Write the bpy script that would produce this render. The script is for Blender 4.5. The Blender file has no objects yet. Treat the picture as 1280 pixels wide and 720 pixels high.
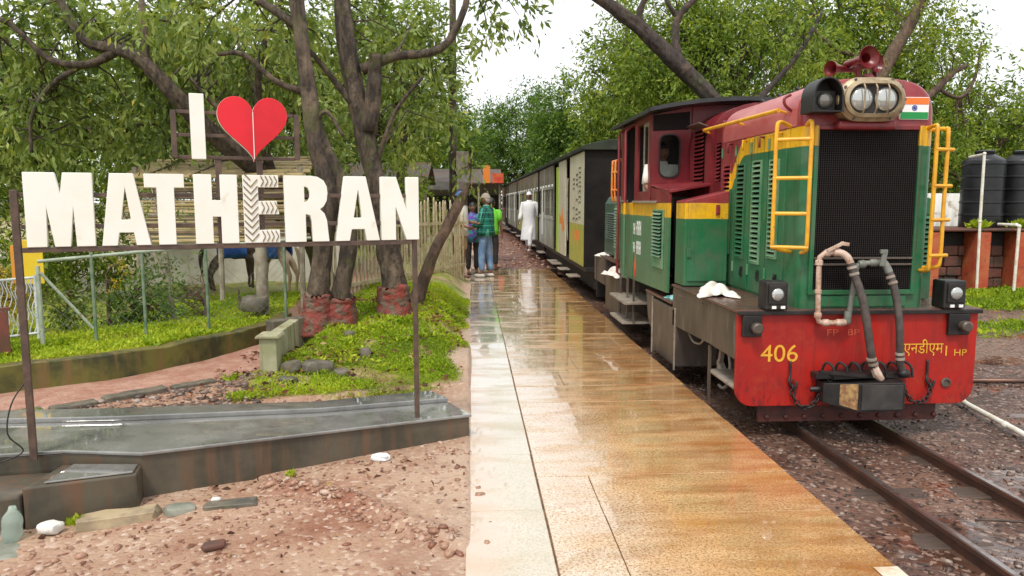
import bpy, bmesh, math, random
import numpy as np
from mathutils import Vector, Matrix

random.seed(7)
RNG = np.random.default_rng(11)
scene = bpy.context.scene
COL = scene.collection
PI = math.pi
rad = math.radians

# ------------------------------------------------------------------ camera
cam_data = bpy.data.cameras.new('camera')
cam_data.sensor_width = 36.0
cam_data.lens = 924.0 / 1280.0 * 36.0
cam_data.clip_end = 2000.0
cam_data.clip_start = 0.05
cam = bpy.data.objects.new('camera', cam_data)
COL.objects.link(cam)
cam.location = (0, 0, 1.55)
cam.rotation_euler = (rad(90 - 6.667), 0, rad(-3.138))
scene.camera = cam

# ------------------------------------------------------------------ sky, sun, exposure
SUN_EL, SUN_AZ = 58.0, 205.0          # azimuth clockwise from +Y
world = bpy.data.worlds.new('World')
scene.world = world
world.use_nodes = True
wn = world.node_tree
wn.nodes.clear()
w_out = wn.nodes.new('ShaderNodeOutputWorld')
w_bg = wn.nodes.new('ShaderNodeBackground')
w_sky = wn.nodes.new('ShaderNodeTexSky')
w_sky.sky_type = 'NISHITA'
w_sky.sun_disc = False
w_sky.sun_elevation = rad(SUN_EL)
w_sky.sun_rotation = rad(SUN_AZ)
w_sky.air_density = 1.0
w_sky.dust_density = 6.0
w_sky.ozone_density = 1.0
w_mix = wn.nodes.new('ShaderNodeMix')          # overcast: an even pale cloud sheet hides most of the blue
w_mix.data_type = 'RGBA'
w_mix.inputs['Factor'].default_value = 0.86
wn.links.new(w_sky.outputs['Color'], w_mix.inputs[6])
w_mix.inputs[7].default_value = (8.6, 8.8, 8.9, 1)
wn.links.new(w_mix.outputs[2], w_bg.inputs['Color'])
w_bg.inputs['Strength'].default_value = 0.1
wn.links.new(w_bg.outputs[0], w_out.inputs[0])

sun_data = bpy.data.lights.new('sun', 'SUN')
sun_data.energy = 1.5
sun_data.angle = rad(10)
sun_data.color = (1.0, 0.95, 0.87)
sun = bpy.data.objects.new('sun', sun_data)
COL.objects.link(sun)
_az, _el = rad(SUN_AZ), rad(SUN_EL)
_d = Vector((math.sin(_az) * math.cos(_el), math.cos(_az) * math.cos(_el), math.sin(_el)))
sun.rotation_euler = _d.to_track_quat('Z', 'Y').to_euler()

vs = scene.view_settings
vs.view_transform = 'Standard'
vs.look = 'None'
vs.gamma = 1.0
vs.use_curve_mapping = False
vs.exposure = 0.68
scene.render.engine = 'CYCLES'

# ------------------------------------------------------------------ materials
def nt(name):
    m = bpy.data.materials.new(name)
    m.use_nodes = True
    t = m.node_tree
    return m, t, t.nodes['Principled BSDF'], t.nodes['Material Output']

def c4(c):
    return (c[0], c[1], c[2], 1.0)

class NG:
    """small node-graph helper"""
    def __init__(s, t): s.t = t
    def n(s, typ, **k):
        o = s.t.nodes.new(typ)
        for a, b in k.items(): setattr(o, a, b)
        return o
    def l(s, a, b): s.t.links.new(a, b)
    def pos(s):
        return s.n('ShaderNodeNewGeometry').outputs['Position']
    def mapping(s, v, scale=(1, 1, 1), rot=(0, 0, 0)):
        m = s.n('ShaderNodeMapping')
        m.inputs['Scale'].default_value = scale
        m.inputs['Rotation'].default_value = rot
        s.l(v, m.inputs['Vector'])
        return m.outputs[0]
    def noise(s, v, scale, detail=5, rough=.6, dist=0):
        o = s.n('ShaderNodeTexNoise')
        o.inputs['Scale'].default_value = scale
        o.inputs['Detail'].default_value = detail
        o.inputs['Roughness'].default_value = rough
        o.inputs['Distortion'].default_value = dist
        s.l(v, o.inputs['Vector'])
        return o.outputs['Fac']
    def vor(s, v, scale, feature='F1', out='Distance'):
        o = s.n('ShaderNodeTexVoronoi', feature=feature)
        o.inputs['Scale'].default_value = scale
        s.l(v, o.inputs['Vector'])
        return o.outputs[out]
    def ramp(s, f, a, b, ca=(0, 0, 0, 1), cb=(1, 1, 1, 1)):
        o = s.n('ShaderNodeValToRGB')
        e = o.color_ramp.elements
        e[0].position, e[1].position = a, b
        e[0].color, e[1].color = ca, cb
        s.l(f, o.inputs[0])
        return o.outputs[0]
    def mix(s, f, a, b, mode='MIX'):
        o = s.n('ShaderNodeMix', data_type='RGBA', blend_type=mode)
        for v, i in ((f, 0), (a, 6), (b, 7)):
            if isinstance(v, (int, float)): o.inputs[i].default_value = v
            elif isinstance(v, tuple): o.inputs[i].default_value = c4(v)
            else: s.l(v, o.inputs[i])
        return o.outputs[2]
    def math(s, op, a, b=None, clamp=False):
        o = s.n('ShaderNodeMath', operation=op, use_clamp=clamp)
        for v, i in ((a, 0), (b, 1)):
            if v is None: continue
            if isinstance(v, (int, float)): o.inputs[i].default_value = v
            else: s.l(v, o.inputs[i])
        return o.outputs[0]
    def bump(s, h, strength, dist=.01, normal=None):
        o = s.n('ShaderNodeBump')
        o.inputs['Strength'].default_value = strength
        o.inputs['Distance'].default_value = dist
        s.l(h, o.inputs['Height'])
        if normal is not None: s.l(normal, o.inputs['Normal'])
        return o.outputs[0]
    def xyz(s, v):
        o = s.n('ShaderNodeSeparateXYZ'); s.l(v, o.inputs[0])
        return o.outputs
    def attr(s, name, out='Fac'):
        o = s.n('ShaderNodeAttribute', attribute_name=name)
        return o.outputs[out]

MATS = {}
def M(name, c, r=.5, metal=0.0, c2=None, scale=6, f=(.42, .62), c3=None, scale3=30, f3=(.58, .72),
      bump=0.0, bscale=60, rvar=.15, stretch=(1, 1, 1), coat=0.0, bdist=.004, spec=.5):
    """weathered surface: base colour, a second tone in patches, speckles of a third, uneven gloss and fine relief"""
    m, t, p, out = nt(name)
    g = NG(t)
    P = g.mapping(g.pos(), stretch)
    n1 = g.noise(P, scale, 6)
    col = None
    if c2 is not None:
        col = g.mix(g.ramp(n1, *f), c, c2)
    if c3 is not None:
        n3 = g.noise(P, scale3, 4)
        col = g.mix(g.ramp(n3, *f3), col if col is not None else c, c3)
    if col is None:
        p.inputs['Base Color'].default_value = c4(c)
    else:
        g.l(col, p.inputs['Base Color'])
    rr = g.math('MULTIPLY_ADD', n1, rvar * 2)
    rr.node.inputs[2].default_value = r - rvar
    g.l(rr, p.inputs['Roughness'])
    p.inputs['Metallic'].default_value = metal
    p.inputs['Coat Weight'].default_value = coat
    p.inputs['Specular IOR Level'].default_value = spec
    if bump > 0:
        g.l(g.bump(g.noise(P, bscale, 5), bump, bdist), p.inputs['Normal'])
    MATS[name] = m
    return m

# ------------------------------------------------------------------ mesh helpers
def world_origin(o):
    v = Vector((0, 0, 0))
    while o is not None:
        v += o.location; o = o.parent
    return v

class MB:
    def __init__(s): s.v, s.f = [], []
    def add(s, vs_, fs_):
        b = len(s.v)
        s.v += [tuple(p) for p in vs_]
        s.f += [tuple(b + i for i in q) for q in fs_]
        return s
    def box(s, x0, x1, y0, y1, z0, z1):
        vs_ = [(x, y, z) for z in (z0, z1) for y in (y0, y1) for x in (x0, x1)]
        return s.add(vs_, [(0, 2, 3, 1), (4, 5, 7, 6), (0, 1, 5, 4), (2, 6, 7, 3), (0, 4, 6, 2), (1, 3, 7, 5)])
    def obox(s, c, size, rot=(0, 0, 0)):
        from mathutils import Euler
        R = Euler(rot).to_matrix()
        h = [a / 2 for a in size]
        vs_ = []
        for z in (-h[2], h[2]):
            for y in (-h[1], h[1]):
                for x in (-h[0], h[0]):
                    vs_.append(tuple(Vector(c) + R @ Vector((x, y, z))))
        return s.add(vs_, [(0, 2, 3, 1), (4, 5, 7, 6), (0, 1, 5, 4), (2, 6, 7, 3), (0, 4, 6, 2), (1, 3, 7, 5)])
    def prism(s, pts, axis, a, b):
        """polygon pts in the two other axes (cyclic order), extruded along axis from a to b"""
        def mk(p, t):
            if axis == 'x': return (t, p[0], p[1])
            if axis == 'y': return (p[0], t, p[1])
            return (p[0], p[1], t)
        n = len(pts)
        vs_ = [mk(p, a) for p in pts] + [mk(p, b) for p in pts]
        fs_ = [tuple(range(n))[::-1], tuple(range(n, 2 * n))]
        fs_ += [(i, (i + 1) % n, n + (i + 1) % n, n + i) for i in range(n)]
        return s.add(vs_, fs_)
    def tube(s, pts, r, seg=8, caps=True, closed=False):
        pts = [Vector(p) for p in pts]
        n = len(pts)
        rs = r if isinstance(r, (list, tuple)) else [r] * n
        prev = None
        vs_, fs_ = [], []
        for i, p in enumerate(pts):
            a = pts[i - 1] if (i > 0 or closed) else p
            b = pts[(i + 1) % n] if (i < n - 1 or closed) else p
            t = (b - a)
            t = t.normalized() if t.length > 1e-9 else Vector((0, 0, 1))
            if prev is None:
                u = t.orthogonal().normalized()
            else:
                u = (prev - t * prev.dot(t))
                u = u.normalized() if u.length > 1e-6 else t.orthogonal().normalized()
            prev = u
            w = t.cross(u)
            for k in range(seg):
                an = 2 * PI * k / seg
                vs_.append(p + (u * math.cos(an) + w * math.sin(an)) * rs[i])
        m = n if closed else n - 1
        for i in range(m):
            j = (i + 1) % n
            for k in range(seg):
                l = (k + 1) % seg
                fs_.append((i * seg + k, i * seg + l, j * seg + l, j * seg + k))
        if caps and not closed:
            fs_.append(tuple(range(seg))[::-1])
            fs_.append(tuple((n - 1) * seg + k for k in range(seg)))
        return s.add(vs_, fs_)
    def lathe(s, prof, c, axis=(0, 0, 1), seg=24, cap0=True, cap1=True):
        """prof: list of (radius, height along axis)"""
        ax = Vector(axis).normalized()
        u = ax.orthogonal().normalized(); w = ax.cross(u)
        c = Vector(c)
        vs_, fs_ = [], []
        for (r, h) in prof:
            for k in range(seg):
                an = 2 * PI * k / seg
                vs_.append(c + ax * h + (u * math.cos(an) + w * math.sin(an)) * r)
        for i in range(len(prof) - 1):
            for k in range(seg):
                l = (k + 1) % seg
                fs_.append((i * seg + k, i * seg + l, (i + 1) * seg + l, (i + 1) * seg + k))
        if cap0: fs_.append(tuple(range(seg))[::-1])
        if cap1: fs_.append(tuple((len(prof) - 1) * seg + k for k in range(seg)))
        return s.add(vs_, fs_)
    def ball(s, c, r, seg=12, rings=8, rot=None):
        if not isinstance(r, (tuple, list)): r = (r, r, r)
        vs_, fs_ = [], []
        for i in range(rings + 1):
            th = PI * i / rings
            for k in range(seg):
                ph = 2 * PI * k / seg
                q = Vector((r[0] * math.sin(th) * math.cos(ph), r[1] * math.sin(th) * math.sin(ph), r[2] * math.cos(th)))
                if rot is not None: q = rot @ q
                vs_.append(Vector(c) + q)
        for i in range(rings):
            for k in range(seg):
                l = (k + 1) % seg
                fs_.append((i * seg + k, (i + 1) * seg + k, (i + 1) * seg + l, i * seg + l))
        return s.add(vs_, fs_)
    def loft(s, rings, cap0=True, cap1=True, closed=True):
        n = len(rings[0])
        vs_, fs_ = [], []
        for r in rings: vs_ += list(r)
        for i in range(len(rings) - 1):
            for k in range(n if closed else n - 1):
                l = (k + 1) % n
                fs_.append((i * n + k, i * n + l, (i + 1) * n + l, (i + 1) * n + k))
        if cap0: fs_.append(tuple(range(n))[::-1])
        if cap1: fs_.append(tuple((len(rings) - 1) * n + k for k in range(n)))
        return s.add(vs_, fs_)
    def build(s, name, mat, parent=None, smooth=False, bevel=0.0, origin=None, autosmooth=None, fix=True):
        """link the collected shapes as ONE mesh object; coordinates are world coordinates"""
        v = np.array(s.v, dtype=np.float64)
        if origin is None:
            lo, hi = v.min(0), v.max(0)
            origin = ((lo[0] + hi[0]) / 2, (lo[1] + hi[1]) / 2, lo[2])
        origin = Vector(origin)
        me = bpy.data.meshes.new(name)
        me.from_pydata([tuple(p) for p in (v - np.array(origin))], [], s.f)
        if fix:
            bm = bmesh.new(); bm.from_mesh(me)
            bmesh.ops.remove_doubles(bm, verts=bm.verts, dist=1e-6)
            bmesh.ops.recalc_face_normals(bm, faces=bm.faces)
            bm.to_mesh(me); bm.free()
        me.materials.append(MATS[mat] if isinstance(mat, str) else mat)
        return link(name, me, origin, parent, smooth, bevel)

def link(name, me, origin, parent=None, smooth=False, bevel=0.0):
    o = bpy.data.objects.new(name, me)
    COL.objects.link(o)
    o.parent = parent
    if parent is not None and any(abs(a) > 1e-6 for a in parent.rotation_euler):
        o.matrix_parent_inverse = (Matrix.Translation(world_origin(parent)) @ parent.rotation_euler.to_matrix().to_4x4()).inverted()
        o.location = Vector(origin)
    else:
        o.location = Vector(origin) - (world_origin(parent) if parent is not None else Vector((0, 0, 0)))
    if smooth:
        me.polygons.foreach_set('use_smooth', [True] * len(me.polygons))
        if smooth == 'auto':
            me.set_sharp_from_angle(angle=rad(40))
    if bevel > 0:
        md = o.modifiers.new('bevel', 'BEVEL')
        md.width = bevel; md.segments = 2; md.limit_method = 'ANGLE'; md.angle_limit = rad(40)
    return o

def tag(o, label=None, cat=None, group=None, kind=None):
    if label: o['label'] = label
    if cat: o['category'] = cat
    if group: o['group'] = group
    if kind: o['kind'] = kind
    return o

def thing(name, loc, label, cat, group=None):
    o = bpy.data.objects.new(name, None)
    o.empty_display_size = .1
    COL.objects.link(o)
    o.location = loc
    return tag(o, label, cat, group)

def copy_at(o, parent, world_loc):
    c = o.copy()
    COL.objects.link(c)
    c.parent = parent
    c.location = Vector(world_loc) - (world_origin(parent) if parent is not None else Vector((0, 0, 0)))
    return c

def copy_tree(o, parent=None):
    c = o.copy()
    COL.objects.link(c)
    c.parent = parent
    for ch in o.children:
        copy_tree(ch, c)
    return c

def spline(pts, n=6):
    """Catmull-Rom through pts (tuples of any size)"""
    P = [np.array(p, float) for p in pts]
    P = [2 * P[0] - P[1]] + P + [2 * P[-1] - P[-2]]
    out = []
    for i in range(1, len(P) - 2):
        for k in range(n):
            t = k / n
            a, b, c, d = P[i - 1], P[i], P[i + 1], P[i + 2]
            out.append(.5 * ((2 * b) + (c - a) * t + (2 * a - 5 * b + 4 * c - d) * t * t + (3 * b - a - 3 * c + d) * t ** 3))
    out.append(P[-2])
    return out

def text_mesh(body, height, depth=.001):
    """flat lettering as a mesh in the local XZ plane, facing -Y, left-bottom at the origin"""
    cu = bpy.data.curves.new('lettering', 'FONT')
    cu.body = body
    cu.extrude = depth
    cu.size = 1.0
    ob = bpy.data.objects.new('lettering', cu)
    COL.objects.link(ob)
    bpy.context.view_layer.update()
    me = bpy.data.meshes.new_from_object(ob.evaluated_get(bpy.context.evaluated_depsgraph_get()))
    bpy.data.objects.remove(ob)
    n = len(me.vertices)
    co = np.empty(n * 3); me.vertices.foreach_get('co', co); co = co.reshape(-1, 3)
    lo, hi = co.min(0), co.max(0)
    k = height / (hi[1] - lo[1])
    q = np.stack([(co[:, 0] - lo[0]) * k, -co[:, 2], (co[:, 1] - lo[1]) * k], 1)
    me.vertices.foreach_set('co', q.ravel())
    me.update()
    return me, (hi[0] - lo[0]) * k

def lettering(name, body, x, y, z, height, mat, parent, width=None, shear=0, rotz=0):
    me, w = text_mesh(body, height)
    if width:
        n = len(me.vertices); co = np.empty(n * 3); me.vertices.foreach_get('co', co); co = co.reshape(-1, 3)
        co[:, 0] *= width / w
        me.vertices.foreach_set('co', co.ravel())
    me.materials.clear(); me.materials.append(MATS[mat])
    o = link(name, me, (x, y, z), parent)
    o.rotation_euler.z = rotz
    return o

def outline_mesh(splines, thickness):
    """filled 2D outline with holes, extruded; local XZ plane, front face at y=0, back at y=thickness"""
    cu = bpy.data.curves.new('outline', 'CURVE')
    cu.dimensions = '2D'; cu.fill_mode = 'BOTH'; cu.extrude = thickness / 2
    for pts in splines:
        sp = cu.splines.new('POLY')
        sp.points.add(len(pts) - 1)
        for q, (a, b) in zip(sp.points, pts): q.co = (a, b, 0, 1)
        sp.use_cyclic_u = True
    ob = bpy.data.objects.new('outline', cu)
    COL.objects.link(ob)
    bpy.context.view_layer.update()
    me = bpy.data.meshes.new_from_object(ob.evaluated_get(bpy.context.evaluated_depsgraph_get()))
    bpy.data.objects.remove(ob)
    n = len(me.vertices); co = np.empty(n * 3); me.vertices.foreach_get('co', co); co = co.reshape(-1, 3)
    me.vertices.foreach_set('co', np.stack([co[:, 0], thickness / 2 - co[:, 2], co[:, 1]], 1).ravel())
    me.update()
    bm = bmesh.new(); bm.from_mesh(me)
    bmesh.ops.remove_doubles(bm, verts=bm.verts, dist=1e-5)
    bmesh.ops.recalc_face_normals(bm, faces=bm.faces)
    bm.to_mesh(me); bm.free()
    return me

def smoothstep(a, b, x):
    t = np.clip((x - a) / (b - a), 0, 1)
    return t * t * (3 - 2 * t)

def vnoise(x, y, seed=0):
    """cheap smooth value noise for terrain relief"""
    xi, yi = np.floor(x).astype(int), np.floor(y).astype(int)
    xf, yf = x - xi, y - yi
    def h(a, b):
        n = (a * 374761393 + b * 668265263 + seed * 1442695) & 0x7fffffff
        n = ((n ^ (n >> 13)) * 1274126177) & 0x7fffffff
        return (n & 0xffff) / 65535.0
    u, v = xf * xf * (3 - 2 * xf), yf * yf * (3 - 2 * yf)
    return (h(xi, yi) * (1 - u) + h(xi + 1, yi) * u) * (1 - v) + (h(xi, yi + 1) * (1 - u) + h(xi + 1, yi + 1) * u) * v

# ------------------------------------------------------------------ the palette
def mat_slab(name, tones, speck, spill=False):
    m, t, p, out = nt(name)
    g = NG(t)
    P = g.pos()
    big = g.noise(P, 1.6, 5, .65)
    col = g.mix(g.ramp(big, .38, .62), tones[0], tones[1])
    if not spill:                               # rust wash towards the track; pale left side has sky reflection painted in
        wx = g.n('ShaderNodeMapRange'); g.l(g.xyz(P)[0], wx.inputs[0]); wx.inputs[1].default_value = .15; wx.inputs[2].default_value = 1.25
        kk = g.math('ADD', wx.outputs[0], g.math('MULTIPLY', g.math('SUBTRACT', g.noise(P, 2.2, 6, .65), .5), 1.3))
        col = g.mix(g.ramp(kk, .15, .75), (.64, .52, .38), col)
    across = g.noise(g.mapping(P, (1.2, 5.0, 1)), 1.4, 4, .6)      # rusty wash running across the edge
    x0_ = g.n('ShaderNodeMapRange'); g.l(g.xyz(P)[0], x0_.inputs[0]); x0_.inputs[1].default_value = .5; x0_.inputs[2].default_value = 1.8; x0_.inputs[3].default_value = -.10; x0_.inputs[4].default_value = .09
    col = g.mix(g.ramp(g.math('ADD', across, x0_.outputs[0]), .48, .72), col, tones[2])
    sp = g.noise(P, 75, 3, .8)
    col = g.mix(g.ramp(sp, .46, .62), col, speck, 'MIX')
    sp2 = g.noise(P, 140, 2, .8)
    col = g.mix(g.ramp(sp2, .60, .72), col, tones[3])
    if spill:                                   # red grit trodden over from the yard
        x_ = g.xyz(P)[0]
        e = g.n('ShaderNodeMapRange'); g.l(x_, e.inputs[0]); e.inputs[1].default_value = .30; e.inputs[2].default_value = .0
        k = g.math('ADD', e.outputs[0], g.math('MULTIPLY', g.math('SUBTRACT', g.noise(P, 6, 6, .7), .5), 1.5))
        col = g.mix(g.ramp(k, .30, .95), col, (.55, .42, .32))
    g.l(col, p.inputs['Base Color'])
    wet = g.noise(g.mapping(P, (1.0, 3.2, 1)), 1.7, 4, .55)        # film of rain water, in bands
    wr = g.ramp(wet, .36, .54)
    r = g.n('ShaderNodeMapRange'); g.l(wr, r.inputs[0])
    r.inputs[3].default_value = .22; r.inputs[4].default_value = .04
    g.l(r.outputs[0], p.inputs['Roughness'])
    p.inputs['IOR'].default_value = 1.5
    g.l(wr, p.inputs['Coat Weight']); p.inputs['Coat Roughness'].default_value = .03; p.inputs['Coat IOR'].default_value = 1.65
    grain = g.noise(P, 110, 4, .7)
    rip = g.noise(g.mapping(P, (1.4, 4.5, 1)), 5, 3, .5)
    dry = g.math('SUBTRACT', 1.0, wr)
    h = g.math('ADD', g.math('MULTIPLY', grain, g.math('MULTIPLY_ADD', dry, .8, True)), g.math('MULTIPLY', rip, .9))
    g.l(g.bump(h, .16, .005), p.inputs['Normal'])
    MATS[name] = m
mat_slab('slab_granite', [(.60, .39, .19), (.46, .25, .095), (.35, .13, .03), (.74, .59, .40)], (.29, .14, .05))
mat_slab('slab_slate', [(.58, .50, .38), (.47, .42, .30), (.44, .37, .20), (.68, .60, .48)], (.36, .29, .20), True)
mat_slab('slab_pale', [(.70, .58, .44), (.60, .47, .33), (.52, .36, .20), (.80, .72, .62)], (.44, .29, .18))
M('platform_side', (.16, .11, .08), .5, c2=(.08, .055, .045), scale=5, bump=.4, bscale=40)
M('joint_dirt', (.20, .11, .06), .6, c2=(.10, .05, .03), scale=9)

def mat_gravel():
    m, t, p, out = nt('red_gravel')
    g = NG(t); P = g.pos()
    base = g.mix(g.ramp(g.noise(P, 2.2, 6, .65), .36, .64), (.40, .235, .15), (.25, .095, .052))
    base = g.mix(g.ramp(g.noise(P, .9, 4), .42, .62), base, (.45, .30, .205))
    v = g.n('ShaderNodeTexVoronoi'); v.inputs['Scale'].default_value = 46; g.l(P, v.inputs['Vector'])
    tint = g.n('ShaderNodeSeparateColor'); g.l(v.outputs['Color'], tint.inputs[0])
    base = g.mix(g.ramp(tint.outputs[0], .78, .98), base, (.54, .40, .31))
    base = g.mix(g.ramp(tint.outputs[1], .86, .97), base, (.20, .085, .055))
    sx = g.n('ShaderNodeMapRange'); g.l(g.xyz(P)[0], sx.inputs[0]); sx.inputs[1].default_value = -.75; sx.inputs[2].default_value = .05
    sk = g.math('ADD', sx.outputs[0], g.math('MULTIPLY', g.math('SUBTRACT', g.noise(P, 3, 6, .7), .5), 1.2))
    base = g.mix(g.math('MULTIPLY', g.ramp(sk, .30, 1.0), .65), base, (.52, .39, .29))     # pale silt washed against the platform
    grass = g.attr('grass'); path = g.attr('path')
    pathc = g.mix(g.ramp(g.noise(P, 9, 6, .7), .4, .62), (.36, .17, .12), (.47, .28, .21))
    base = g.mix(path, base, pathc)
    gc = g.mix(g.ramp(g.noise(P, 7, 5), .38, .62), (.15, .19, .018), (.28, .30, .035))
    gc = g.mix(g.ramp(g.noise(P, 2.0, 4), .52, .66), gc, (.17, .10, .05))
    base = g.mix(grass, base, gc)
    g.l(base, p.inputs['Base Color'])
    wet = g.ramp(g.noise(P, 1.1, 4, .6), .42, .6)
    r = g.n('ShaderNodeMapRange'); g.l(wet, r.inputs[0]); r.inputs[3].default_value = .62; r.inputs[4].default_value = .38
    g.l(r.outputs[0], p.inputs['Roughness'])
    h = g.math('ADD', g.math('MULTIPLY', v.outputs['Distance'], -.7), g.math('ADD', g.noise(P, 60, 6, .75), g.noise(P, 14, 4, .6)))
    g.l(g.bump(h, .75, .012), p.inputs['Normal'])
    MATS['red_gravel'] = m
mat_gravel()

def mat_mud():
    m, t, p, out = nt('wet_mud')
    g = NG(t); P = g.pos()
    base = g.mix(g.ramp(g.noise(P, 1.6, 6, .65), .38, .62), (.14, .068, .045), (.066, .032, .022))
    base = g.mix(g.ramp(g.noise(P, 3.1, 5, .6), .60, .70), base, (.24, .072, .038))
    base = g.mix(g.ramp(g.noise(P, .55, 4, .6), .50, .66), base, (.20, .115, .078))
    v = g.n('ShaderNodeTexVoronoi'); v.inputs['Scale'].default_value = 38; g.l(P, v.inputs['Vector'])
    tint = g.n('ShaderNodeSeparateColor'); g.l(v.outputs['Color'], tint.inputs[0])
    base = g.mix(g.ramp(tint.outputs[0], .72, .95), base, (.28, .19, .15))
    base = g.mix(g.ramp(tint.outputs[1], .75, .95), base, (.03, .02, .018))
    gr = g.attr('grass')
    base = g.mix(gr, base, (.09, .12, .025))
    g.l(base, p.inputs['Base Color'])
    pud = g.ramp(g.noise(P, 1.3, 4, .55), .52, .60)
    r = g.n('ShaderNodeMapRange'); g.l(pud, r.inputs[0]); r.inputs[3].default_value = .5; r.inputs[4].default_value = .07
    g.l(r.outputs[0], p.inputs['Roughness'])
    h = g.math('ADD', g.math('MULTIPLY', v.outputs['Distance'], -1.2), g.noise(P, 50, 5, .7))
    h = g.math('MULTIPLY', h, g.math('SUBTRACT', 1.05, pud))
    g.l(g.bump(h, .7, .012), p.inputs['Normal'])
    MATS['wet_mud'] = m
mat_mud()
M('far_earth', (.17, .11, .07), .8, c2=(.09, .10, .04), scale=.4)
M('red_earth', (.19, .075, .05), .6, c2=(.10, .042, .03), scale=3.5, c3=(.30, .17, .12), scale3=9, f3=(.55, .68), bump=.8, bscale=16, bdist=.03)

def mat_stone(name, a, b, c):
    m, t, p, out = nt(name)
    g = NG(t); P = g.pos()
    v = g.attr('var')
    col = g.mix(g.ramp(v, .15, .55), a, b)
    col = g.mix(g.ramp(v, .72, .9), col, c)
    col = g.mix(g.ramp(g.noise(P, 60, 4), .5, .7), col, (.13, .075, .05))
    g.l(col, p.inputs['Base Color'])
    p.inputs['Roughness'].default_value = .42
    g.l(g.bump(g.noise(P, 90, 4), .3, .004), p.inputs['Normal'])
    MATS[name] = m
mat_stone('pebbles_red', (.20, .075, .045), (.36, .20, .13), (.47, .34, .26))
mat_stone('pebbles_grey', (.05, .034, .027), (.15, .092, .07), (.32, .26, .22))

def mat_plinth(name, top, streak, moss, rlo, rhi):
    m, t, p, out = nt(name)
    g = NG(t); P = g.pos()
    col = g.mix(g.ramp(g.noise(P, 3, 6, .65), .4, .62), top, streak)
    col = g.mix(g.ramp(g.noise(g.mapping(P, (14, 14, 1.2)), 1, 5, .6), .5, .68), col, moss)
    g.l(col, p.inputs['Base Color'])
    wet = g.ramp(g.noise(P, 2.4, 5, .55), .44, .52)
    r = g.n('ShaderNodeMapRange'); g.l(wet, r.inputs[0]); r.inputs[3].default_value = rhi; r.inputs[4].default_value = rlo
    g.l(r.outputs[0], p.inputs['Roughness'])
    p.inputs['IOR'].default_value = 1.45
    if rlo < .1:
        p.inputs['IOR'].default_value = 1.8; p.inputs['Coat Weight'].default_value = .8; g.l(r.outputs[0], p.inputs['Coat Roughness']); p.inputs['Coat IOR'].default_value = 1.6
    g.l(g.bump(g.noise(P, 12, 5, .6), .05 if rlo < .1 else .25, .006), p.inputs['Normal'])
    MATS[name] = m
mat_plinth('plinth_top', (.22, .215, .20), (.12, .118, .11), (.17, .165, .15), .015, .26)
mat_plinth('plinth_face', (.105, .088, .062), (.06, .054, .04), (.135, .078, .048), .30, .55)
mat_plinth('mossy_wall', (.14, .13, .028), (.04, .045, .018), (.17, .11, .04), .45, .8)
mat_plinth('post_concrete', (.42, .40, .27), (.28, .29, .16), (.20, .13, .07), .5, .8)
M('stone_tan', (.42, .33, .20), .45, c2=(.26, .20, .13), scale=9, bump=.5, bscale=35, bdist=.006)
M('stone_grey', (.27, .27, .22), .6, c2=(.16, .17, .13), scale=9, bump=.5, bscale=30, bdist=.006)
M('stone_dark', (.16, .135, .10), .45, c2=(.08, .075, .06), scale=9, c3=(.10, .12, .05), scale3=14, bump=.6, bscale=25, bdist=.008)
M('stone_white', (.75, .73, .68), .5, c2=(.55, .53, .48), scale=20, bump=.3, bscale=40)
M('worn_paint', (.62, .55, .44), .4, c2=(.50, .36, .22), scale=14, f=(.45, .6))
M('plastic_white', (.80, .80, .80), .35, c2=(.68, .70, .72), scale=25, bump=.5, bscale=30)
m_, t_, p_, o_ = nt('bottle_green')
p_.inputs['Base Color'].default_value = (.72, .85, .76, 1); p_.inputs['Roughness'].default_value = .12
p_.inputs['Transmission Weight'].default_value = .75; p_.inputs['IOR'].default_value = 1.33
MATS['bottle_green'] = m_

# sign
M('letter_cream', (.84, .83, .77), .38, c2=(.80, .79, .71), scale=5, c3=(.62, .56, .42), scale3=9, f3=(.66, .8))
M('letter_side', (.62, .58, .42), .5, c2=(.45, .40, .26), scale=12)
M('heart_red', (.70, .006, .02), .30, c2=(.60, .005, .016), scale=4, rvar=.05)
M('heart_white', (.80, .78, .74), .4)
M('chevron_brown', (.15, .10, .05), .5, c2=(.26, .20, .08), scale=14)
M('sign_steel', (.07, .045, .035), .5, c2=(.12, .072, .05), scale=14, bump=.3, bscale=90)

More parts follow.
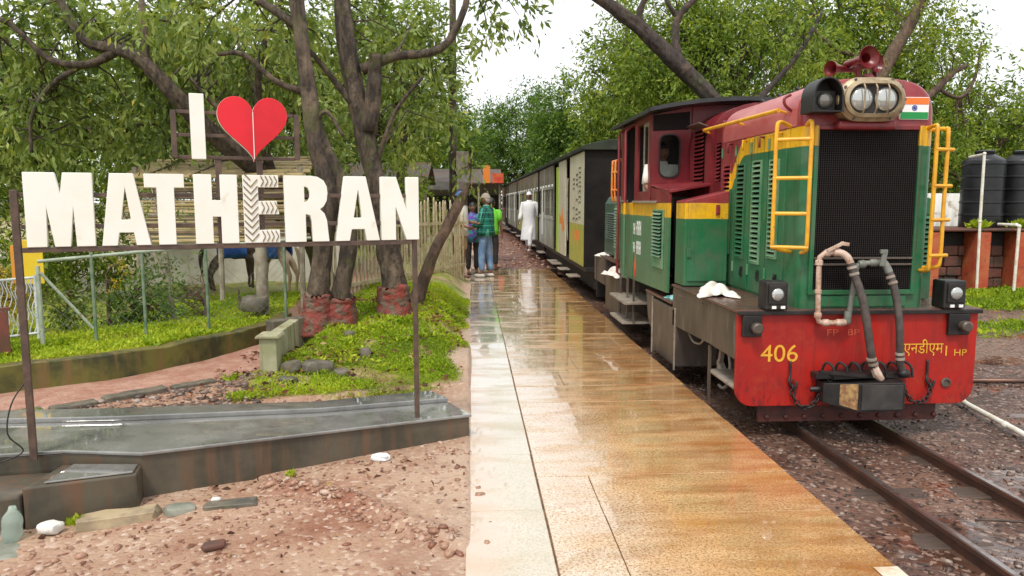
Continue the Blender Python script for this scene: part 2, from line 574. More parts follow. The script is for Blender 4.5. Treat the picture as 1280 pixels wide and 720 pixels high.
# locomotive
def mat_loco_paint():
    """green body, one yellow band that drops behind the louvred doors, maroon above; wear and dust"""
    m, t, p, out = nt('loco_paint')
    g = NG(t); P = g.pos(); x, y, z = g.xyz(P)
    d = g.n('ShaderNodeMapRange', interpolation_type='SMOOTHSTEP'); g.l(y, d.inputs[0])
    d.inputs[1].default_value = 6.30; d.inputs[2].default_value = 6.92
    lk_ = g.math('MULTIPLY', g.math('LESS_THAN', x, 2.327), g.math('GREATER_THAN', y, 6.5))
    zb = g.math('ADD', z, g.math('MULTIPLY', g.math('MAXIMUM', d.outputs[0], lk_), .55))
    wob = g.math('MULTIPLY_ADD', g.noise(P, 3, 2), .012); wob.node.inputs[2].default_value = -.006
    zb = g.math('ADD', zb, wob)
    n = g.noise(P, 2.6, 6, .65)
    green = g.mix(g.ramp(n, .40, .66), (.012, .135, .05), (.045, .165, .08))
    fade = g.n('ShaderNodeMapRange', interpolation_type='SMOOTHSTEP'); g.l(y, fade.inputs[0])
    fade.inputs[1].default_value = 7.0; fade.inputs[2].default_value = 7.2
    green = g.mix(g.math('MULTIPLY', fade.outputs[0], .5), green, (.15, .27, .15))
    yel = g.mix(g.ramp(n, .45, .7), (.78, .44, .010), (.68, .36, .02))
    mar = g.mix(g.ramp(n, .42, .66), (.27, .022, .032), (.34, .055, .06))
    def step(v, e):
        r = g.n('ShaderNodeMapRange'); g.l(v, r.inputs[0])
        r.inputs[1].default_value = e - .003; r.inputs[2].default_value = e + .003
        return r.outputs[0]
    col = g.mix(step(zb, 1.945), green, yel)
    col = g.mix(step(zb, 2.085), col, mar)
    ch = g.ramp(g.noise(P, 13, 6, .75), .62, .67)
    col = g.mix(g.math('MULTIPLY', ch, .8), col, (.10, .05, .035))
    dull = g.ramp(g.noise(P, 5, 6, .7), .46, .70)
    col = g.mix(g.math('MULTIPLY', dull, .42), col, (.12, .10, .07))
    streak = g.ramp(g.noise(g.mapping(P, (22, 22, .9)), 1, 6, .65), .55, .68)
    col = g.mix(g.math('MULTIPLY', streak, .68), col, (.06, .042, .03))
    grime = g.ramp(g.noise(g.mapping(P, (16, 16, 1.3)), 1, 5), .5, .75)
    low = g.n('ShaderNodeMapRange'); g.l(z, low.inputs[0]); low.inputs[1].default_value = 1.5; low.inputs[2].default_value = .75
    low.clamp = True
    col = g.mix(g.math('MULTIPLY', g.math('MULTIPLY', grime, .65), low.outputs[0]), col, (.09, .07, .05))
    g.l(col, p.inputs['Base Color'])
    r = g.math('MULTIPLY_ADD', n, .3); r.node.inputs[2].default_value = .18
    g.l(r, p.inputs['Roughness'])
    g.l(g.bump(g.math('ADD', g.noise(P, 4, 3), g.math('MULTIPLY', g.noise(P, 30, 4), .25)), .28, .014), p.inputs['Normal'])
    MATS['loco_paint'] = m
mat_loco_paint()
M('loco_door_faded', (.17, .30, .17), .5, c2=(.06, .21, .10), scale=4, c3=(.11, .08, .05), scale3=18, f3=(.62, .72))
M('loco_maroon', (.17, .014, .02), .36, c2=(.24, .032, .036), scale=3, c3=(.09, .03, .028), scale3=9, f3=(.58, .72), bump=.15, bscale=5, bdist=.01)
M('loco_roof', (.40, .085, .085), .34, c2=(.50, .17, .16), scale=2.5, c3=(.22, .04, .045), scale3=9, f3=(.6, .75), stretch=(1, .5, 1))
def mat_buffer():
    m, t, p, out = nt('buffer_red')
    g = NG(t); P = g.pos(); x, y, z = g.xyz(P)
    n = g.noise(P, 3, 5, .6)
    col = g.mix(g.ramp(n, .4, .65), (.44, .015, .008), (.30, .010, .008))
    col = g.mix(g.math('MULTIPLY', g.ramp(g.noise(P, 6, 6, .7), .52, .72), .6), col, (.46, .05, .015))
    col = g.mix(g.math('MULTIPLY', g.ramp(g.noise(g.mapping(P, (20, 20, 1.2)), 1, 6, .65), .56, .7), .55), col, (.12, .012, .012))
    low = g.n('ShaderNodeMapRange'); g.l(z, low.inputs[0]); low.inputs[1].default_value = .45; low.inputs[2].default_value = .05
    chips = g.ramp(g.noise(g.mapping(P, (30, 30, 11)), 1, 5, .7), .53, .60)
    col = g.mix(g.math('MULTIPLY', g.math('MULTIPLY', chips, .75), low.outputs[0]), col, (.10, .012, .012))
    # soot ring round the coupling
    dx = g.math('DIVIDE', g.math('SUBTRACT', x, 2.86), .42); dz = g.math('DIVIDE', g.math('SUBTRACT', z, .26), .16)
    rr = g.math('ADD', g.math('MULTIPLY', dx, dx), g.math('MULTIPLY', dz, dz))
    soot = g.ramp(g.math('ADD', rr, g.math('MULTIPLY', n, .7)), .75, 2.3, (1, 1, 1, 1), (0, 0, 0, 1))
    col = g.mix(g.math('MULTIPLY', soot, .85), col, (.030, .010, .010))
    g.l(col, p.inputs['Base Color'])
    r = g.math('MULTIPLY_ADD', n, .3); r.node.inputs[2].default_value = .25
    g.l(r, p.inputs['Roughness'])
    g.l(g.bump(g.noise(P, 5, 3), .08, .01), p.inputs['Normal'])
    MATS['buffer_red'] = m
mat_buffer()
M('pilot_red', (.09, .02, .015), .6, c2=(.045, .018, .014), scale=9, bump=.3, bscale=50)
M('ladder_yellow', (.78, .40, .018), .42, c2=(.66, .31, .02), scale=9, c3=(.22, .08, .03), scale3=22, f3=(.64, .72))
M('steel_black', (.010, .009, .009), .5, c2=(.024, .02, .018), scale=8, bump=.2, bscale=60)
M('steel_grey', (.105, .08, .063), .42, c2=(.06, .046, .038), scale=3, c3=(.17, .14, .115), scale3=9, f3=(.55, .75), stretch=(1, 1, .3), bump=.2, bscale=40)
M('deck_brown', (.13, .055, .042), .28, c2=(.075, .05, .045), scale=5, bump=.3, bscale=50)
M('deck_black', (.035, .033, .032), .45, c2=(.055, .05, .045), scale=9, bump=.3, bscale=40)
M('steel_pale', (.34, .30, .25), .4, c2=(.22, .17, .13), scale=9)
M('rust', (.22, .10, .05), .65, c2=(.42, .27, .10), scale=22, c3=(.07, .05, .04), scale3=30, bump=.5, bscale=60)
M('grille_black', (.004, .003, .003), .9, spec=.05)
M('grille_wire', (.030, .026, .025), .6, spec=.2)
M('brass_bezel', (.40, .32, .20), .4, metal=.3, c2=(.26, .19, .11), scale=12)
M('hose_rubber', (.055, .042, .038), .5, c2=(.09, .07, .06), scale=18)
M('pipe_pink', (.58, .44, .36), .45, c2=(.42, .26, .18), scale=16, c3=(.20, .08, .05), scale3=26)
M('pipe_grey', (.14, .155, .135), .4, c2=(.20, .20, .17), scale=18)
M('horn_red', (.13, .010, .012), .34, c2=(.18, .02, .02), scale=12)
M('lettering_yellow', (.80, .42, .03), .5, c2=(.65, .33, .04), scale=30)
M('lettering_red', (.62, .10, .05), .5)
M('lettering_white', (.85, .86, .83), .5)
M('lettering_dark', (.03, .03, .025), .5)
M('flag_saffron', (.90, .19, .03), .5)
M('flag_white', (.85, .85, .85), .5)
M('flag_green', (.01, .27, .06), .5)
M('flag_blue', (.05, .08, .35), .5)
M('cloth_white', (.82, .79, .73), .8, c2=(.70, .65, .58), scale=9)
M('cloth_teal', (.30, .62, .62), .7)
M('black_roof', (.018, .018, .019), .3, c2=(.035, .035, .036), scale=4)
m_, t_, p_, o_ = nt('lens_glass')
p_.inputs['Base Color'].default_value = (.50, .52, .50, 1); p_.inputs['Roughness'].default_value = .10; p_.inputs['Metallic'].default_value = .55
MATS['lens_glass'] = m_
m_, t_, p_, o_ = nt('lens_dark')
p_.inputs['Base Color'].default_value = (.20, .19, .17, 1); p_.inputs['Roughness'].default_value = .12; p_.inputs['Metallic'].default_value = .5
MATS['lens_dark'] = m_
m_, t_, p_, o_ = nt('pane_glass')
p_.inputs['Base Color'].default_value = (.75, .80, .78, 1); p_.inputs['Roughness'].default_value = .03
p_.inputs['Transmission Weight'].default_value = 1.0; p_.inputs['IOR'].default_value = 1.12
MATS['pane_glass'] = m_
m_, t_, p_, o_ = nt('dark_glass')
p_.inputs['Base Color'].default_value = (.02, .025, .025, 1); p_.inputs['Roughness'].default_value = .06
MATS['dark_glass'] = m_
M('interior_dark', (.02, .017, .015), .7)
M('rail_steel', (.10, .062, .05), .35, metal=.5, c2=(.15, .075, .05), scale=9, bump=.2, bscale=70)
M('rail_top', (.30, .27, .26), .22, metal=.8, c2=(.20, .15, .13), scale=12)
M('timber_dark', (.09, .06, .045), .6, c2=(.05, .036, .03), scale=10, stretch=(1, 8, 8), bump=.4, bscale=30)

# coaches
M('coach_cream', (.66, .62, .48), .4, c2=(.52, .49, .36), scale=2.4, c3=(.34, .28, .18), scale3=8, f3=(.62, .78), stretch=(2, 2, .5))
M('coach_lime', (.34, .38, .06), .4, c2=(.48, .44, .09), scale=2.2, c3=(.70, .33, .06), scale3=3.5, f3=(.60, .68))
M('coach_silver', (.42, .42, .37), .35, c2=(.20, .21, .17), scale=1.5, c3=(.12, .10, .07), scale3=5, f3=(.56, .75), stretch=(1, 1.5, .6))
M('coach_olive', (.34, .35, .10), .4, c2=(.44, .42, .16), scale=2.5)
M('coach_green', (.035, .075, .055), .4, c2=(.06, .10, .08), scale=2.5)
M('coach_shutter', (.19, .175, .125), .3, c2=(.12, .115, .09), scale=5)
M('coach_roof', (.022, .026, .02), .75, c2=(.04, .048, .033), scale=1.6, c3=(.07, .075, .052), scale3=6, spec=.2)
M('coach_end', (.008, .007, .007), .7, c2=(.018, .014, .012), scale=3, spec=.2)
M('coach_lime_bright', (.34, .56, .03), .35, c2=(.42, .56, .07), scale=4)
M('orange_paint', (.80, .22, .03), .45, c2=(.80, .34, .08), scale=8)

# yard furniture
M('fence_green', (.10, .17, .10), .5, c2=(.20, .26, .17), scale=9)
M('fence_pale', (.40, .46, .36), .5, c2=(.27, .33, .24), scale=9, c3=(.25, .15, .08), scale3=20)
M('gate_white', (.62, .66, .64), .45, c2=(.45, .50, .50), scale=14, c3=(.28, .18, .11), scale3=22)
M('picket_cream', (.58, .50, .33), .55, c2=(.42, .34, .20), scale=7, c3=(.20, .13, .07), scale3=15)
M('wire', (.20, .22, .19), .5, metal=.3)
M('yellow_panel', (.80, .58, .02), .5, c2=(.74, .48, .03), scale=3)
M('orange_panel', (.70, .28, .03), .5)
M('brown_sheet', (.13, .055, .035), .6, c2=(.22, .06, .04), scale=5)
M('bamboo', (.50, .38, .19), .45, c2=(.36, .28, .12), scale=7, c3=(.22, .17, .08), scale3=14, stretch=(1, 1, 5))
M('bamboo_dark', (.19, .13, .075), .6, c2=(.12, .085, .05), scale=7)
M('wood_grey', (.36, .32, .24), .6, c2=(.22, .18, .13), scale=8)
M('whitewash', (.66, .63, .55), .7, c2=(.52, .47, .38), scale=3)
M('tank_black', (.010, .0105, .012), .36, c2=(.022, .023, .026), scale=2.5, rvar=.08)
def mat_laterite():
    m, t, p, out = nt('laterite_red')
    g = NG(t); P = g.pos()
    col = g.mix(g.ramp(g.noise(P, 3, 6, .65), .4, .62), (.42, .06, .025), (.46, .13, .05))
    col = g.mix(g.ramp(g.noise(P, 7, 5), .58, .7), col, (.13, .05, .03))
    g.l(col, p.inputs['Base Color']); p.inputs['Roughness'].default_value = .7
    g.l(g.bump(g.noise(P, 14, 5), .5, .02), p.inputs['Normal'])
    MATS['laterite_red'] = m
mat_laterite()
M('laterite_dark', (.15, .05, .034), .7, c2=(.06, .04, .03), scale=3, bump=.5, bscale=18, bdist=.02)
M('sheet_white', (.66, .66, .62), .4, c2=(.52, .50, .45), scale=1.5, c3=(.34, .25, .18), scale3=6)
M('pvc_white', (.78, .76, .68), .4, c2=(.66, .60, .48), scale=10)
M('tin_grey', (.085, .075, .065), .6, c2=(.10, .055, .04), scale=1.5, spec=.2)
M('wall_dull', (.26, .22, .17), .7, c2=(.17, .15, .12), scale=1.2)
M('wall_pink', (.36, .27, .22), .7, c2=(.27, .21, .16), scale=1.2)
M('banner_red', (.60, .035, .03), .5, c2=(.66, .14, .04), scale=3)
M('banner_orange', (.80, .23, .03), .5)

# vegetation
def mat_leaf(name, dark, mid, light, yel, trans=.30):
    m, t, p, out = nt(name)
    g = NG(t)
    v = g.attr('var')
    col = g.mix(g.ramp(v, .05, .5), dark, mid)
    col = g.mix(g.ramp(v, .5, .86), col, light)
    col = g.mix(g.ramp(v, .90, .98), col, yel)
    g.l(col, p.inputs['Base Color'])
    p.inputs['Roughness'].default_value = .5 if name != 'leaf_grass' else .7
    p.inputs['Specular IOR Level'].default_value = .35
    tr = g.n('ShaderNodeBsdfTranslucent')
    tc = g.mix(1.0, col, (1.25, 1.15, .55), 'MULTIPLY')
    g.l(tc, tr.inputs['Color'])
    ms = g.n('ShaderNodeMixShader'); ms.inputs[0].default_value = trans
    g.l(p.outputs[0], ms.inputs[1]); g.l(tr.outputs[0], ms.inputs[2])
    g.l(ms.outputs[0], out.inputs['Surface'])
    MATS[name] = m
mat_leaf('leaf_mango', (.055, .095, .02), (.16, .235, .045), (.36, .43, .13), (.56, .50, .07), .40)
mat_leaf('leaf_bright', (.05, .095, .012), (.16, .25, .025), (.34, .42, .06), (.54, .50, .05), .40)
mat_leaf('leaf_deep', (.028, .07, .012), (.09, .18, .026), (.20, .31, .045), (.36, .38, .05), .38)
mat_leaf('leaf_yellow', (.12, .10, .015), (.38, .29, .02), (.55, .42, .03), (.60, .48, .05))
mat_leaf('leaf_grass', (.10, .17, .010), (.27, .40, .016), (.50, .56, .04), (.44, .34, .10), .35)
def mat_bark(name, a, b, c, moss):
    m, t, p, out = nt(name)
    g = NG(t); P = g.pos()
    S = g.mapping(P, (1, 1, .28))
    col = g.mix(g.ramp(g.noise(S, 13, 7, .75), .42, .56), a, b)
    col = g.mix(g.ramp(g.noise(P, 3.4, 5, .6), .54, .68), col, c)
    col = g.mix(g.ramp(g.noise(P, 2.1, 5, .6), .56, .7), col, moss)
    g.l(col, p.inputs['Base Color']); p.inputs['Roughness'].default_value = .72
    h = g.math('ADD', g.noise(S, 24, 6, .7), g.math('MULTIPLY', g.vor(S, 14), .8))
    g.l(g.bump(h, 1.0, .05), p.inputs['Normal'])
    MATS[name] = m
mat_bark('bark_grey', (.12, .085, .055), (.036, .026, .018), (.21, .155, .105), (.10, .105, .028))
mat_bark('bark_dark', (.075, .05, .04), (.035, .026, .022), (.13, .085, .062), (.07, .07, .035))
mat_bark('bark_brown', (.18, .11, .07), (.09, .055, .038), (.26, .16, .10), (.11, .10, .05))
M('trunk_red_paint', (.27, .05, .034), .7, c2=(.15, .035, .028), scale=7, c3=(.15, .11, .075), scale3=9, f3=(.46, .58), bump=.9, bscale=18, bdist=.03)

# people and animals
M('skin_brown', (.25, .125, .075), .5, c2=(.20, .095, .058), scale=12)
M('hair_black', (.012, .010, .010), .5)
M('hair_grey', (.40, .37, .33), .6)
M('denim', (.14, .25, .46), .8, c2=(.25, .38, .58), scale=7)
M('trouser_black', (.020, .019, .022), .8, c2=(.035, .03, .035), scale=9)
M('kurta_white', (.80, .80, .82), .8, c2=(.72, .73, .77), scale=6)
M('shirt_lime', (.16, .58, .04), .7)
M('shirt_pale', (.62, .60, .52), .8, c2=(.52, .50, .42), scale=9)
M('shorts_khaki', (.42, .30, .17), .8)
M('top_teal', (.03, .28, .30), .7, c2=(.13, .05, .36), scale=11, f=(.46, .54), c3=(.10, .45, .48), scale3=17)
M('cap_blue', (.055, .13, .30), .7)
M('cap_grey', (.30, .26, .20), .8)
M('shoe_pale', (.60, .57, .54), .6)
M('shoe_brown', (.09, .05, .03), .5)
M('horse_dark', (.055, .032, .022), .5, c2=(.10, .058, .038), scale=5)
M('horse_tan', (.45, .32, .19), .6, c2=(.58, .46, .31), scale=6)
M('saddle_blue', (.02, .085, .36), .6, c2=(.04, .16, .52), scale=9)
def mat_plaid():
    m, t, p, out = nt('plaid_green')
    g = NG(t); P = g.n('ShaderNodeTexCoord').outputs['Object']
    x, y, z = g.xyz(P)
    def bars(v, k, w):
        return g.math('LESS_THAN', g.math('FRACT', g.math('MULTIPLY', v, k)), w)
    h = g.math('ADD', x, y)
    b = g.math('ADD', bars(h, 15, .42), bars(z, 15, .42))
    col = g.mix(g.math('MULTIPLY', b, .5), (.004, .16, .11), (.006, .022, .035))
    col = g.mix(g.math('MAXIMUM', bars(h, 7.5, .08), bars(z, 7.5, .08)), col, (.10, .42, .32))
    g.l(col, p.inputs['Base Color']); p.inputs['Roughness'].default_value = .85
    MATS['plaid_green'] = m
mat_plaid()

# ================================================================== SETTING
def grid_mesh(name, xs, ys, zf, mat, attrs=None, kind='structure'):
    X, Y = np.meshgrid(xs, ys)
    Z = zf(X, Y)
    nx, ny = len(xs), len(ys)
    v = np.stack([X.ravel(), Y.ravel(), Z.ravel()], 1)
    i = np.arange(nx * ny).reshape(ny, nx)
    f = np.stack([i[:-1, :-1].ravel(), i[:-1, 1:].ravel(), i[1:, 1:].ravel(), i[1:, :-1].ravel()], 1)
    me = bpy.data.meshes.new(name)
    me.vertices.add(len(v)); me.vertices.foreach_set('co', v.astype(np.float32).ravel())
    me.loops.add(f.size); me.loops.foreach_set('vertex_index', f.astype(np.int32).ravel())
    me.polygons.add(len(f))
    me.polygons.foreach_set('loop_start', np.arange(0, f.size, 4, dtype=np.int32))
    me.update(calc_edges=True)
    me.polygons.foreach_set('use_smooth', np.ones(len(f), bool))
    for k, fn in (attrs or {}).items():
        a = me.attributes.new(k, 'FLOAT', 'POINT')
        a.data.foreach_set('value', fn(X, Y).astype(np.float32).ravel())
    me.materials.append(MATS[mat])
    o = bpy.data.objects.new(name, me); COL.objects.link(o)
    if kind: o['kind'] = kind
    return o

# far ground, one sheet to the horizon
grid_mesh('ground', np.linspace(-600, 600, 13), np.linspace(-200, 900, 12), lambda X, Y: X * 0 - .45, 'far_earth')

# ---- polyline helpers for the left bank
def seg_dist(X, Y, pts):
    """signed distance to an open polyline: positive on its left side (seen along the direction of travel)"""
    best = np.full(X.shape, 1e9); sign = np.zeros(X.shape)
    for (ax, ay), (bx, by) in zip(pts[:-1], pts[1:]):
        dx, dy = bx - ax, by - ay
        L2 = dx * dx + dy * dy
        t = np.clip(((X - ax) * dx + (Y - ay) * dy) / L2, 0, 1)
        d = np.hypot(X - ax - t * dx, Y - ay - t * dy)
        s = np.sign(dx * (Y - ay) - dy * (X - ax))
        m = d < best
        best = np.where(m, d, best); sign = np.where(m, s, sign)
    return best * sign

WALL = [(-9.0, 2.4), (-5.2, 4.75), (-3.75, 5.92), (-3.0, 6.42), (-2.32, 7.55), (-2.15, 8.6), (-2.3, 11), (-2.3, 30)]
PATH_LO = [(-9.0, .6), (-5.0, 3.95), (-3.32, 5.26), (-1.95, 6.55), (-1.75, 7.2), (-1.9, 9.0), (-1.7, 30)]
BED_LO = [(-1.98, 5.45), (-1.2, 5.75), (-.55, 6.05), (-.05, 6.1)]

def left_z(X, Y):
    z = .045 * np.clip(X, -4, 0) + .02 * smoothstep(2.5, 5, Y)
    z += .02 * (vnoise(X * 1.3, Y * 1.3, 3) - .5) + .012 * (vnoise(X * 5, Y * 5, 5) - .5)
    # ridge of a buried kerb
    rl = seg_dist(X, Y, [(-1.15, 4.15), (-.48, 3.68), (-.1, 3.25)])
    z += .028 * np.exp(-(rl / .05) ** 2) * (.5 + vnoise(X * 9, Y * 9, 8)) - .018 * smoothstep(0, .1, -rl) * smoothstep(.5, .2, -rl)
    pl = seg_dist(X, Y, PATH_LO)           # >0 behind the path's lower edge
    wl = seg_dist(X, Y, WALL)              # >0 behind the wall
    bd = seg_dist(X, Y, BED_LO)
    bed = smoothstep(0, 1.9, bd) * smoothstep(-.02, -.35, pl) * smoothstep(-2.2, -1.75, X)
    zb = .03 + .25 * bed + .05 * (vnoise(X * 3, Y * 3, 9) - .4) * bed
    zpath = .055 + .012 * (vnoise(X * 4, Y * 4, 2) - .5) + .05 * smoothstep(6, 9, Y)
    z = np.where(bd > 0, np.maximum(z, zb), z)
    z = np.where(pl > 0, zpath, z)
    top = .235 - .07 * smoothstep(1.0, 4.5, wl) + .05 * (vnoise(X * 2, Y * 2, 6) - .5)
    z = np.where(wl > .04, top, z)
    e = smoothstep(-.55, -.03, X) * smoothstep(6.2, 8, Y)
    z = z * (1 - e) + .0 * e
    z = np.where(X > -.03, np.minimum(z, -.006), z)
    return z

def left_grass(X, Y):
    pl, wl, bd = seg_dist(X, Y, PATH_LO), seg_dist(X, Y, WALL), seg_dist(X, Y, BED_LO)
    n = vnoise(X * 2.2, Y * 2.2, 21)
    bed = (.35 + .65 * smoothstep(.30, .46, vnoise(X * 4.1, Y * 4.1, 23))) * smoothstep(0, .15, bd + .35 * (n - .5)) * (pl < -.05) * smoothstep(-.03, -.2, X + .35 * (n - .5)) * smoothstep(-1.95, -1.75, X)
    bank = smoothstep(.03, .1, wl) * (1 - .35 * smoothstep(3.0, 6.0, wl))
    strip = smoothstep(.60, .72, n) * smoothstep(-.05, -.12, pl) * smoothstep(-.75, -.45, pl) * (X < -2.0) * (Y < 6.5)
    return np.clip(bed + bank + strip, 0, 1)

def left_path(X, Y):
    return np.clip(smoothstep(0, .03, seg_dist(X, Y, PATH_LO)), 0, 1)

xs = np.concatenate([np.linspace(-60, -9, 30)[:-1], np.linspace(-9, -4.5, 60)[:-1], np.linspace(-4.5, .34, 210)])
ys = np.concatenate([np.linspace(-6, 1.8, 14)[:-1], np.linspace(1.8, 8.2, 250)[:-1], np.linspace(8.2, 17, 150)[:-1], np.linspace(17, 70, 40)])
grid_mesh('gravel_yard', xs, ys, left_z, 'red_gravel', {'grass': left_grass, 'path': left_path})

# ---- track side
def right_z(X, Y):
    z = -.195 + .03 * (vnoise(X * 1.1, Y * 1.1, 31) - .5) + .016 * (vnoise(X * 6, Y * 6, 32) - .5)
    z += .02 * np.exp(-((np.abs(X - 2.78) - .33) / .12) ** 2) * -1.0
    z += .05 * smoothstep(3.4, 4.6, X) + .10 * smoothstep(8, 9.5, X)
    return z
def right_grass(X, Y):
    n = vnoise(X * 1.6, Y * 1.6, 41)
    far = smoothstep(8.2, 9.0, X + (n - .5) * .8) * smoothstep(8, 9.5, Y)
    strip1 = np.exp(-((Y - .2 * X - 9.9) / .32) ** 2) * smoothstep(4, 5, X)
    strip2 = np.exp(-((Y - .2 * X - 8.0) / .28) ** 2) * smoothstep(4, 5, X)
    return np.clip(far + (strip1 + strip2) * (.4 + n), 0, 1)
xs = np.concatenate([np.linspace(1.70, 5.2, 130)[:-1], np.linspace(5.2, 16, 130)[:-1], np.linspace(16, 60, 20)])
ys = np.concatenate([np.linspace(-6, 2, 14)[:-1], np.linspace(2, 8, 210)[:-1], np.linspace(8, 20, 110)[:-1], np.linspace(20, 70, 30)])
grid_mesh('track_bed', xs, ys, right_z, 'wet_mud', {'grass': right_grass})

# red earth beyond the platform's end
grid_mesh('red_earth_ground', np.linspace(-.3, 2.15, 26), np.linspace(17.0, 70, 90),
          lambda X, Y: -.012 - .13 * smoothstep(1.5, 2.1, X) + .03 * (vnoise(X * 2, Y * 2, 51) - .5), 'red_earth')

# ---- platform: a masonry body with stone slabs laid on it
pf = MB(); pf.box(0.0, 1.80, -3.0, 17.05, -.44, -.055)
platform = pf.build('platform', 'platform_side'); platform['kind'] = 'structure'
jb = MB(); jb.box(.004, 1.796, -3.0, 17.04, -.055, -.014)
jo = jb.build('joint_bed', 'joint_dirt', platform)
rs = random.Random(5)
def slab(x0, x1, y0, y1, mat):
    g = .0022
    b = MB()
    z = -.001 + rs.uniform(-.0018, .0018)
    tx, ty = rs.uniform(-.0022, .0022), rs.uniform(-.0022, .0022)
    if x1 > 1.8: x1 += rs.uniform(-.012, .008)
    jx = lambda: rs.uniform(-.002, .002)
    P = [(x0 + g + jx(), y0 + g + jx()), (x1 - g + jx(), y0 + g + jx()), (x1 - g + jx(), y1 - g + jx()), (x0 + g + jx(), y1 - g + jx())]
    tz = [z - tx - ty, z + tx - ty, z + tx + ty, z - tx + ty]
    vs_ = [(p[0], p[1], -.05) for p in P] + [(p[0], p[1], q) for p, q in zip(P, tz)]
    b.add(vs_, [(3, 2, 1, 0), (4, 5, 6, 7), (0, 1, 5, 4), (1, 2, 6, 5), (2, 3, 7, 6), (3, 0, 4, 7)])
    return b.build('paving_slab', mat, platform, bevel=.003)
y = -3.0
k = 0
fixed = [1.55, 2.62, 3.50, 4.03, 5.05, 5.58, 6.10, 6.62, 7.2]
rows = [-3.0, -1.5, .2] + fixed
while rows[-1] < 16.2: rows.append(rows[-1] + rs.uniform(.5, .75))
rows[-1] = 17.05
for a, b in zip(rows[:-1], rows[1:]):
    if a < 4.0:
        cuts = [.36, .655, 1.81]
    else:
        cuts = [.36, .36 + rs.choice([.42, .62, .8]), 1.81] if rs.random() < .22 else [.36, 1.81]
    for x0, x1 in zip(cuts[:-1], cuts[1:]):
        sh = rs.uniform(-.0, .0)
        slab(x0, x1, a, b, 'slab_granite')
    k += 1
y = -3.0
while y < 17.0:
    y2 = min(y + rs.uniform(.55, .95), 17.05)
    slab(-.035, .357, y, y2, 'slab_slate'); y = y2
wp = MB(); wp.box(1.70, 1.806, 2.80, 2.90, .0025, .0045)
wp.build('paint_mark', 'worn_paint', platform)
pe = MB(); pe.box(-.2, 2.0, 17.055, 17.14, -.3, -.004)
pe.build('end_kerb', 'platform_side', platform, bevel=.01)

# ---- rails (each its own length of steel), and a spare rail in the mud
def rail(x, y0, y1, name='rail'):
    c = x
    prof = [(c - .033, -.235), (c + .033, -.235), (c + .033, -.226), (c + .007, -.216), (c + .007, -.168), (c + .021, -.158),
            (c + .021, -.134), (c + .016, -.130), (c - .016, -.130), (c - .021, -.134), (c - .021, -.158), (c - .007, -.168), (c - .007, -.216), (c - .033, -.226)]
    b = MB(); b.prism([(p[0], p[1]) for p in prof], 'y', y0, y1)
    return b
track = thing('railway_track', (2.78, 2.0, -.2), 'narrow gauge railway track of rusty rails sunk in dark wet mud beside the platform', 'track')
for x in (2.455, 3.105):
    o = rail(x, -5, 62).build('rail', 'rail_steel', track)
    t = MB(); t.box(x - .015, x + .015, -5, 62, -.1305, -.1285); t.build('rail_head', 'rail_top', o)
yy = -4.0
slp = None
while yy < 40:
    b = MB(); b.box(2.10, 3.46, yy - .09, yy + .09, -.32, -.212 + rs.uniform(-.006, .004))
    if slp is None:
        slp = b.build('sleeper', 'timber_dark', track, bevel=.008)
    else:
        c = copy_at(slp, track, (2.78, yy, -.32 + rs.uniform(-.008, .006)))
    yy += .62 + rs.uniform(-.05, .05)
b = MB(); b.tube([(4.30, 6.55, -.115), (5.6, 6.46, -.115), (9.0, 6.3, -.12)], .024, 8)
tag(b.build('scrap_rail', 'rail_steel', smooth=True), 'dark iron bar lying flat across the mud behind the white pipe', 'iron bar')
b = MB(); b.tube([(4.30, 6.62, -.10), (4.06, 5.70, -.105), (3.98, 5.05, -.115), (3.86, 4.3, -.13)], .022, 10)
for q in ((4.11, 5.86, -.104), (3.99, 5.18, -.113)): b.ball(q, (.028, .05, .028), 10, 6)
tag(b.build('water_pipe', 'pvc_white', smooth='auto'), 'cream plastic water pipe lying along the muddy ground right of the rails', 'pipe')
b = MB(); b.tube([(2.74, 3.72, -.178), (2.86, 3.70, -.172), (3.02, 3.66, -.176)], [.006, .01, .006], 6)
tag(b.build('fallen_stick', 'timber_dark', smooth=True), 'short dark stick lying between the two rails', 'stick')

# ---- pebbles: countless, one mesh per kind of ground
ICO_V, ICO_F = [], []
def _ico():
    bm = bmesh.new(); bmesh.ops.create_icosphere(bm, subdivisions=1, radius=1)
    bm.verts.ensure_lookup_table()
    v = np.array([q.co for q in bm.verts]); f = np.array([[w.index for w in q.verts] for q in bm.faces])
    bm.free(); return v, f
ICO_V, ICO_F = _ico()
def tri_object(name, V, F, var, mat, parent=None, kind=None, origin=(0, 0, 0), smooth=False):
    me = bpy.data.meshes.new(name)
    V = V - np.array(origin)
    me.vertices.add(len(V)); me.vertices.foreach_set('co', V.astype(np.float32).ravel())
    me.loops.add(F.size); me.loops.foreach_set('vertex_index', F.astype(np.int32).ravel())
    me.polygons.add(len(F))
    me.polygons.foreach_set('loop_start', np.arange(0, F.size, F.shape[1], dtype=np.int32))
    me.update(calc_edges=True)
    if smooth: me.polygons.foreach_set('use_smooth', np.ones(len(F), bool))
    if var is not None:
        a = me.attributes.new('var', 'FLOAT', 'FACE'); a.data.foreach_set('value', var.astype(np.float32))
    me.materials.append(MATS[mat])
    o = link(name, me, origin, parent)
    if kind: o['kind'] = kind
    return o
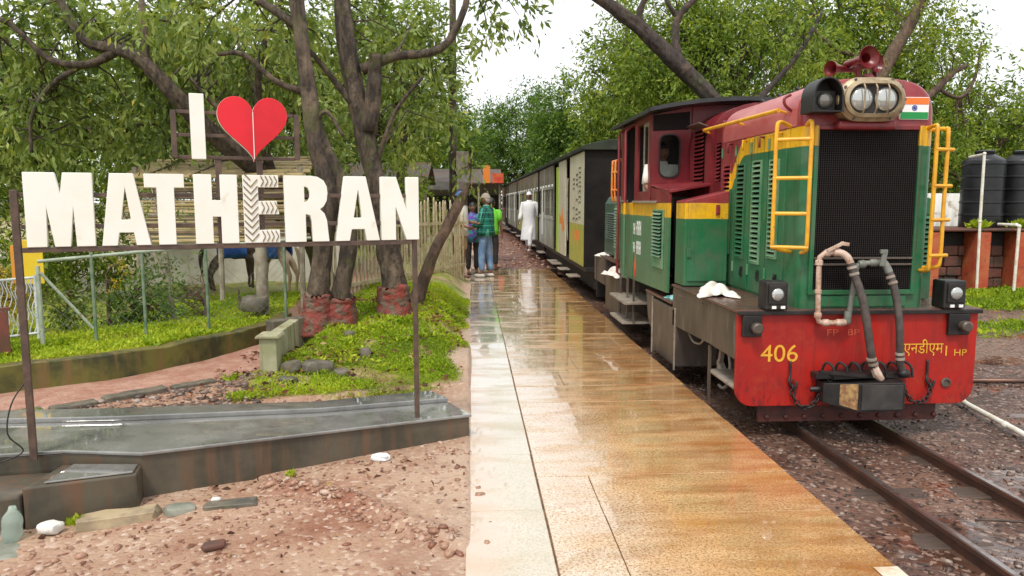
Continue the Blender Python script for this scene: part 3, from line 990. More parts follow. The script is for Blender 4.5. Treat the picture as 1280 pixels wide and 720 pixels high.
def pebbles(name, label, n, sample, zf, size, mat):
    P = sample(n)
    n = len(P)
    s = size[0] * (size[1] / size[0]) ** (RNG.random(n) ** 3.0)
    V = ICO_V[None] * (1 + RNG.uniform(-.28, .28, (n, len(ICO_V), 1)))
    V = V * (s[:, None, None] * np.stack([RNG.uniform(.8, 1.5, n), RNG.uniform(.6, 1.1, n), RNG.uniform(.35, .7, n)], 1)[:, None, :])
    a = RNG.uniform(0, 2 * PI, n); ca, sa = np.cos(a)[:, None], np.sin(a)[:, None]
    V = np.stack([V[..., 0] * ca - V[..., 1] * sa, V[..., 0] * sa + V[..., 1] * ca, V[..., 2]], 2)
    z = zf(P[:, 0], P[:, 1]) + s * .12
    V = V + np.stack([P[:, 0], P[:, 1], z], 1)[:, None, :]
    F = ICO_F[None] + (np.arange(n) * len(ICO_V))[:, None, None]
    o = tri_object(name, V.reshape(-1, 3), F.reshape(-1, 3), np.repeat(RNG.random(n), len(ICO_F)), mat, kind='stuff')
    return tag(o, label, 'gravel')
def s_yard(n):
    X = np.minimum(RNG.uniform(-3.6, .10, n * 2), RNG.uniform(-.02, .30, n * 2)); Y = RNG.uniform(1.9, 4.9, n * 2)
    d = vnoise(X * 2.1, Y * 2.1, 61) * .7 + vnoise(X * 6, Y * 6, 62) * .3
    k = (Y < 3.98 + (X + 1.8) * .42) & (RNG.random(n * 2) < smoothstep(.25, .75, d) + .12)
    return np.stack([X[k], Y[k]], 1)[:n]
pebbles('loose_gravel', 'loose red and tan gravel scattered over the wet yard', 2600, s_yard, left_z, (.003, .026), 'pebbles_red')
def s_ridge(n):
    t = RNG.random(n); X = -1.15 + 1.05 * t + RNG.normal(0, .04, n); Y = 4.15 - .9 * t + RNG.normal(0, .05, n)
    return np.stack([X, Y], 1)
pebbles('kerb_rubble', 'line of broken red rubble from a buried kerb crossing the gravel yard', 260, s_ridge, left_z, (.008, .035), 'pebbles_red')
def s_end(n):
    return np.stack([RNG.uniform(-.2, 1.9, n), RNG.uniform(17.2, 30, n)], 1)
pebbles('end_gravel', 'broken red stones strewn on the earth beyond the platform end', 1500, s_end, lambda X, Y: X * 0 - .01, (.012, .07), 'pebbles_red')
def s_strip(n):
    X = RNG.uniform(-3.9, -1.6, n * 4); Y = RNG.uniform(4.6, 6.5, n * 4)
    pl = seg_dist(X, Y, PATH_LO)
    k = (pl < -.03) & (pl > -.95) & (Y > 4.95 + (X + 1) * .16)
    return np.stack([X[k], Y[k]], 1)[:n]
pebbles('rubble_strip', 'grey rubble stones between the sign plinth and the red path', 1300, s_strip, left_z, (.008, .05), 'pebbles_grey')
def s_track(n):
    X = RNG.uniform(1.85, 5.2, n * 3); Y = RNG.uniform(2.2, 8.5, n * 3)
    d = vnoise(X * 1.9, Y * 1.9, 71) * .6 + vnoise(X * 5, Y * 5, 72) * .4
    k = (RNG.random(n * 3) < smoothstep(.3, .7, d) + .1) & (np.abs(np.abs(X - 2.78) - .325) > .06)
    return np.stack([X[k], Y[k]], 1)[:n]
pebbles('track_ballast', 'dark gravel and chips strewn in the mud around the rails', 7000, s_track, right_z, (.004, .026), 'pebbles_grey')

# ================================================================== SIGN PLINTH AND THINGS ROUND IT
plinth = thing('concrete_plinth', (-1.2, 4.5, 0), 'long wet dark concrete plinth carrying the big letter sign', 'plinth')
FR = [(-2.62, 3.64), (-.02, 4.75)]          # front edge
def pz(x): return .20 - .022 * (x + 1.8)     # top falls slightly to the right
def top_poly(b, pts, dz=0, bottom=-.3):
    n = len(pts)
    vs_ = [(p[0], p[1], bottom) for p in pts] + [(p[0], p[1], pz(p[0]) + dz) for p in pts]
    b.add(vs_, [tuple(range(n))[::-1], tuple(range(n, 2 * n))] + [(i, (i + 1) % n, n + (i + 1) % n, n + i) for i in range(n)])
body = MB()
top_poly(body, [(-1.80, 3.99), (-.02, 4.755), (-.30, 5.235), (-1.03, 4.93), (-2.3, 4.74), (-4.4, 4.5), (-4.4, 3.35), (-2.62, 3.93), (-2.22, 4.02)], dz=-.022)
body.build('wall', 'plinth_face', plinth, bevel=.008)
cap = MB()
top_poly(cap, [(-1.79, 3.975), (-.005, 4.742), (-.16, 5.03), (-.99, 4.75), (-2.2, 4.54), (-4.4, 4.32), (-4.4, 3.36), (-2.62, 3.92), (-2.22, 4.01)], dz=0, bottom=.10)
cp = cap.v
cap.v = [(q[0], q[1], (pz(q[0]) - .02) if q[2] < .11 else q[2]) for q in cp]
cap.build('top_slab', 'plinth_top', plinth, bevel=.006)
lg = MB()
top_poly(lg, [(-.17, 5.045), (-.30, 5.245), (-1.03, 4.94), (-2.3, 4.745), (-4.4, 4.51), (-4.4, 4.335), (-2.2, 4.555), (-.99, 4.765)], dz=.028)
lg.v = [(q[0], q[1], (pz(q[0]) - .018) if q[2] < 0 else q[2]) for q in lg.v]
lg.build('back_kerb', 'plinth_top', plinth, bevel=.006)
st = MB(); top_poly(st, [(-2.24, 3.66), (-1.77, 3.86), (-1.80, 3.99), (-2.22, 4.00)], dz=-.075)
st.build('low_block', 'plinth_face', plinth, bevel=.01)
st = MB(); top_poly(st, [(-2.16, 3.71), (-1.79, 3.862), (-1.815, 3.975), (-2.15, 3.975)], dz=-.062, bottom=.1)
st.v = [(q[0], q[1], (pz(q[0]) - .073) if q[2] < .11 else q[2]) for q in st.v]
st.build('low_slab', 'plinth_top', plinth, bevel=.004)
st = MB(); top_poly(st, [(-2.75, 3.42), (-2.25, 3.655), (-2.235, 3.99), (-2.62, 3.91), (-4.4, 3.34), (-4.4, 2.75)], dz=-.11)
st.build('rough_end', 'plinth_face', plinth, bevel=.015)

def rock(name, label, c, size, rot, mat, seed, cat='stone', boxy=.5):
    r = random.Random(seed)
    bm = bmesh.new(); bmesh.ops.create_cube(bm, size=2.0)
    bmesh.ops.subdivide_edges(bm, edges=bm.edges, cuts=2, use_grid_fill=True)
    b = MB()
    from mathutils import Euler
    R = Euler(rot).to_matrix()
    vs_ = []
    for v in bm.verts:
        q = v.co.copy(); n = q.normalized()
        q = q * boxy + n * (1.25 * (1 - boxy))
        q *= 1 + r.uniform(-.10, .10)
        q = Vector((q.x * size[0] / 2, q.y * size[1] / 2, q.z * size[2] / 2))
        vs_.append(Vector(c) + R @ q)
    bm.verts.index_update()
    b.add(vs_, [tuple(v.index for v in f.verts) for f in bm.faces]); bm.free()
    o = b.build(name, mat, smooth='auto', bevel=.003)
    return tag(o, label, cat)
rock('stone_block', 'long tan stone block lying at the foot of the plinth', (-1.80, 3.70, -.055), (.36, .12, .075), (0, 0, .32), 'stone_tan', 1, boxy=.8)
rock('stone_block', 'short grey green stone next to the long tan block', (-1.53, 3.79, -.06), (.14, .11, .07), (0, .1, .5), 'stone_grey', 2, boxy=.6)
rock('stone_slab', 'dark flat stone slab half buried by the plinth foot', (-1.28, 3.83, -.05), (.26, .09, .045), (0, 0, .2), 'stone_dark', 3, boxy=.8)
rock('stone_flake', 'small dark red flake of stone alone on open gravel', (-1.20, 3.33, -.03), (.10, .06, .03), (0, 0, .35), 'laterite_dark', 4)
rock('white_stone', 'small white stone near the plinth with dark slab beside it', (-1.37, 3.87, -.035), (.05, .035, .03), (0, 0, .1), 'stone_white', 5)
rock('white_stone', 'white lumpy stone resting on the grey paving stone by the bottle', (-2.08, 3.60, -.045), (.10, .075, .05), (0, 0, -.3), 'stone_white', 6)
rock('paving_stone', 'flat grey broken paving stone at the rough end of the plinth', (-2.22, 3.46, -.105), (.62, .22, .04), (0, .02, .28), 'stone_grey', 7, boxy=.9)
b = MB()
pts = []
for i in range(9):
    a = i / 8
    rr = [.035, .045, .047, .043, .046, .045, .036, .020, .016][i]
    pts.append((rr, .17 * a))
b.lathe(pts, (-2.24, 3.555, -.085), axis=(.06, .05, 1), seg=14)
tag(b.build('plastic_bottle', 'bottle_green', smooth=True), 'crumpled pale green plastic bottle standing against the plinth end', 'bottle')
b = MB(); vs_ = []
rr_ = random.Random(4)
b.ball((-.56, 4.36, .012), (.062, .032, .026), 12, 8)
b.v = [(q[0] + rr_.uniform(-.008, .008), q[1] + rr_.uniform(-.006, .006), q[2] + rr_.uniform(-.005, .005)) for q in b.v]
tag(b.build('crumpled_bag', 'plastic_white', fix=False), 'crumpled white plastic bag on the red gravel below the plinth', 'litter')

# ---- the mossy wall, the path kerb, the gate-post block, stones of the tree bed
def ribbon_wall(b, pts, th, z0, z1, wob=0.0, seed=0):
    r = random.Random(seed)
    P = [Vector((p[0], p[1], 0)) for p in pts]
    rings = []
    for i, p in enumerate(P):
        t = (P[min(i + 1, len(P) - 1)] - P[max(i - 1, 0)]).normalized()
        n = Vector((-t.y, t.x, 0))
        zt = (z1(p.x, p.y) if callable(z1) else z1) + r.uniform(-wob, wob)
        a, c = p - n * th / 2, p + n * th / 2
        rings.append([(a.x, a.y, z0), (c.x, c.y, z0), (c.x, c.y, zt), (a.x, a.y, zt)])
    b.loft(rings)
def densify(pts, step):
    out = []
    for a, c in zip(pts[:-1], pts[1:]):
        L = math.hypot(c[0] - a[0], c[1] - a[1]); n = max(1, int(L / step))
        for i in range(n): out.append((a[0] + (c[0] - a[0]) * i / n, a[1] + (c[1] - a[1]) * i / n))
    out.append(pts[-1]); return out
b = MB(); ribbon_wall(b, densify([tuple(p[:2]) for p in spline(WALL[:6], 5)], .12), .14, -.2, .265, .012, 3)
tag(b.build('retaining_wall', 'mossy_wall', smooth='auto', bevel=.01), 'low mossy green retaining wall along the far side of the red path', 'wall')
kerb = thing('path_kerb', (-3.0, 5.5, 0), 'broken line of dark kerb stones edging the near side of the red path', 'kerb')
kp = densify([(-4.6, 4.24), (-3.32, 5.24), (-1.98, 6.50)], .05)
i = 0; rk = random.Random(9)
while i < len(kp) - 12:
    n = rk.randint(7, 11)
    seg = kp[i:i + n]; i += n
    b = MB(); ribbon_wall(b, [(p[0] + .02, p[1] - .02) for p in seg], .10 + rk.uniform(-.01, .02), -.12, .075 + rk.uniform(-.018, .012), .004, i)
    b.build('kerb_stone', 'stone_dark', kerb, bevel=.012)
gp = MB(); gp.box(-1.80, -1.655, 6.26, 6.42, -.1, .40)
gp.prism([(-1.83, .40), (-1.625, .40), (-1.64, .43), (-1.815, .43)], 'y', 6.23, 6.45)
gp.prism([(6.42, -.1), (7.3, -.1), (7.3, .40), (6.42, .40)], 'x', -1.80, -1.70)
tag(gp.build('concrete_pillar', 'post_concrete', bevel=.008), 'squat yellowish concrete pillar at the corner of the tree bed', 'pillar')
rk = random.Random(17)
bedlab = ['largest squarish stone in the tree bed behind the pillar', 'pointed stone on the grass of the tree bed', 'rounded grey stone beside the concrete pillar',
          'flat stone low in the tree bed facing the plinth', 'small stone near the painted tree base', 'mossy stone under the leaning stones of the bed']
for j, (x, y_, sx, sy, sz) in enumerate([(-1.33, 6.35, .24, .14, .12), (-.98, 6.75, .10, .09, .10), (-1.55, 6.32, .16, .12, .11), (-1.52, 6.08, .14, .10, .06), (-1.2, 7.2, .11, .10, .08), (-1.12, 6.3, .13, .10, .06)]):
    rock('bed_stone', bedlab[j], (x, y_, float(left_z(np.array([x]), np.array([y_]))[0]) + sz * .3), (sx, sy, sz), (rk.uniform(-.2, .2), rk.uniform(-.2, .2), rk.uniform(-.6, .6)), 'stone_dark', 30 + j, boxy=.42)
b = MB(); ribbon_wall(b, [(-2.02, 7.4), (-1.75, 7.66), (-1.62, 7.72)], .14, 0, .37, .01, 5)
tag(b.build('stone_ledge', 'stone_dark', bevel=.012), 'short dark stone ledge next to the red painted forked trunk', 'ledge')

# ================================================================== THE BIG LETTER SIGN
SA = Vector((-2.371, 3.929, 0)); SB = Vector((-.349, 4.669, 0))
SD = (SB - SA).normalized(); SN = Vector((SD.y, -SD.x, 0)); SANG = math.atan2(SD.y, SD.x)
sign = thing('letter_sign', (-1.36, 4.30, .19), 'big white letters and a red heart on brown steel posts standing on the wet plinth', 'sign')
def sp(u, z, off=0.0):
    """point on the sign's plane; off > 0 is towards the reader"""
    q = SA + SD * u + SN * off
    return Vector((q.x, q.y, z))
LET = {
 'M': [[(0, 0), (0, 1), (.45, 1), (.52, .72), (.57, 1), (1, 1), (1, 0), (.72, 0), (.70, .52), (.63, 0), (.40, 0), (.31, .52), (.29, 0)]],
 'A': [[(0, 0), (.22, 1), (.70, 1), (1, 0), (.70, 0), (.655, .18), (.36, .18), (.31, 0)], [(.41, .36), (.52, .80), (.61, .36)]],
 'T': [[(.30, 0), (.30, .81), (0, .81), (0, 1), (1, 1), (1, .81), (.74, .81), (.74, 0)]],
 'H': [[(0, 0), (0, 1), (.41, 1), (.41, .63), (.60, .63), (.60, 1), (1, 1), (1, 0), (.60, 0), (.60, .39), (.41, .39), (.41, 0)]],
 'E': [[(0, 0), (0, 1), (1, 1), (1, .82), (.42, .82), (.42, .62), (.93, .62), (1, .42), (.42, .42), (.42, .19), (1, .19), (1, 0)]],
 'R': [[(0, 0), (0, 1), (.60, 1), (.76, .985), (.90, .93), (.97, .84), (.985, .74), (.96, .62), (.89, .54), (.80, .495), (.90, .43), (.955, .33), (1, 0), (.62, 0), (.60, .32), (.57, .40), (.47, .42), (.47, 0)],
       [(.45, .60), (.53, .62), (.57, .68), (.57, .76), (.53, .82), (.45, .84)]],
 'N': [[(0, 0), (0, 1), (.40, 1), (.68, .46), (.68, 1), (1, 1), (1, 0), (.66, 0), (.38, .52), (.38, 0)]],
 'I': [[(0, 0), (0, 1), (1, 1), (1, 0)]],
}
def letter(ch, u0, u1, z0, z1, off=.03, th=.045):
    w, h = u1 - u0, z1 - z0
    me = outline_mesh([[(a * w, b_ * h) for a, b_ in s_] for s_ in LET[ch]], th)
    me.materials.append(MATS['letter_cream'])
    o = link('letter', me, sp(u0, z0, off), sign, bevel=.003)
    o.rotation_euler.z = SANG
    return o
ZB, ZT = 1.315, 1.70
for ch, u0, u1 in [('M', .085, .395), ('A', .425, .660), ('T', .640, .838), ('H', .885, 1.112), ('E', 1.142, 1.335), ('R', 1.366, 1.616), ('A', 1.655, 1.92), ('N', 1.932, 2.168)]:
    lo = letter(ch, u0, u1, ZB, ZT)
    if ch == 'E':
        w, h = u1 - u0, ZT - ZB
        b = MB()
        def strip(p, q, t):
            (ax, az), (bx, bz) = p, q
            ps = []
            for (x_, z_), d in ((p, -t), (q, -t), (q, t), (p, t)):
                r_ = sp(u0 + x_, ZB + z_ + d, .0335); ps.append(r_)
            b.add(ps, [(0, 1, 2, 3)])
        sw = .42 * w; n = 10
        for i in range(n):
            zc = h * (i + .25) / n
            strip((.012 * w, zc + .042), (sw / 2, zc), .0045)
            if zc + .042 < h * .985: strip((sw / 2, zc), (sw * .96, zc + .042), .0045)
        for (z0_, z1_) in ((.835, .985), (.435, .605), (.015, .175)):
            zm = (z0_ + z1_) / 2
            for j in range(4):
                x_ = w * (.50 + j * .125)
                strip((x_, z0_ * h), (x_ + .016, zm * h), .006)
                strip((x_ + .016, zm * h), (x_, z1_ * h), .006)
        cv = b.build('chevron_stripes', 'chevron_brown', lo, fix=False)
        sol = cv.modifiers.new('thick', 'SOLIDIFY'); sol.thickness = .003; sol.offset = 0
letter('I', .884, .958, 1.783, 2.137)
# heart: white boxed body, two red front leaves meeting in a crease
HU, HZ0, HZ1 = 1.208, 1.775, 2.13
def heart_pts(n=40):
    P = []
    for i in range(n):
        t = 2 * PI * i / n
        x = 16 * math.sin(t) ** 3; z = 13 * math.cos(t) - 5 * math.cos(2 * t) - 2 * math.cos(3 * t) - math.cos(4 * t)
        P.append((x / 16, (z + 17) / 28.9))
    return P
hp = heart_pts(64)
hw, hh = .187, HZ1 - HZ0
me = outline_mesh([[(x * hw, z * hh) for x, z in hp]], .06)
me.materials.append(MATS['heart_white'])
hb = link('heart', me, sp(HU, HZ0, .045), sign); hb.rotation_euler.z = SANG
half = [(max(x, .008) * hw * .995, (z - .002) * hh) for x, z in hp if x >= -1e-6]
for sgn in (1, -1):
    b = MB(); n = len(half)
    fr = [sp(HU + sgn * x, HZ0 + z, .052 + .012 * (1 - x / hw)) for x, z in half]
    bk = [sp(HU + sgn * x, HZ0 + z, .0465) for x, z in half]
    b.add(fr + bk, [tuple(range(n)), tuple(range(n, 2 * n))[::-1]] + [(i, (i + 1) % n, n + (i + 1) % n, n + i) for i in range(n)])
    b.build('heart_leaf', 'heart_red', hb, bevel=.002)
b = MB()
b.tube([sp(HU, HZ0 + .012, .066), sp(HU, HZ0 + hh * .76, .066)], .0025, 6)
b.build('crease', 'heart_white', hb)
# steel frame
def bar(name, p, q, w=.032):
    b = MB(); b.tube([p, q], w * .707, 4)
    return b.build(name, 'sign_steel', sign)
def post(u, z0, z1, w=.04):
    b = MB()
    c = [sp(u + a * w / 2, 0, o_ * w / 2) for a, o_ in ((-1, -1), (1, -1), (1, 1), (-1, 1))]
    b.loft([[(q.x, q.y, z0) for q in c], [(q.x, q.y, z1) for q in c]])
    return b.build('post', 'sign_steel', sign, bevel=.003)
def hbar(u0, u1, z, h=.03, off=0.0, d=.03):
    b = MB()
    rings = []
    for u in (u0, u1):
        rings.append([sp(u, z - h / 2, off - d / 2), sp(u, z - h / 2, off + d / 2), sp(u, z + h / 2, off + d / 2), sp(u, z + h / 2, off - d / 2)])
    b.loft(rings); return b.build('crossbar', 'sign_steel', sign, bevel=.002)
post(.038, .18, 1.61, .034); post(2.145, .14, 1.62, .028)
hbar(.06, 2.125, 1.300, .026, off=.008); hbar(.06, 2.125, 1.42, .022, off=-.012); hbar(.06, 2.125, 1.585, .022, off=-.012)
for u in (.80, 1.45):
    b = MB(); rings = [[sp(u - .014, z, -.014), sp(u + .014, z, -.014), sp(u + .014, z, .014), sp(u - .014, z, .014)] for z in (1.79, 2.045)]
    b.loft(rings); b.build('frame_upright', 'sign_steel', sign, bevel=.002)
for z in (1.795, 1.915, 2.04): hbar(.816, 1.434, z, .018, off=-.006, d=.018)
for u in (1.02, 1.24):
    b = MB(); rings = [[sp(u - .016, z, -.03), sp(u + .016, z, -.03), sp(u + .016, z, -.002), sp(u - .016, z, -.002)] for z in (1.31, 1.786)]
    b.loft(rings); b.build('frame_upright', 'sign_steel', sign, bevel=.002)
b = MB(); b.tube(spline([tuple(sp(.03, .62, -.03)), tuple(sp(-.04, .5, .02)), tuple(sp(-.06, .35, .05)), tuple(sp(.0, .25, .04)), tuple(sp(-.10, .205, .06))], 6), .004, 6)
b.build('cable', 'steel_black', sign, smooth=True)

# ================================================================== THE LOCOMOTIVE
LC = 2.84                                   # centre line of the superstructure
loco = thing('locomotive', (2.80, 8.0, -.13), 'red, yellow and green narrow gauge diesel locomotive number 406 at the platform', 'locomotive')
# ---- front hood: rounded barrel roof, rounded front corners
def hood_profile(hw, z0, zs, zc, n=9, e=3.3):
    """open-bottom outline from left foot over the roof to right foot"""
    P = [(-hw, z0), (-hw, z0 + .4 * (zs - z0)), (-hw, zs)]
    for i in range(1, 2 * n):
        a = PI - PI * i / (2 * n)
        c, s_ = math.cos(a), math.sin(a)
        P.append((hw * math.copysign(abs(c) ** (2 / e), c), zs + (zc - zs) * abs(s_) ** (2 / e)))
    P += [(hw, zs), (hw, z0 + .4 * (zs - z0)), (hw, z0)]
    return P
HW, HZ, HS, HC = .48, .775, 2.09, 2.42
def hood_rings(y0, y1, hw, z0, zs, zc, rc=.075):
    rings = []
    for i in range(6):
        a = (PI / 2) * i / 5
        ins = rc * (1 - math.sin(a)); yy_ = y0 + rc * (1 - math.cos(a))
        rings.append([(LC + x, yy_, z) for x, z in hood_profile(hw - ins, z0, zs - ins * .1, zc - ins * .16)])
    rings.append([(LC + x, y1, z) for x, z in hood_profile(hw, z0, zs, zc)])
    return rings
b = MB(); b.loft(hood_rings(5.20, 6.90, HW, HZ, HS, HC), closed=True)
hood = b.build('front_hood', 'loco_paint', loco, smooth='auto')
# separate curved roof skin, a hair proud, faded maroon, wet sheen painted in as pink
prof = hood_profile(HW, HZ, HS, HC)
roofp = [(x, z) for x, z in prof if z >= HS - .001]
b = MB()
rings = []
for yy_ in (5.34, 5.36, 6.14, 6.16, 6.90):
    k = 1.012 if yy_ not in (5.34, 6.15) else 1.006
    rings.append([(LC + x * k, yy_, HS + (z - HS) * k + .004) for x, z in roofp] + [(LC + x * .99, yy_, HS + (z - HS) * .97) for x, z in roofp[::-1]])
b.loft(rings)
roofskin = b.build('roof_skin', 'loco_roof', hood, smooth='auto')
for yy_ in (5.75, 6.10, 6.45):              # lifting hooks
    b = MB()
    b.tube(spline([(LC - .30, yy_ - .05, 2.37), (LC - .31, yy_ - .03, 2.42), (LC - .30, yy_ + .02, 2.425), (LC - .29, yy_ + .05, 2.39)], 4), .011, 6)
    b.tube([(LC - .34, yy_, 2.385), (LC - .26, yy_, 2.425)], .012, 6)
    b.build('lifting_hook', 'steel_black', hood, smooth=True)
# front frame and grille
GX0, GX1, GZ0, GZ1 = 2.455, 3.185, .915, 2.055
YF = 5.20
b = MB(); b.box(GX0, GX1, YF - .012, YF - .003, GZ0, GZ1)
grille = b.build('radiator_grille', 'grille_black', loco)
b = MB()
for i in range(46):
    x = GX0 + .012 + i * (GX1 - GX0 - .024) / 45
    b.box(x - .0016, x + .0016, YF - .020, YF - .0165, GZ0, GZ1)
for i in range(70):
    z = GZ0 + .012 + i * (GZ1 - GZ0 - .024) / 69
    b.box(GX0, GX1, YF - .0162, YF - .0128, z - .0016, z + .0016)
o = b.build('wire_mesh', 'grille_wire', grille, fix=False); o['kind'] = 'stuff'
for z in (1.10, 1.145):
    b = MB(); b.box(GX0 + .003, GX1 - .003, YF - .034, YF - .021, z - .007, z + .007); b.build('cross_slat', 'steel_grey', grille, bevel=.002)
def frame_bar(x0, x1, z0, z1, mat, nm='grille_frame'):
    b = MB(); b.box(x0, x1, YF - .030, YF + .02, z0, z1); return b.build(nm, mat, loco, bevel=.004)
frame_bar(GX0 - .03, GX0, GZ0 - .035, GZ1 + .03, 'loco_paint'); frame_bar(GX1, GX1 + .03, GZ0 - .035, GZ1 + .03, 'loco_paint')
frame_bar(GX0, GX1, GZ0 - .035, GZ0, 'loco_paint'); frame_bar(GX0, GX1, GZ1, GZ1 + .03, 'loco_maroon')
b = MB(); b.box(2.50, 3.16, YF - .02, YF - .002, .79, .872); b.build('sill_panel', 'loco_paint', loco, bevel=.006)

# ---- louvred doors on the left flank
XS = LC - HW                               # flank plane
slat_mesh = None
def slats(parent, x, y0, y1, z0, z1, n, mat, face='-x', proto=[None]):
    """a column of angled louvre blades, each a piece of its own"""
    ym = (y0 + y1) / 2
    b = MB()
    h = (z1 - z0) / n
    if face == '-x':
        b.add([(x, y0, h * .48), (x, y1, h * .48), (x - .020, y1, .0), (x - .020, y0, .0), (x, y0, h * .36), (x, y1, h * .36), (x - .017, y1, -.004), (x - .017, y0, -.004)],
              [(0, 1, 2, 3), (7, 6, 5, 4), (0, 3, 7, 4), (1, 5, 6, 2), (2, 6, 7, 3), (0, 4, 5, 1)])
    else:
        b.add([(y0, x, h * .60), (y1, x, h * .60), (y1, x - .020, 0), (y0, x - .020, 0), (y0, x, h * .48), (y1, x, h * .48), (y1, x - .017, -.004), (y0, x - .017, -.004)],
              [(0, 1, 2, 3), (7, 6, 5, 4), (0, 3, 7, 4), (1, 5, 6, 2), (2, 6, 7, 3), (0, 4, 5, 1)])
    o = b.build('louvre_blade', mat, parent, origin=(0, 0, 0))
    base = o.location.copy()
    for i in range(n):
        q = o if i == 0 else o.copy()
        if i: COL.objects.link(q); q.parent = parent
        q.location = base + Vector((0, 0, z0 + i * h + .006))
doors = [(5.46, 5.80, 5.58, 5.73, 1.12, 1.86, 'loco_door_faded'), (5.81, 6.17, 5.92, 6.08, 1.05, 1.87, 'loco_door_faded'),
         (6.18, 6.53, 6.28, 6.44, 1.07, 1.86, 'loco_paint'), (6.54, 6.885, 6.63, 6.79, 1.09, 1.87, 'loco_paint')]
for (a, c, la, lc, z0, z1, lm) in doors:
    b = MB(); b.box(XS - .012, XS + .004, a + .006, c - .006, .80, 2.075)
    d = b.build('louvre_door', 'loco_paint', loco, bevel=.003)
    b = MB(); b.box(XS - .0145, XS - .0122, la, lc, z0, z1); b.build('louvre_back', 'grille_black', d)
    for s_ in (la - .014, lc):
        b = MB(); b.box(XS - .030, XS - .0125, s_, s_ + .014, z0 - .014, z1 + .014); b.build('louvre_frame', lm, d, bevel=.002)
    for z in (z0 - .014, z1):
        b = MB(); b.box(XS - .030, XS - .0125, la, lc, z, z + .014); b.build('louvre_frame', lm, d, bevel=.002)
    slats(d, XS - .0148, la + .001, lc - .001, z0, z1, 20, lm)
    b = MB(); b.box(XS - .024, XS - .0125, a + .10, a + .14, .90, .99); b.box(XS - .034, XS - .024, a + .112, a + .128, .92, .97); b.build('latch', 'steel_black', d, bevel=.002)
    for z in (.93, 1.95):
        b = MB(); b.box(XS - .026, XS - .0125, c - .03, c - .008, z, z + .09); b.build('hinge', 'loco_door_faded', d, bevel=.003)
    b = MB(); b.tube([(XS - .012, a + .09, 2.06), (XS - .05, a + .09, 2.065), (XS - .05, a + .09, 2.02), (XS - .05, a + .09, 1.98)], .009, 6)
    b.build('door_hook', 'ladder_yellow' if z1 < 1.865 else 'loco_maroon', d, smooth=True)
# small maroon louvre, rear top of the hood
b = MB(); b.box(XS - .010, XS + .3, 6.905, 7.10, .80, 2.30); ib = b.build('intake_box', 'loco_maroon', loco, bevel=.01)
b = MB(); b.box(XS - .014, XS - .0105, 6.93, 7.05, 1.74, 2.10); b.build('louvre_back', 'grille_black', ib)
slats(ib, XS - .0142, 6.93, 7.05, 1.74, 2.10, 10, 'loco_maroon')
# yellow grab rail along the roof edge
b = MB(); b.tube([(XS - .07, 5.50, 2.225), (XS - .07, 7.28, 2.245)], .017, 10)
for yy_ in (5.53, 6.4, 7.25): b.tube([(XS - .07, yy_, 2.23), (XS + .03, yy_, 2.20)], .010, 6)
b.build('grab_rail', 'ladder_yellow', loco, smooth='auto')
b = MB(); b.tube(spline([(XS + .02, 5.44, 2.20), (XS - .05, 5.43, 2.25), (XS - .06, 5.43, 2.30), (XS - .01, 5.44, 2.33)], 5), .011, 6); b.build('lamp_hook', 'loco_maroon', loco, smooth=True)

# ---- ladders on the front corners
def ladder(rails, rungs, r=.0145):
    b = MB()
    for P in rails: b.tube(spline(P, 5), r, 8)
    o = b.build('ladder', 'ladder_yellow', loco, smooth='auto')
    for p, q in rungs:
        c = MB(); c.tube([p, q], r * .95, 8); c.build('rung', 'ladder_yellow', o, smooth='auto')
la, lb = (2.165, 5.22), (2.365, 5.10)
ladder([[(la[0] + .14, la[1] + .10, 2.09), (la[0] + .03, la[1] + .02, 2.11), (la[0], la[1], 2.04), (la[0], la[1], 1.7), (la[0], la[1], 1.30), (la[0] + .02, la[1] + .02, 1.22), (la[0] + .19, la[1] + .12, 1.18)],
        [(lb[0] + .02, lb[1] + .13, 2.09), (lb[0] + .005, lb[1] + .03, 2.11), (lb[0], lb[1], 2.04), (lb[0], lb[1], 1.7), (lb[0], lb[1], 1.27), (lb[0] + .005, lb[1] + .03, 1.20), (lb[0] + .02, lb[1] + .13, 1.18)]],
       [((la[0] - .01, la[1] + .006, z), (lb[0] + .01, lb[1] - .006, z)) for z in (1.985, 1.715, 1.465, 1.225)])
ra, rb = (3.265, 5.10), (3.365, 5.13)
ladder([[(ra[0], ra[1] + .11, 2.07), (ra[0], ra[1] + .02, 2.08), (ra[0], ra[1], 2.02), (ra[0], ra[1], 1.5), (ra[0], ra[1], 1.12), (ra[0], ra[1] + .02, 1.06), (ra[0], ra[1] + .12, 1.05)],
        [(rb[0] - .06, rb[1] + .09, 2.06), (rb[0] - .01, rb[1] + .02, 2.06), (rb[0], rb[1], 2.01), (rb[0], rb[1], 1.5), (rb[0], rb[1], 1.14), (rb[0] - .02, rb[1] + .02, 1.08), (rb[0] - .08, rb[1] + .10, 1.07)]],
       [((ra[0] - .01, ra[1] - .006, z), (rb[0] + .055, rb[1] + .012, z)) for z in (1.915, 1.66, 1.42, 1.165)])

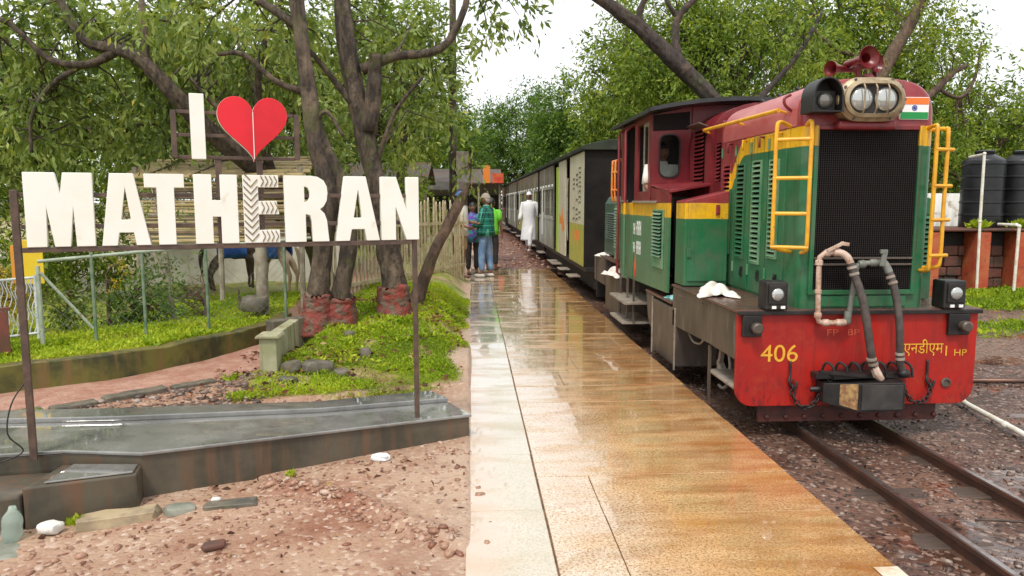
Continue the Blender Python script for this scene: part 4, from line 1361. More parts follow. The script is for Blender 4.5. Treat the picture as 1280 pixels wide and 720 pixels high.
# ---- headlight, marker lamp, horns, flag
HX, HZL = 2.765, 2.25
def oval(cx, cz, hw_, hh_, n=28):
    """stadium outline"""
    P = []
    for i in range(n):
        a = 2 * PI * i / n
        c, s_ = math.cos(a), math.sin(a)
        P.append((cx + math.copysign(hw_ - hh_, c) * (1 if abs(c) > .02 else 0) + hh_ * c, cz + hh_ * s_))
    return P
b = MB()
rings = []
for (d, w_, h_) in ((5.24, .225, .137), (5.15, .230, .142), (5.10, .240, .150), (5.07, .240, .150), (5.05, .212, .126), (5.03, .212, .126), (5.02, .186, .103), (5.05, .180, .097)):
    rings.append([(x, d, z) for x, z in oval(HX, HZL, w_, h_)])
b.loft(rings, cap0=True, cap1=False)
hl = b.build('headlight', 'brass_bezel', loco, smooth='auto')
b = MB(); b.prism(oval(HX, HZL, .182, .099), 'y', 5.055, 5.075); b.build('reflector_plate', 'steel_black', hl)
for dx in (-.086, .086):
    b = MB(); b.lathe([(.080, 0), (.078, .010), (.064, .020), (.040, .027), (.012, .030)], (HX + dx, 5.054, HZL), axis=(0, -1, 0), seg=24); b.build('lens', 'lens_glass', hl, smooth=True)
for dx in (-.085, 0.0, .085):
    b = MB(); b.tube([(HX + dx, 5.028, HZL - .100), (HX + dx, 5.006, HZL - .07), (HX + dx, 5.006, HZL + .07), (HX + dx, 5.028, HZL + .100)], .006, 6); b.build('guard_bar', 'brass_bezel', hl)
for i in range(10):
    a = 2 * PI * i / 10
    p = oval(HX, HZL, .226, .138, 10)[i]
    b = MB(); b.lathe([(.009, 0), (.009, .012)], (p[0], 5.06, p[1]), axis=(0, -1, 0), seg=6); b.build('bolt', 'steel_grey', hl)
b = MB(); b.box(HX - .21, HX + .21, 5.10, 5.2, 2.05, 2.11); b.build('headlight_bracket', 'loco_maroon', loco, bevel=.02)
# hooded marker lamp
mx, mz = 2.435, 2.265
b = MB()
arch = [(mx - .105, mz - .105)] + [(mx - .105 * math.cos(a), mz + .0 + .13 * math.sin(a)) for a in np.linspace(0, PI, 13)] + [(mx + .105, mz - .105)]
inner = [(mx + (x - mx) * .90, mz + (z - mz) * .92) for x, z in arch]
def ring_of(y_, pts): return [(x, y_, z) for x, z in pts]
b.loft([ring_of(5.22, arch), ring_of(5.02, arch), ring_of(5.02, inner), ring_of(5.16, inner)], cap0=True, cap1=True)
ml = b.build('marker_lamp', 'steel_black', loco, smooth='auto')
b = MB(); b.box(mx - .09, mx + .09, 5.10, 5.158, mz - .095, mz + .05); b.build('lamp_box', 'steel_black', ml, bevel=.008)
b = MB(); b.lathe([(.058, 0), (.055, .01), (.035, .022), (.01, .027)], (mx + .01, 5.099, mz - .02), axis=(0, -1, 0), seg=22); b.build('lens', 'lens_dark', ml, smooth=True)
# horns
def horn(c, axis, L, r0, r1, nm='horn'):
    b = MB()
    P = [(r0, -L), (r0, -L * .55), (r0 * 1.25, -L * .35), (r1 * .62, -L * .12), (r1 * .95, -.01), (r1, 0), (r1 * .97, .004), (r1 * .80, -.02), (r1 * .45, -L * .14), (r0 * .7, -L * .4)]
    b.lathe(P, c, axis, 24)
    return b.build(nm, 'horn_red', loco, smooth='auto')
horn((2.80, 5.20, 2.56), (.10, -1, .02), .27, .027, .078)
horn((2.935, 5.34, 2.545), (.45, -1, .0), .24, .024, .068)
horn((2.61, 5.38, 2.51), (-1, -.45, -.05), .27, .022, .056)
b = MB(); b.box(2.72, 3.08, 5.30, 5.42, 2.40, 2.425)
b.tube([(2.80, 5.36, 2.41), (2.81, 5.34, 2.57)], .018, 8); b.tube([(2.97, 5.40, 2.41), (2.96, 5.44, 2.56)], .018, 8); b.tube([(2.86, 5.40, 2.42), (2.80, 5.42, 2.53)], .014, 8)
b.ball((2.88, 5.36, 2.44), (.05, .04, .03), 8, 6)
b.build('horn_bracket', 'horn_red', loco, bevel=.003)
# flag plate
flag = MB(); flag.box(3.035, 3.245, YF - .016, YF + .01, 2.128, 2.284); fl = flag.build('flag_plate', 'flag_white', loco, bevel=.002)
for nm, z0, z1 in (('flag_saffron', 2.234, 2.280), ('flag_green', 2.132, 2.180)):
    b = MB(); b.box(3.039, 3.241, YF - .0185, YF - .0162, z0, z1); b.build('colour_band', nm, fl)
b = MB(); n = 20
o1 = [(3.140 + .020 * math.cos(2 * PI * i / n), 2.209 + .020 * math.sin(2 * PI * i / n)) for i in range(n)]
i1 = [(3.140 + .016 * math.cos(2 * PI * i / n), 2.209 + .016 * math.sin(2 * PI * i / n)) for i in range(n)]
b.loft([ring_of(YF - .0162, o1), ring_of(YF - .018, o1), ring_of(YF - .018, i1), ring_of(YF - .0162, i1)], cap0=False, cap1=False)
for i in range(12):
    a = PI * i / 12
    b.box(3.1545, 3.1405, YF - .0178, YF - .0164, 2.209, 2.2092) if False else b.tube([(3.140 - .016 * math.cos(a), YF - .0172, 2.209 - .016 * math.sin(a)), (3.140 + .016 * math.cos(a), YF - .0172, 2.209 + .016 * math.sin(a))], .0007, 4)
b.build('wheel_emblem', 'flag_blue', fl)

# ---- buffer plate, deck, pilot
PX0, PX1, PZ0, PZ1 = 1.905, 3.70, .065, .755
def rounded_plate(x0, x1, z0, z1, r, n=6):
    P = [(x0, z1), (x0, z0 + r)]
    P += [(x0 + r - r * math.cos(a), z0 + r - r * math.sin(a)) for a in np.linspace(0, PI / 2, n)[1:]]
    P += [(x1 - r + r * math.sin(a), z0 + r - r * math.cos(a)) for a in np.linspace(0, PI / 2, n)]
    P += [(x1, z1)]
    return P
b = MB(); b.prism(rounded_plate(PX0, PX1, PZ0, PZ1, .13), 'y', 5.155, 5.185)
plate = b.build('buffer_plate', 'buffer_red', loco, bevel=.004)
b = MB(); b.box(PX0 - .015, PX1 + .015, 5.135, 6.86, PZ1 + .003, PZ1 + .022); b.build('deck', 'deck_brown', loco, bevel=.004)
b = MB(); b.box(PX0 - .01, PX1 + .01, 5.118, 5.15, PZ1 - .012, PZ1 + .016); b.build('deck_edge', 'steel_black', loco, bevel=.004)
b = MB(); b.box(2.11, 3.47, 5.225, 5.26, -.075, .10); pil = b.build('pilot_bar', 'pilot_red', loco, bevel=.004)
for i in range(10):
    x = 2.18 + i * .142
    b = MB(); b.lathe([(.020, 0), (.020, .012), (.010, .018)], (x, 5.225, -.035), axis=(0, -1, 0), seg=6); b.build('bolt', 'pilot_red', pil)
lettering('number', '406', 2.085, 5.152, .395, .125, 'lettering_yellow', plate, width=.275)
lettering('letters', 'FP', 2.57, 5.152, .585, .045, 'lettering_red', plate, width=.085)
lettering('letters', 'BP', 2.725, 5.152, .585, .045, 'lettering_red', plate, width=.085)
lettering('letters', '\u090f\u0928\u0921\u0940\u090f\u092e', 3.15, 5.152, .425, .125, 'lettering_yellow', plate, width=.30)
lettering('letters', '1', 3.468, 5.152, .425, .075, 'lettering_yellow', plate)
lettering('letters', 'HP', 3.535, 5.152, .425, .048, 'lettering_yellow', plate, width=.095)
# lamps on the deck corners
for (x0, x1) in ((2.085, 2.247), (3.395, 3.56)):
    b = MB(); b.box(x0, x1, 5.10, 5.25, PZ1 + .026, .985)
    lp = b.build('deck_lamp', 'steel_black', loco, bevel=.012)
    b = MB(); xc = (x0 + x1) / 2; b.box(xc - .062, xc + .062, 5.088, 5.0995, .825, .965); b.build('lamp_frame', 'steel_black', lp, bevel=.005)
    b = MB(); b.lathe([(.045, 0), (.043, .007), (.03, .013), (.012, .016)], (xc, 5.0875, .895), axis=(0, -1, 0), seg=22); b.build('lens', 'lens_glass', lp, smooth=True)
    for dx in (-.035, .03):
        b = MB(); b.box(xc + dx, xc + dx + .03, 5.092, 5.0995, .792, .812); b.build('reflector', 'lettering_white', lp)
for (x0, x1) in ((1.935, 2.075), (3.46, 3.62)):
    b = MB(); b.box(x0, x1, 5.12, 5.154, .585, .742); br = b.build('bracket', 'steel_black', loco, bevel=.006)
    xc = (x0 + x1) / 2
    b = MB(); b.lathe([(.035, 0), (.04, .02), (.04, .06), (.03, .07)], (xc + .02, 5.119, .655), axis=(0, -1, 0), seg=14); b.build('socket', 'steel_grey', br, smooth='auto')
b = MB(); b.lathe([(.036, 0), (.036, .012), (.026, .016), (.024, .006)], (3.485, 5.154, .225), axis=(0, -1, 0), seg=18); b.build('round_cap', 'steel_grey', plate, smooth='auto')

# ---- coupling block, draw gear, chains
b = MB()
F = [(2.70, .08), (3.015, .085), (3.03, .10), (3.03, .275), (3.015, .292), (2.70, .292)]
K = [(2.50, .12), (3.05, .11), (3.07, .13), (3.07, .265), (3.05, .28), (2.50, .265)]
b.loft([[(x, 4.90, z) for x, z in F], [(x, 5.03, z) for x, z in K], [(x, 5.15, z) for x, z in K]])
cp_ = b.build('coupling_block', 'steel_black', loco, bevel=.008)
b = MB()
b.add([(2.545, 5.010, .132), (2.69, 4.906, .096), (2.69, 4.906, .283), (2.545, 5.010, .262), (2.545, 5.004, .132), (2.69, 4.900, .096), (2.69, 4.900, .283), (2.545, 5.004, .262)],
      [(4, 5, 6, 7), (0, 3, 2, 1), (0, 1, 5, 4), (1, 2, 6, 5), (2, 3, 7, 6), (3, 0, 4, 7)])
b.build('worn_cheek', 'rust', cp_, bevel=.004)
b = MB(); b.box(2.715, 3.01, 4.893, 4.8985, .10, .277); b.build('face_plate', 'deck_black', cp_, bevel=.003)
b = MB()
b.box(2.46, 3.16, 5.06, 5.153, .285, .325)
b.obox((2.62, 5.0, .335), (.34, .03, .022), (0, .12, .05)); b.obox((2.70, 5.03, .31), (.26, .04, .03), (0, -.05, -.06))
for i in range(7):
    x = 2.52 + i * .095
    b.tube(spline([(x, 5.12, .30), (x + .01, 5.07, .40), (x + .045, 5.03, .38), (x + .06, 5.02, .30)], 4), .010, 6)
b.tube([(2.44, 5.10, .20), (2.60, 5.05, .22), (2.66, 5.04, .18)], .02, 6)
b.build('draw_gear', 'steel_black', loco, bevel=.002)
def chain(pts, link_len=.052):
    P = spline(pts, 12); ac = 0; last = P[0]; out = [P[0]]
    for q in P[1:]:
        ac += np.linalg.norm(q - last); last = q
        if ac >= link_len * .62: out.append(q); ac = 0
    b = MB()
    for i in range(len(out) - 1):
        a, c = Vector(out[i]), Vector(out[i + 1]); t = (c - a).normalized(); m = (a + c) / 2
        u = t.cross(Vector((0, 1, 0)));
        u = u.normalized() if u.length > .01 else Vector((1, 0, 0))
        w = t.cross(u).normalized()
        if i % 2: u, w = w, u
        L, R_ = link_len / 2, .015
        ring = [m + t * L * math.cos(2 * PI * k / 10) + u * R_ * math.sin(2 * PI * k / 10) for k in range(10)]
        b.tube(ring, .0055, 5, closed=True)
    return b.build('chain', 'rust' if False else 'steel_black', loco, smooth=True)
chain([(2.315, 5.135, .255), (2.33, 5.12, .13), (2.40, 5.10, .065), (2.47, 5.09, .10), (2.54, 5.08, .22), (2.60, 5.07, .33)])
chain([(3.345, 5.135, .255), (3.35, 5.12, .17), (3.30, 5.11, .10), (3.22, 5.10, .095), (3.15, 5.09, .16), (3.10, 5.08, .25)])
for x in (2.305, 3.335):
    b = MB(); b.tube(spline([(x, 5.148, .40), (x, 5.143, .30), (x - .01, 5.130, .25), (x + .03, 5.125, .20), (x + .05, 5.13, .25)], 5), .009, 7); b.build('chain_hook', 'steel_black', loco, smooth=True)

# ---- brake pipes and hoses
def pipe(nm, pts, r, mat, n=1, parent=loco, seg=10):
    b = MB(); P = [tuple(q) for q in (spline(pts, n) if n > 1 else pts)]
    b.tube(P, r, seg)
    return b.build(nm, mat, parent, smooth='auto')
p1 = pipe('brake_pipe', [(2.66, 5.09, .69), (2.50, 5.09, .69), (2.475, 5.09, .70), (2.465, 5.09, .73), (2.455, 5.09, 1.11), (2.46, 5.09, 1.16), (2.49, 5.08, 1.19), (2.56, 5.07, 1.195)], .019, 'pipe_pink')
b = MB()
for c, ax, L, r in (((2.50, 5.09, .69), (1, 0, 0), .05, .026), ((2.60, 5.09, .69), (1, 0, 0), .07, .026), ((2.46, 5.09, .90), (0, 0, 1), .03, .025), ((2.465, 5.09, .725), (0, 0, 1), .04, .026), ((2.455, 5.09, 1.10), (0, 0, 1), .04, .027), ((2.49, 5.08, 1.19), (1, 0, 0), .04, .027), ((2.545, 5.07, 1.195), (1, 0, 0), .05, .03)):
    b = MB(); b.lathe([(r * .8, 0), (r, L * .15), (r, L * .85), (r * .8, L)], c, ax, 10); b.build('pipe_collar', 'pipe_pink', p1, smooth='auto')
b = MB(); b.obox((2.55, 5.05, 1.235), (.13, .02, .024), (0, -.45, 0)); b.obox((2.615, 5.05, 1.255), (.06, .022, .026), (0, .15, 0)); b.build('valve_handle', 'pipe_pink', p1, bevel=.004)
pipe('pipe_elbow', [(2.55, 5.07, 1.195), (2.60, 5.06, 1.19), (2.64, 5.05, 1.16), (2.665, 5.045, 1.11)], .026, 'pipe_pink', 4, p1)
h1 = pipe('brake_hose', [(2.66, 5.045, 1.12), (2.685, 5.03, 1.04), (2.73, 4.99, .88), (2.76, 4.965, .70), (2.79, 4.955, .52), (2.83, 4.965, .38)], .028, 'hose_rubber', 6)
b = MB()
for (c, ax) in (((2.668, 5.042, 1.10), (.25, -.15, -1)), ((2.682, 5.033, 1.055), (.25, -.15, -1)), ((2.80, 4.955, .46), (.25, 0, -1)), ((2.815, 4.957, .425), (.25, 0, -1))):
    b = MB(); b.lathe([(.033, 0), (.034, .016), (.033, .02)], c, ax, 12); b.build('hose_clamp', 'steel_pale', h1)
b = MB(); b.tube([(2.825, 4.965, .40), (2.85, 4.955, .34), (2.885, 4.95, .305)], [.028, .034, .02], 8); b.build('hose_coupling', 'pipe_pink', h1, smooth='auto')
p2 = pipe('brake_pipe', [(2.695, 5.10, .70), (2.705, 5.10, .80), (2.73, 5.10, 1.06), (2.745, 5.10, 1.10), (2.78, 5.09, 1.115), (2.90, 5.08, 1.12)], .019, 'pipe_grey')
b = MB()
for c, ax, L, r in (((2.69, 5.10, .68), (0, 0, 1), .09, .026), ((2.745, 5.095, 1.105), (1, 0, .1), .05, .03), ((2.82, 5.085, 1.118), (1, 0, 0), .06, .028), ((2.885, 5.08, 1.12), (1, 0, 0), .05, .031)):
    b = MB(); b.lathe([(r * .8, 0), (r, L * .15), (r, L * .85), (r * .8, L)], c, ax, 10); b.build('pipe_collar', 'pipe_grey', p2, smooth='auto')
b = MB(); b.obox((2.90, 5.05, 1.145), (.035, .02, .10), (0, .2, 0)); b.obox((2.90, 5.05, 1.20), (.05, .024, .03)); b.build('valve_handle', 'pipe_grey', p2, bevel=.004)
h2 = pipe('brake_hose', [(2.94, 5.065, 1.08), (2.965, 5.04, 1.0), (2.99, 5.01, .86), (3.005, 4.985, .70), (3.015, 4.98, .55), (3.03, 4.99, .42), (3.06, 5.0, .35)], .026, 'hose_rubber', 6)
pipe('pipe_elbow', [(2.89, 5.08, 1.12), (2.92, 5.075, 1.115), (2.94, 5.065, 1.08), (2.95, 5.055, 1.05)], .028, 'pipe_grey', 4, p2)
b = MB()
for (c, ax) in (((2.953, 5.047, 1.03), (.3, -.25, -1)), ((2.966, 5.035, .99), (.3, -.25, -1)), ((3.02, 4.983, .49), (.1, 0, -1)), ((3.026, 4.985, .455), (.1, 0, -1))):
    b = MB(); b.lathe([(.031, 0), (.032, .015), (.031, .02)], c, ax, 12); b.build('hose_clamp', 'steel_pale', h2)
b = MB(); b.ball((3.07, 5.0, .335), (.045, .04, .035), 10, 8); b.build('hose_coupling', 'steel_black', h2, smooth=True)

# ---- left flank below the deck: valance, step, tank, wheels
def side_panel(nm, y0, y1, zt0, zt1, zb0, zb1, mat, x=1.905, th=.02):
    b = MB(); b.prism([(y0, zb0), (y1, zb1), (y1, zt1), (y0, zt0)], 'x', x, x + th); return b.build(nm, mat, loco, bevel=.003)
side_panel('valance', 5.19, 5.765, .752, .752, .41, .415, 'steel_grey')
side_panel('valance', 5.775, 6.86, .752, .752, .415, .385, 'steel_grey')
for i in range(9):
    yy_ = 5.85 + i * .11
    b = MB(); b.lathe([(.009, 0), (.006, .006)], (1.905, yy_, .72 - (.004 * i)), axis=(-1, 0, 0), seg=6); b.build('rivet', 'steel_grey', loco)
b = MB(); b.box(1.92, 2.35, 5.19, 5.80, .175, .20); b.build('foot_board', 'steel_pale', loco, bevel=.004)
b = MB(); b.box(1.905, 1.925, 5.755, 5.78, -.06, .40); b.build('foot_board_bracket', 'steel_grey', loco)
b = MB(); b.box(1.905, 2.35, 6.74, 7.62, .0, .545); tk = b.build('side_tank', 'steel_grey', loco, bevel=.012)
for yy_ in (6.735, 7.60):
    b = MB(); b.box(1.893, 1.9045, yy_, yy_ + .03, -.03, .56); b.build('tank_strap', 'steel_pale', tk, bevel=.002)
b = MB(); b.box(1.90, 2.4, 6.90, 7.95, .575, .60); b.build('lower_deck', 'deck_brown', loco, bevel=.004)
b = MB(); b.prism([(7.64, .57), (7.95, .57), (7.85, .30), (7.72, .22), (7.64, .28)], 'x', 1.91, 1.93); b.build('cheek_plate', 'steel_grey', loco, bevel=.003)
# frame, axles, wheels
b = MB(); b.box(2.18, 3.42, 5.23, 11.0, .25, .70); b.build('main_frame', 'interior_dark', loco)
for yy_ in (6.05, 7.15, 9.15, 10.25):
    for s_ in (-1, 1):
        b = MB(); xw = 2.78 + s_ * .30
        b.lathe([(.32, 0), (.325, .012), (.30, .02), (.30, .09), (.26, .10), (.10, .085), (.09, .12), (.04, .13)], (xw - s_ * .02, yy_, .175), axis=(s_, 0, 0), seg=28)
        b.build('wheel', 'rail_steel', loco, smooth='auto')
    b = MB(); b.box(2.28, 2.36, yy_ - .14, yy_ + .14, .05, .34); b.build('axle_box', 'steel_black', loco, bevel=.01)
b = MB(); b.tube([(2.10 + 0 * k, 6.0 + .20 * math.cos(a), .19 + .20 * math.sin(a)) for k, a in enumerate(np.linspace(.6, 5.0, 16))], .014, 7); b.build('brake_ring', 'steel_pale', loco, smooth=True)
b = MB(); b.obox((2.08, 5.93, .17), (.05, .18, .05), (.5, 0, 0)); b.obox((2.08, 5.98, .22), (.04, .04, .22), (.3, 0, 0)); b.build('brake_lever', 'steel_pale', loco, bevel=.006)
pipe('air_pipe', [(2.02, 6.25, .36), (2.02, 6.35, .30), (2.02, 6.55, .28), (2.02, 6.70, .33)], .010, 'steel_pale', 5)

# ---- side lockers beside the hood rear
def locker(x_out, x_in, y0, y1, zt_out, zt_in):
    b = MB(); b.prism([(x_out, .785), (x_in, .785), (x_in, zt_in), (x_out, zt_out)], 'y', y0, y1)
    return b.build('side_locker', 'loco_paint', loco, bevel=.006)
lk = locker(1.925, XS + .0, 6.46, 6.89, 1.555, 1.655) if False else locker(1.925, XS - .035, 6.60, 6.895, 1.555, 1.645)
b = MB(); b.box(1.955, XS - .045, 6.588, 6.599, .83, 1.535); ld = b.build('locker_door', 'loco_paint', lk, bevel=.003)
b = MB(); b.box(1.945, 1.985, 6.572, 6.5875, 1.05, 1.13); b.build('hinge', 'loco_paint', ld, bevel=.003)
b = MB(); b.box(2.20, 2.235, 6.570, 6.5875, 1.43, 1.52); b.box(2.207, 2.228, 6.56, 6.57, 1.445, 1.505); b.build('latch', 'loco_maroon', ld, bevel=.003)
lk2 = locker(3.62, LC + HW + .035, 5.62, 5.92, 1.56, 1.66)
b = MB(); b.box(3.40, 3.595, 5.612, 5.619, 1.0, 1.45); b.build('louvre_back', 'grille_black', lk2)
slats(lk2, 5.6115, 3.40, 3.595, 1.0, 1.45, 12, 'loco_paint', face='-y')

# ---- duct between hood and cab
b = MB()
rings = [[(LC + x, yy_, z) for x, z in hood_profile(.53, .80, 2.08, 2.50, e=2.3)] for yy_ in (7.13, 7.80)]
b.loft(rings); duct = b.build('intake_duct', 'loco_maroon', loco, smooth='auto')
XD = LC - .53
b = MB(); b.box(XD - .006, XD - .002, 7.30, 7.62, 1.72, 2.26); b.build('louvre_back', 'grille_black', duct)
slats(duct, XD - .0065, 7.31, 7.61, 1.73, 2.25, 13, 'loco_maroon')
b = MB(); b.obox((XD - .04, 7.45, 2.30), (.10, .42, .012), (0, .35, 0)); b.build('rain_lip', 'steel_grey', duct, bevel=.002)

# ---- cab
CX0, CX1 = 1.905, 3.735
cab = MB()
def wall_x(b, x0, x1, rects_solid):
    for (y0, y1, z0, z1) in rects_solid: b.box(x0, x1, y0, y1, z0, z1)
# left side wall with window opening and doorway edge
b = MB(); wall_x(b, CX0, CX0 + .03, [(7.10, 9.40, .64, 1.54)])
b.v = [(q[0], q[1], q[2] + (.0 if q[2] > 1 else (.02 if q[1] < 8 else -.02))) for q in b.v]
b.build('cab_side', 'loco_paint', loco, bevel=.004)
b = MB(); b.prism([(7.10, 1.542), (7.80, 1.542), (7.80, 1.72), (7.10, 1.63)], 'x', CX0, CX0 + .03); b.build('cab_shoulder', 'loco_maroon', loco, bevel=.004)
# sloping shelf from the shoulder up to the duct
b = MB(); b.add([(CX0, 7.08, 1.632), (XD, 7.08, 1.70), (XD, 7.84, 1.74), (CX0, 7.84, 1.70), (CX0, 7.08, 1.66), (XD, 7.08, 1.728), (XD, 7.84, 1.765), (CX0, 7.84, 1.726)],
                 [(3, 2, 1, 0), (4, 5, 6, 7), (0, 1, 5, 4), (1, 2, 6, 5), (2, 3, 7, 6), (3, 0, 4, 7)]); b.build('cab_shelf', 'loco_maroon', loco, bevel=.004)
# cab front wall pieces round the oval window
WX0, WX1, WZ0, WZ1 = 1.985, 2.215, 1.80, 2.26
YC = 7.84
def rrect(x0, x1, z0, z1, r, n=5):
    P = []
    for (cx, cz, a0) in ((x1 - r, z1 - r, 0), (x0 + r, z1 - r, PI / 2), (x0 + r, z0 + r, PI), (x1 - r, z0 + r, 1.5 * PI)):
        P += [(cx + r * math.cos(a0 + PI / 2 * i / n), cz + r * math.sin(a0 + PI / 2 * i / n)) for i in range(n + 1)]
    return P
def mirrored(P): return [(2 * LC - x, z) for x, z in P]
for mir in (False, True):
    win = rrect(WX0, WX1, WZ0, WZ1, .085)
    outl = [(1.91, 1.60), (XD + .02, 1.60), (XD + .02, 2.545), (1.91, 2.455)]
    if mir: win, outl = mirrored(win), mirrored(outl)
    me = outline_mesh([outl, win], .03); me.materials.append(MATS['loco_maroon'])
    fw_ = link('cab_front', me, (0, YC, 0), loco)
    fr_o = [(LC - (LC - x) if False else x, z) for x, z in win]
    cx_, cz_ = sum(p[0] for p in win) / len(win), sum(p[1] for p in win) / len(win)
    ins = [(cx_ + (x - cx_) * .90, cz_ + (z - cz_) * .945) for x, z in win]
    b = MB(); b.loft([ring_of(YC + .005, win), ring_of(YC - .014, win), ring_of(YC - .014, ins), ring_of(YC + .02, ins)], cap0=False, cap1=False); b.build('window_frame', 'steel_black', fw_, smooth='auto')
    b = MB(); b.prism(ins, 'y', YC + .012, YC + .016); b.build('pane', 'pane_glass', fw_)
# upper side: pillars, sliding window, doorway
def pillar(y0, y1, z0=1.545, z1=2.47, mat='loco_maroon', x0=CX0, x1=CX0 + .03, nm='cab_pillar'):
    b = MB(); b.box(x0, x1, y0, y1, z0, z1); return b.build(nm, mat, loco, bevel=.004)
pillar(7.87, 7.97); pillar(8.50, 8.64); pillar(9.28, 9.40)
b = MB(); b.box(CX0 + .002, CX0 + .028, 7.97, 8.50, 1.545, 1.66); b.build('window_sill', 'loco_maroon', loco, bevel=.003)
b = MB(); b.box(CX0 + .002, CX0 + .028, 7.97, 8.50, 2.40, 2.47); b.build('window_head', 'loco_maroon', loco, bevel=.003)
b = MB(); b.box(CX0 + .012, CX0 + .02, 7.98, 8.22, 1.66, 2.40); sw_ = b.build('sliding_window', 'pane_glass', loco)
for y0, y1, z0, z1 in ((7.975, 8.02, 1.66, 2.40), (8.19, 8.235, 1.66, 2.40), (8.02, 8.19, 1.66, 1.70), (8.02, 8.19, 2.36, 2.40)):
    b = MB(); b.box(CX0 + .008, CX0 + .026, y0, y1, z0, z1); b.build('sash', 'steel_pale', sw_, bevel=.003)
b = MB(); b.box(CX0 - .03, CX0 - .002, 7.55, 8.62, 1.535, 1.558); b.build('drip_ledge', 'steel_pale', loco, bevel=.004)
b = MB(); b.box(CX0 - .03, CX0 - .002, 8.95, 9.55, 1.545, 1.568); b.build('drip_ledge', 'steel_pale', loco, bevel=.004)
# louvre on the lower side, hand rails, steps
b = MB(); b.box(CX0 - .016, CX0 - .001, 7.24, 7.66, .88, 1.47); lv = b.build('side_louvre', 'loco_door_faded', loco, bevel=.003)
b = MB(); b.box(CX0 - .019, CX0 - .0165, 7.28, 7.62, .99, 1.45); b.build('louvre_back', 'grille_black', lv)
slats(lv, CX0 - .0192, 7.28, 7.62, .99, 1.45, 13, 'loco_door_faded')
b = MB(); b.box(CX0 - .012, CX0 - .001, 8.62, 8.80, .66, 1.53); b.build('door_edge', 'loco_paint', loco, bevel=.003)
b = MB(); b.box(CX0 - .014, CX0 - .001, 9.42, 9.70, .80, 1.50); lv = b.build('side_louvre', 'loco_door_faded', loco, bevel=.003)
slats(lv, CX0 - .0145, 9.44, 9.68, .95, 1.48, 14, 'loco_door_faded')
for yy_ in (8.86, 9.26):
    pipe('hand_rail', [(CX0 - .01, yy_, .62), (CX0 - .06, yy_, .66), (CX0 - .06, yy_, 1.2), (CX0 - .06, yy_, 2.38), (CX0 - .01, yy_, 2.42)], .018, 'loco_maroon' if yy_ > 9 else 'loco_paint')
b = MB(); b.box(CX0 - .16, CX0 + .25, 8.30, 9.22, .375, .405); stp = b.build('cab_step', 'steel_pale', loco, bevel=.004)
b = MB(); b.box(CX0 - .16, CX0 + .20, 8.42, 9.18, .13, .16); b.build('lower_tread', 'steel_pale', stp, bevel=.004)
for yy_ in (8.36, 8.70, 9.12):
    b = MB(); b.box(CX0 - .05, CX0 - .03, yy_, yy_ + .03, .16, .66); b.build('step_hanger', 'steel_grey', stp)
# painted marks on the lower side: rows of white letters and a red flame
mk = MB()
for (y_, z_, w_, h_) in ((8.62, 1.17, .17, .13), (8.36, 1.17, .24, .16), (8.62, .96, .15, .12), (8.36, .95, .24, .15)):
    n = max(2, int(w_ / .045))
    for i in range(n):
        a = y_ - w_ / 2 + i * w_ / n
        mk.box(CX0 - .0035, CX0 - .0015, a, a + w_ / n * .30, z_, z_ + h_)
        mk.box(CX0 - .0035, CX0 - .0015, a + w_ / n * .30, a + w_ / n * .8, z_ + h_ * (.75 if i % 2 else .4), z_ + h_ * (.98 if i % 2 else .62))
mk.build('side_lettering', 'lettering_white', loco)
fm = MB(); fm.prism([(8.50, .66), (8.56, .72), (8.57, .80), (8.53, .86), (8.51, .95), (8.47, .87), (8.45, .78), (8.46, .70)], 'x', CX0 - .0035, CX0 - .0015); fm.build('flame_mark', 'banner_red', loco)
# interior and other walls
b = MB(); b.box(CX1 - .03, CX1, 7.10, 9.40, .64, 1.60); b.build('cab_side', 'loco_paint', loco)
for y0, y1 in ((7.87, 8.0), (8.5, 8.64), (9.28, 9.40)): pillar(y0, y1, 1.605, 2.47, x0=CX1 - .03, x1=CX1)
b = MB(); b.box(CX0 + .032, CX1 - .032, 9.37, 9.40, .64, 2.48); b.build('cab_back', 'interior_dark', loco)
b = MB(); b.box(CX0 + .032, CX1 - .032, 7.87, 9.36, .66, .70); b.build('cab_floor', 'interior_dark', loco)
b = MB(); b.box(2.45, 3.2, 7.85, 8.25, .705, 1.70); b.build('control_desk', 'interior_dark', loco, bevel=.02)
# arched roof with overhang
def roof_ring(y_, t=0.0, x0=1.80, x1=3.84, ze=2.462, zc=2.575):
    n = 12; P = []
    for i in range(n + 1):
        s_ = i / n; x = x0 + (x1 - x0) * s_
        P.append((x, y_, ze + (zc - ze) * (1 - (2 * s_ - 1) ** 2) + .03))
    for i in range(n, -1, -1):
        s_ = i / n; x = x0 + (x1 - x0) * s_
        P.append((x, y_, ze + (zc - ze) * (1 - (2 * s_ - 1) ** 2) - .01))
    return P
b = MB(); b.loft([roof_ring(7.48), roof_ring(9.62)]); b.build('cab_roof', 'black_roof', loco, smooth='auto')
b = MB(); b.prism([(1.92, 2.29), (XD - .005, 2.31), (XD - .005, 2.49), (1.92, 2.45)], 'y', YC - .02, YC - .003); b.build('roof_shade_panel', 'coach_end', loco, bevel=.003)  # black panel added to paint the roof's shade above the window
b = MB(); b.box(1.90, 1.935, 7.85, 9.40, 2.43, 2.455); b.build('roof_rail', 'loco_maroon', loco)

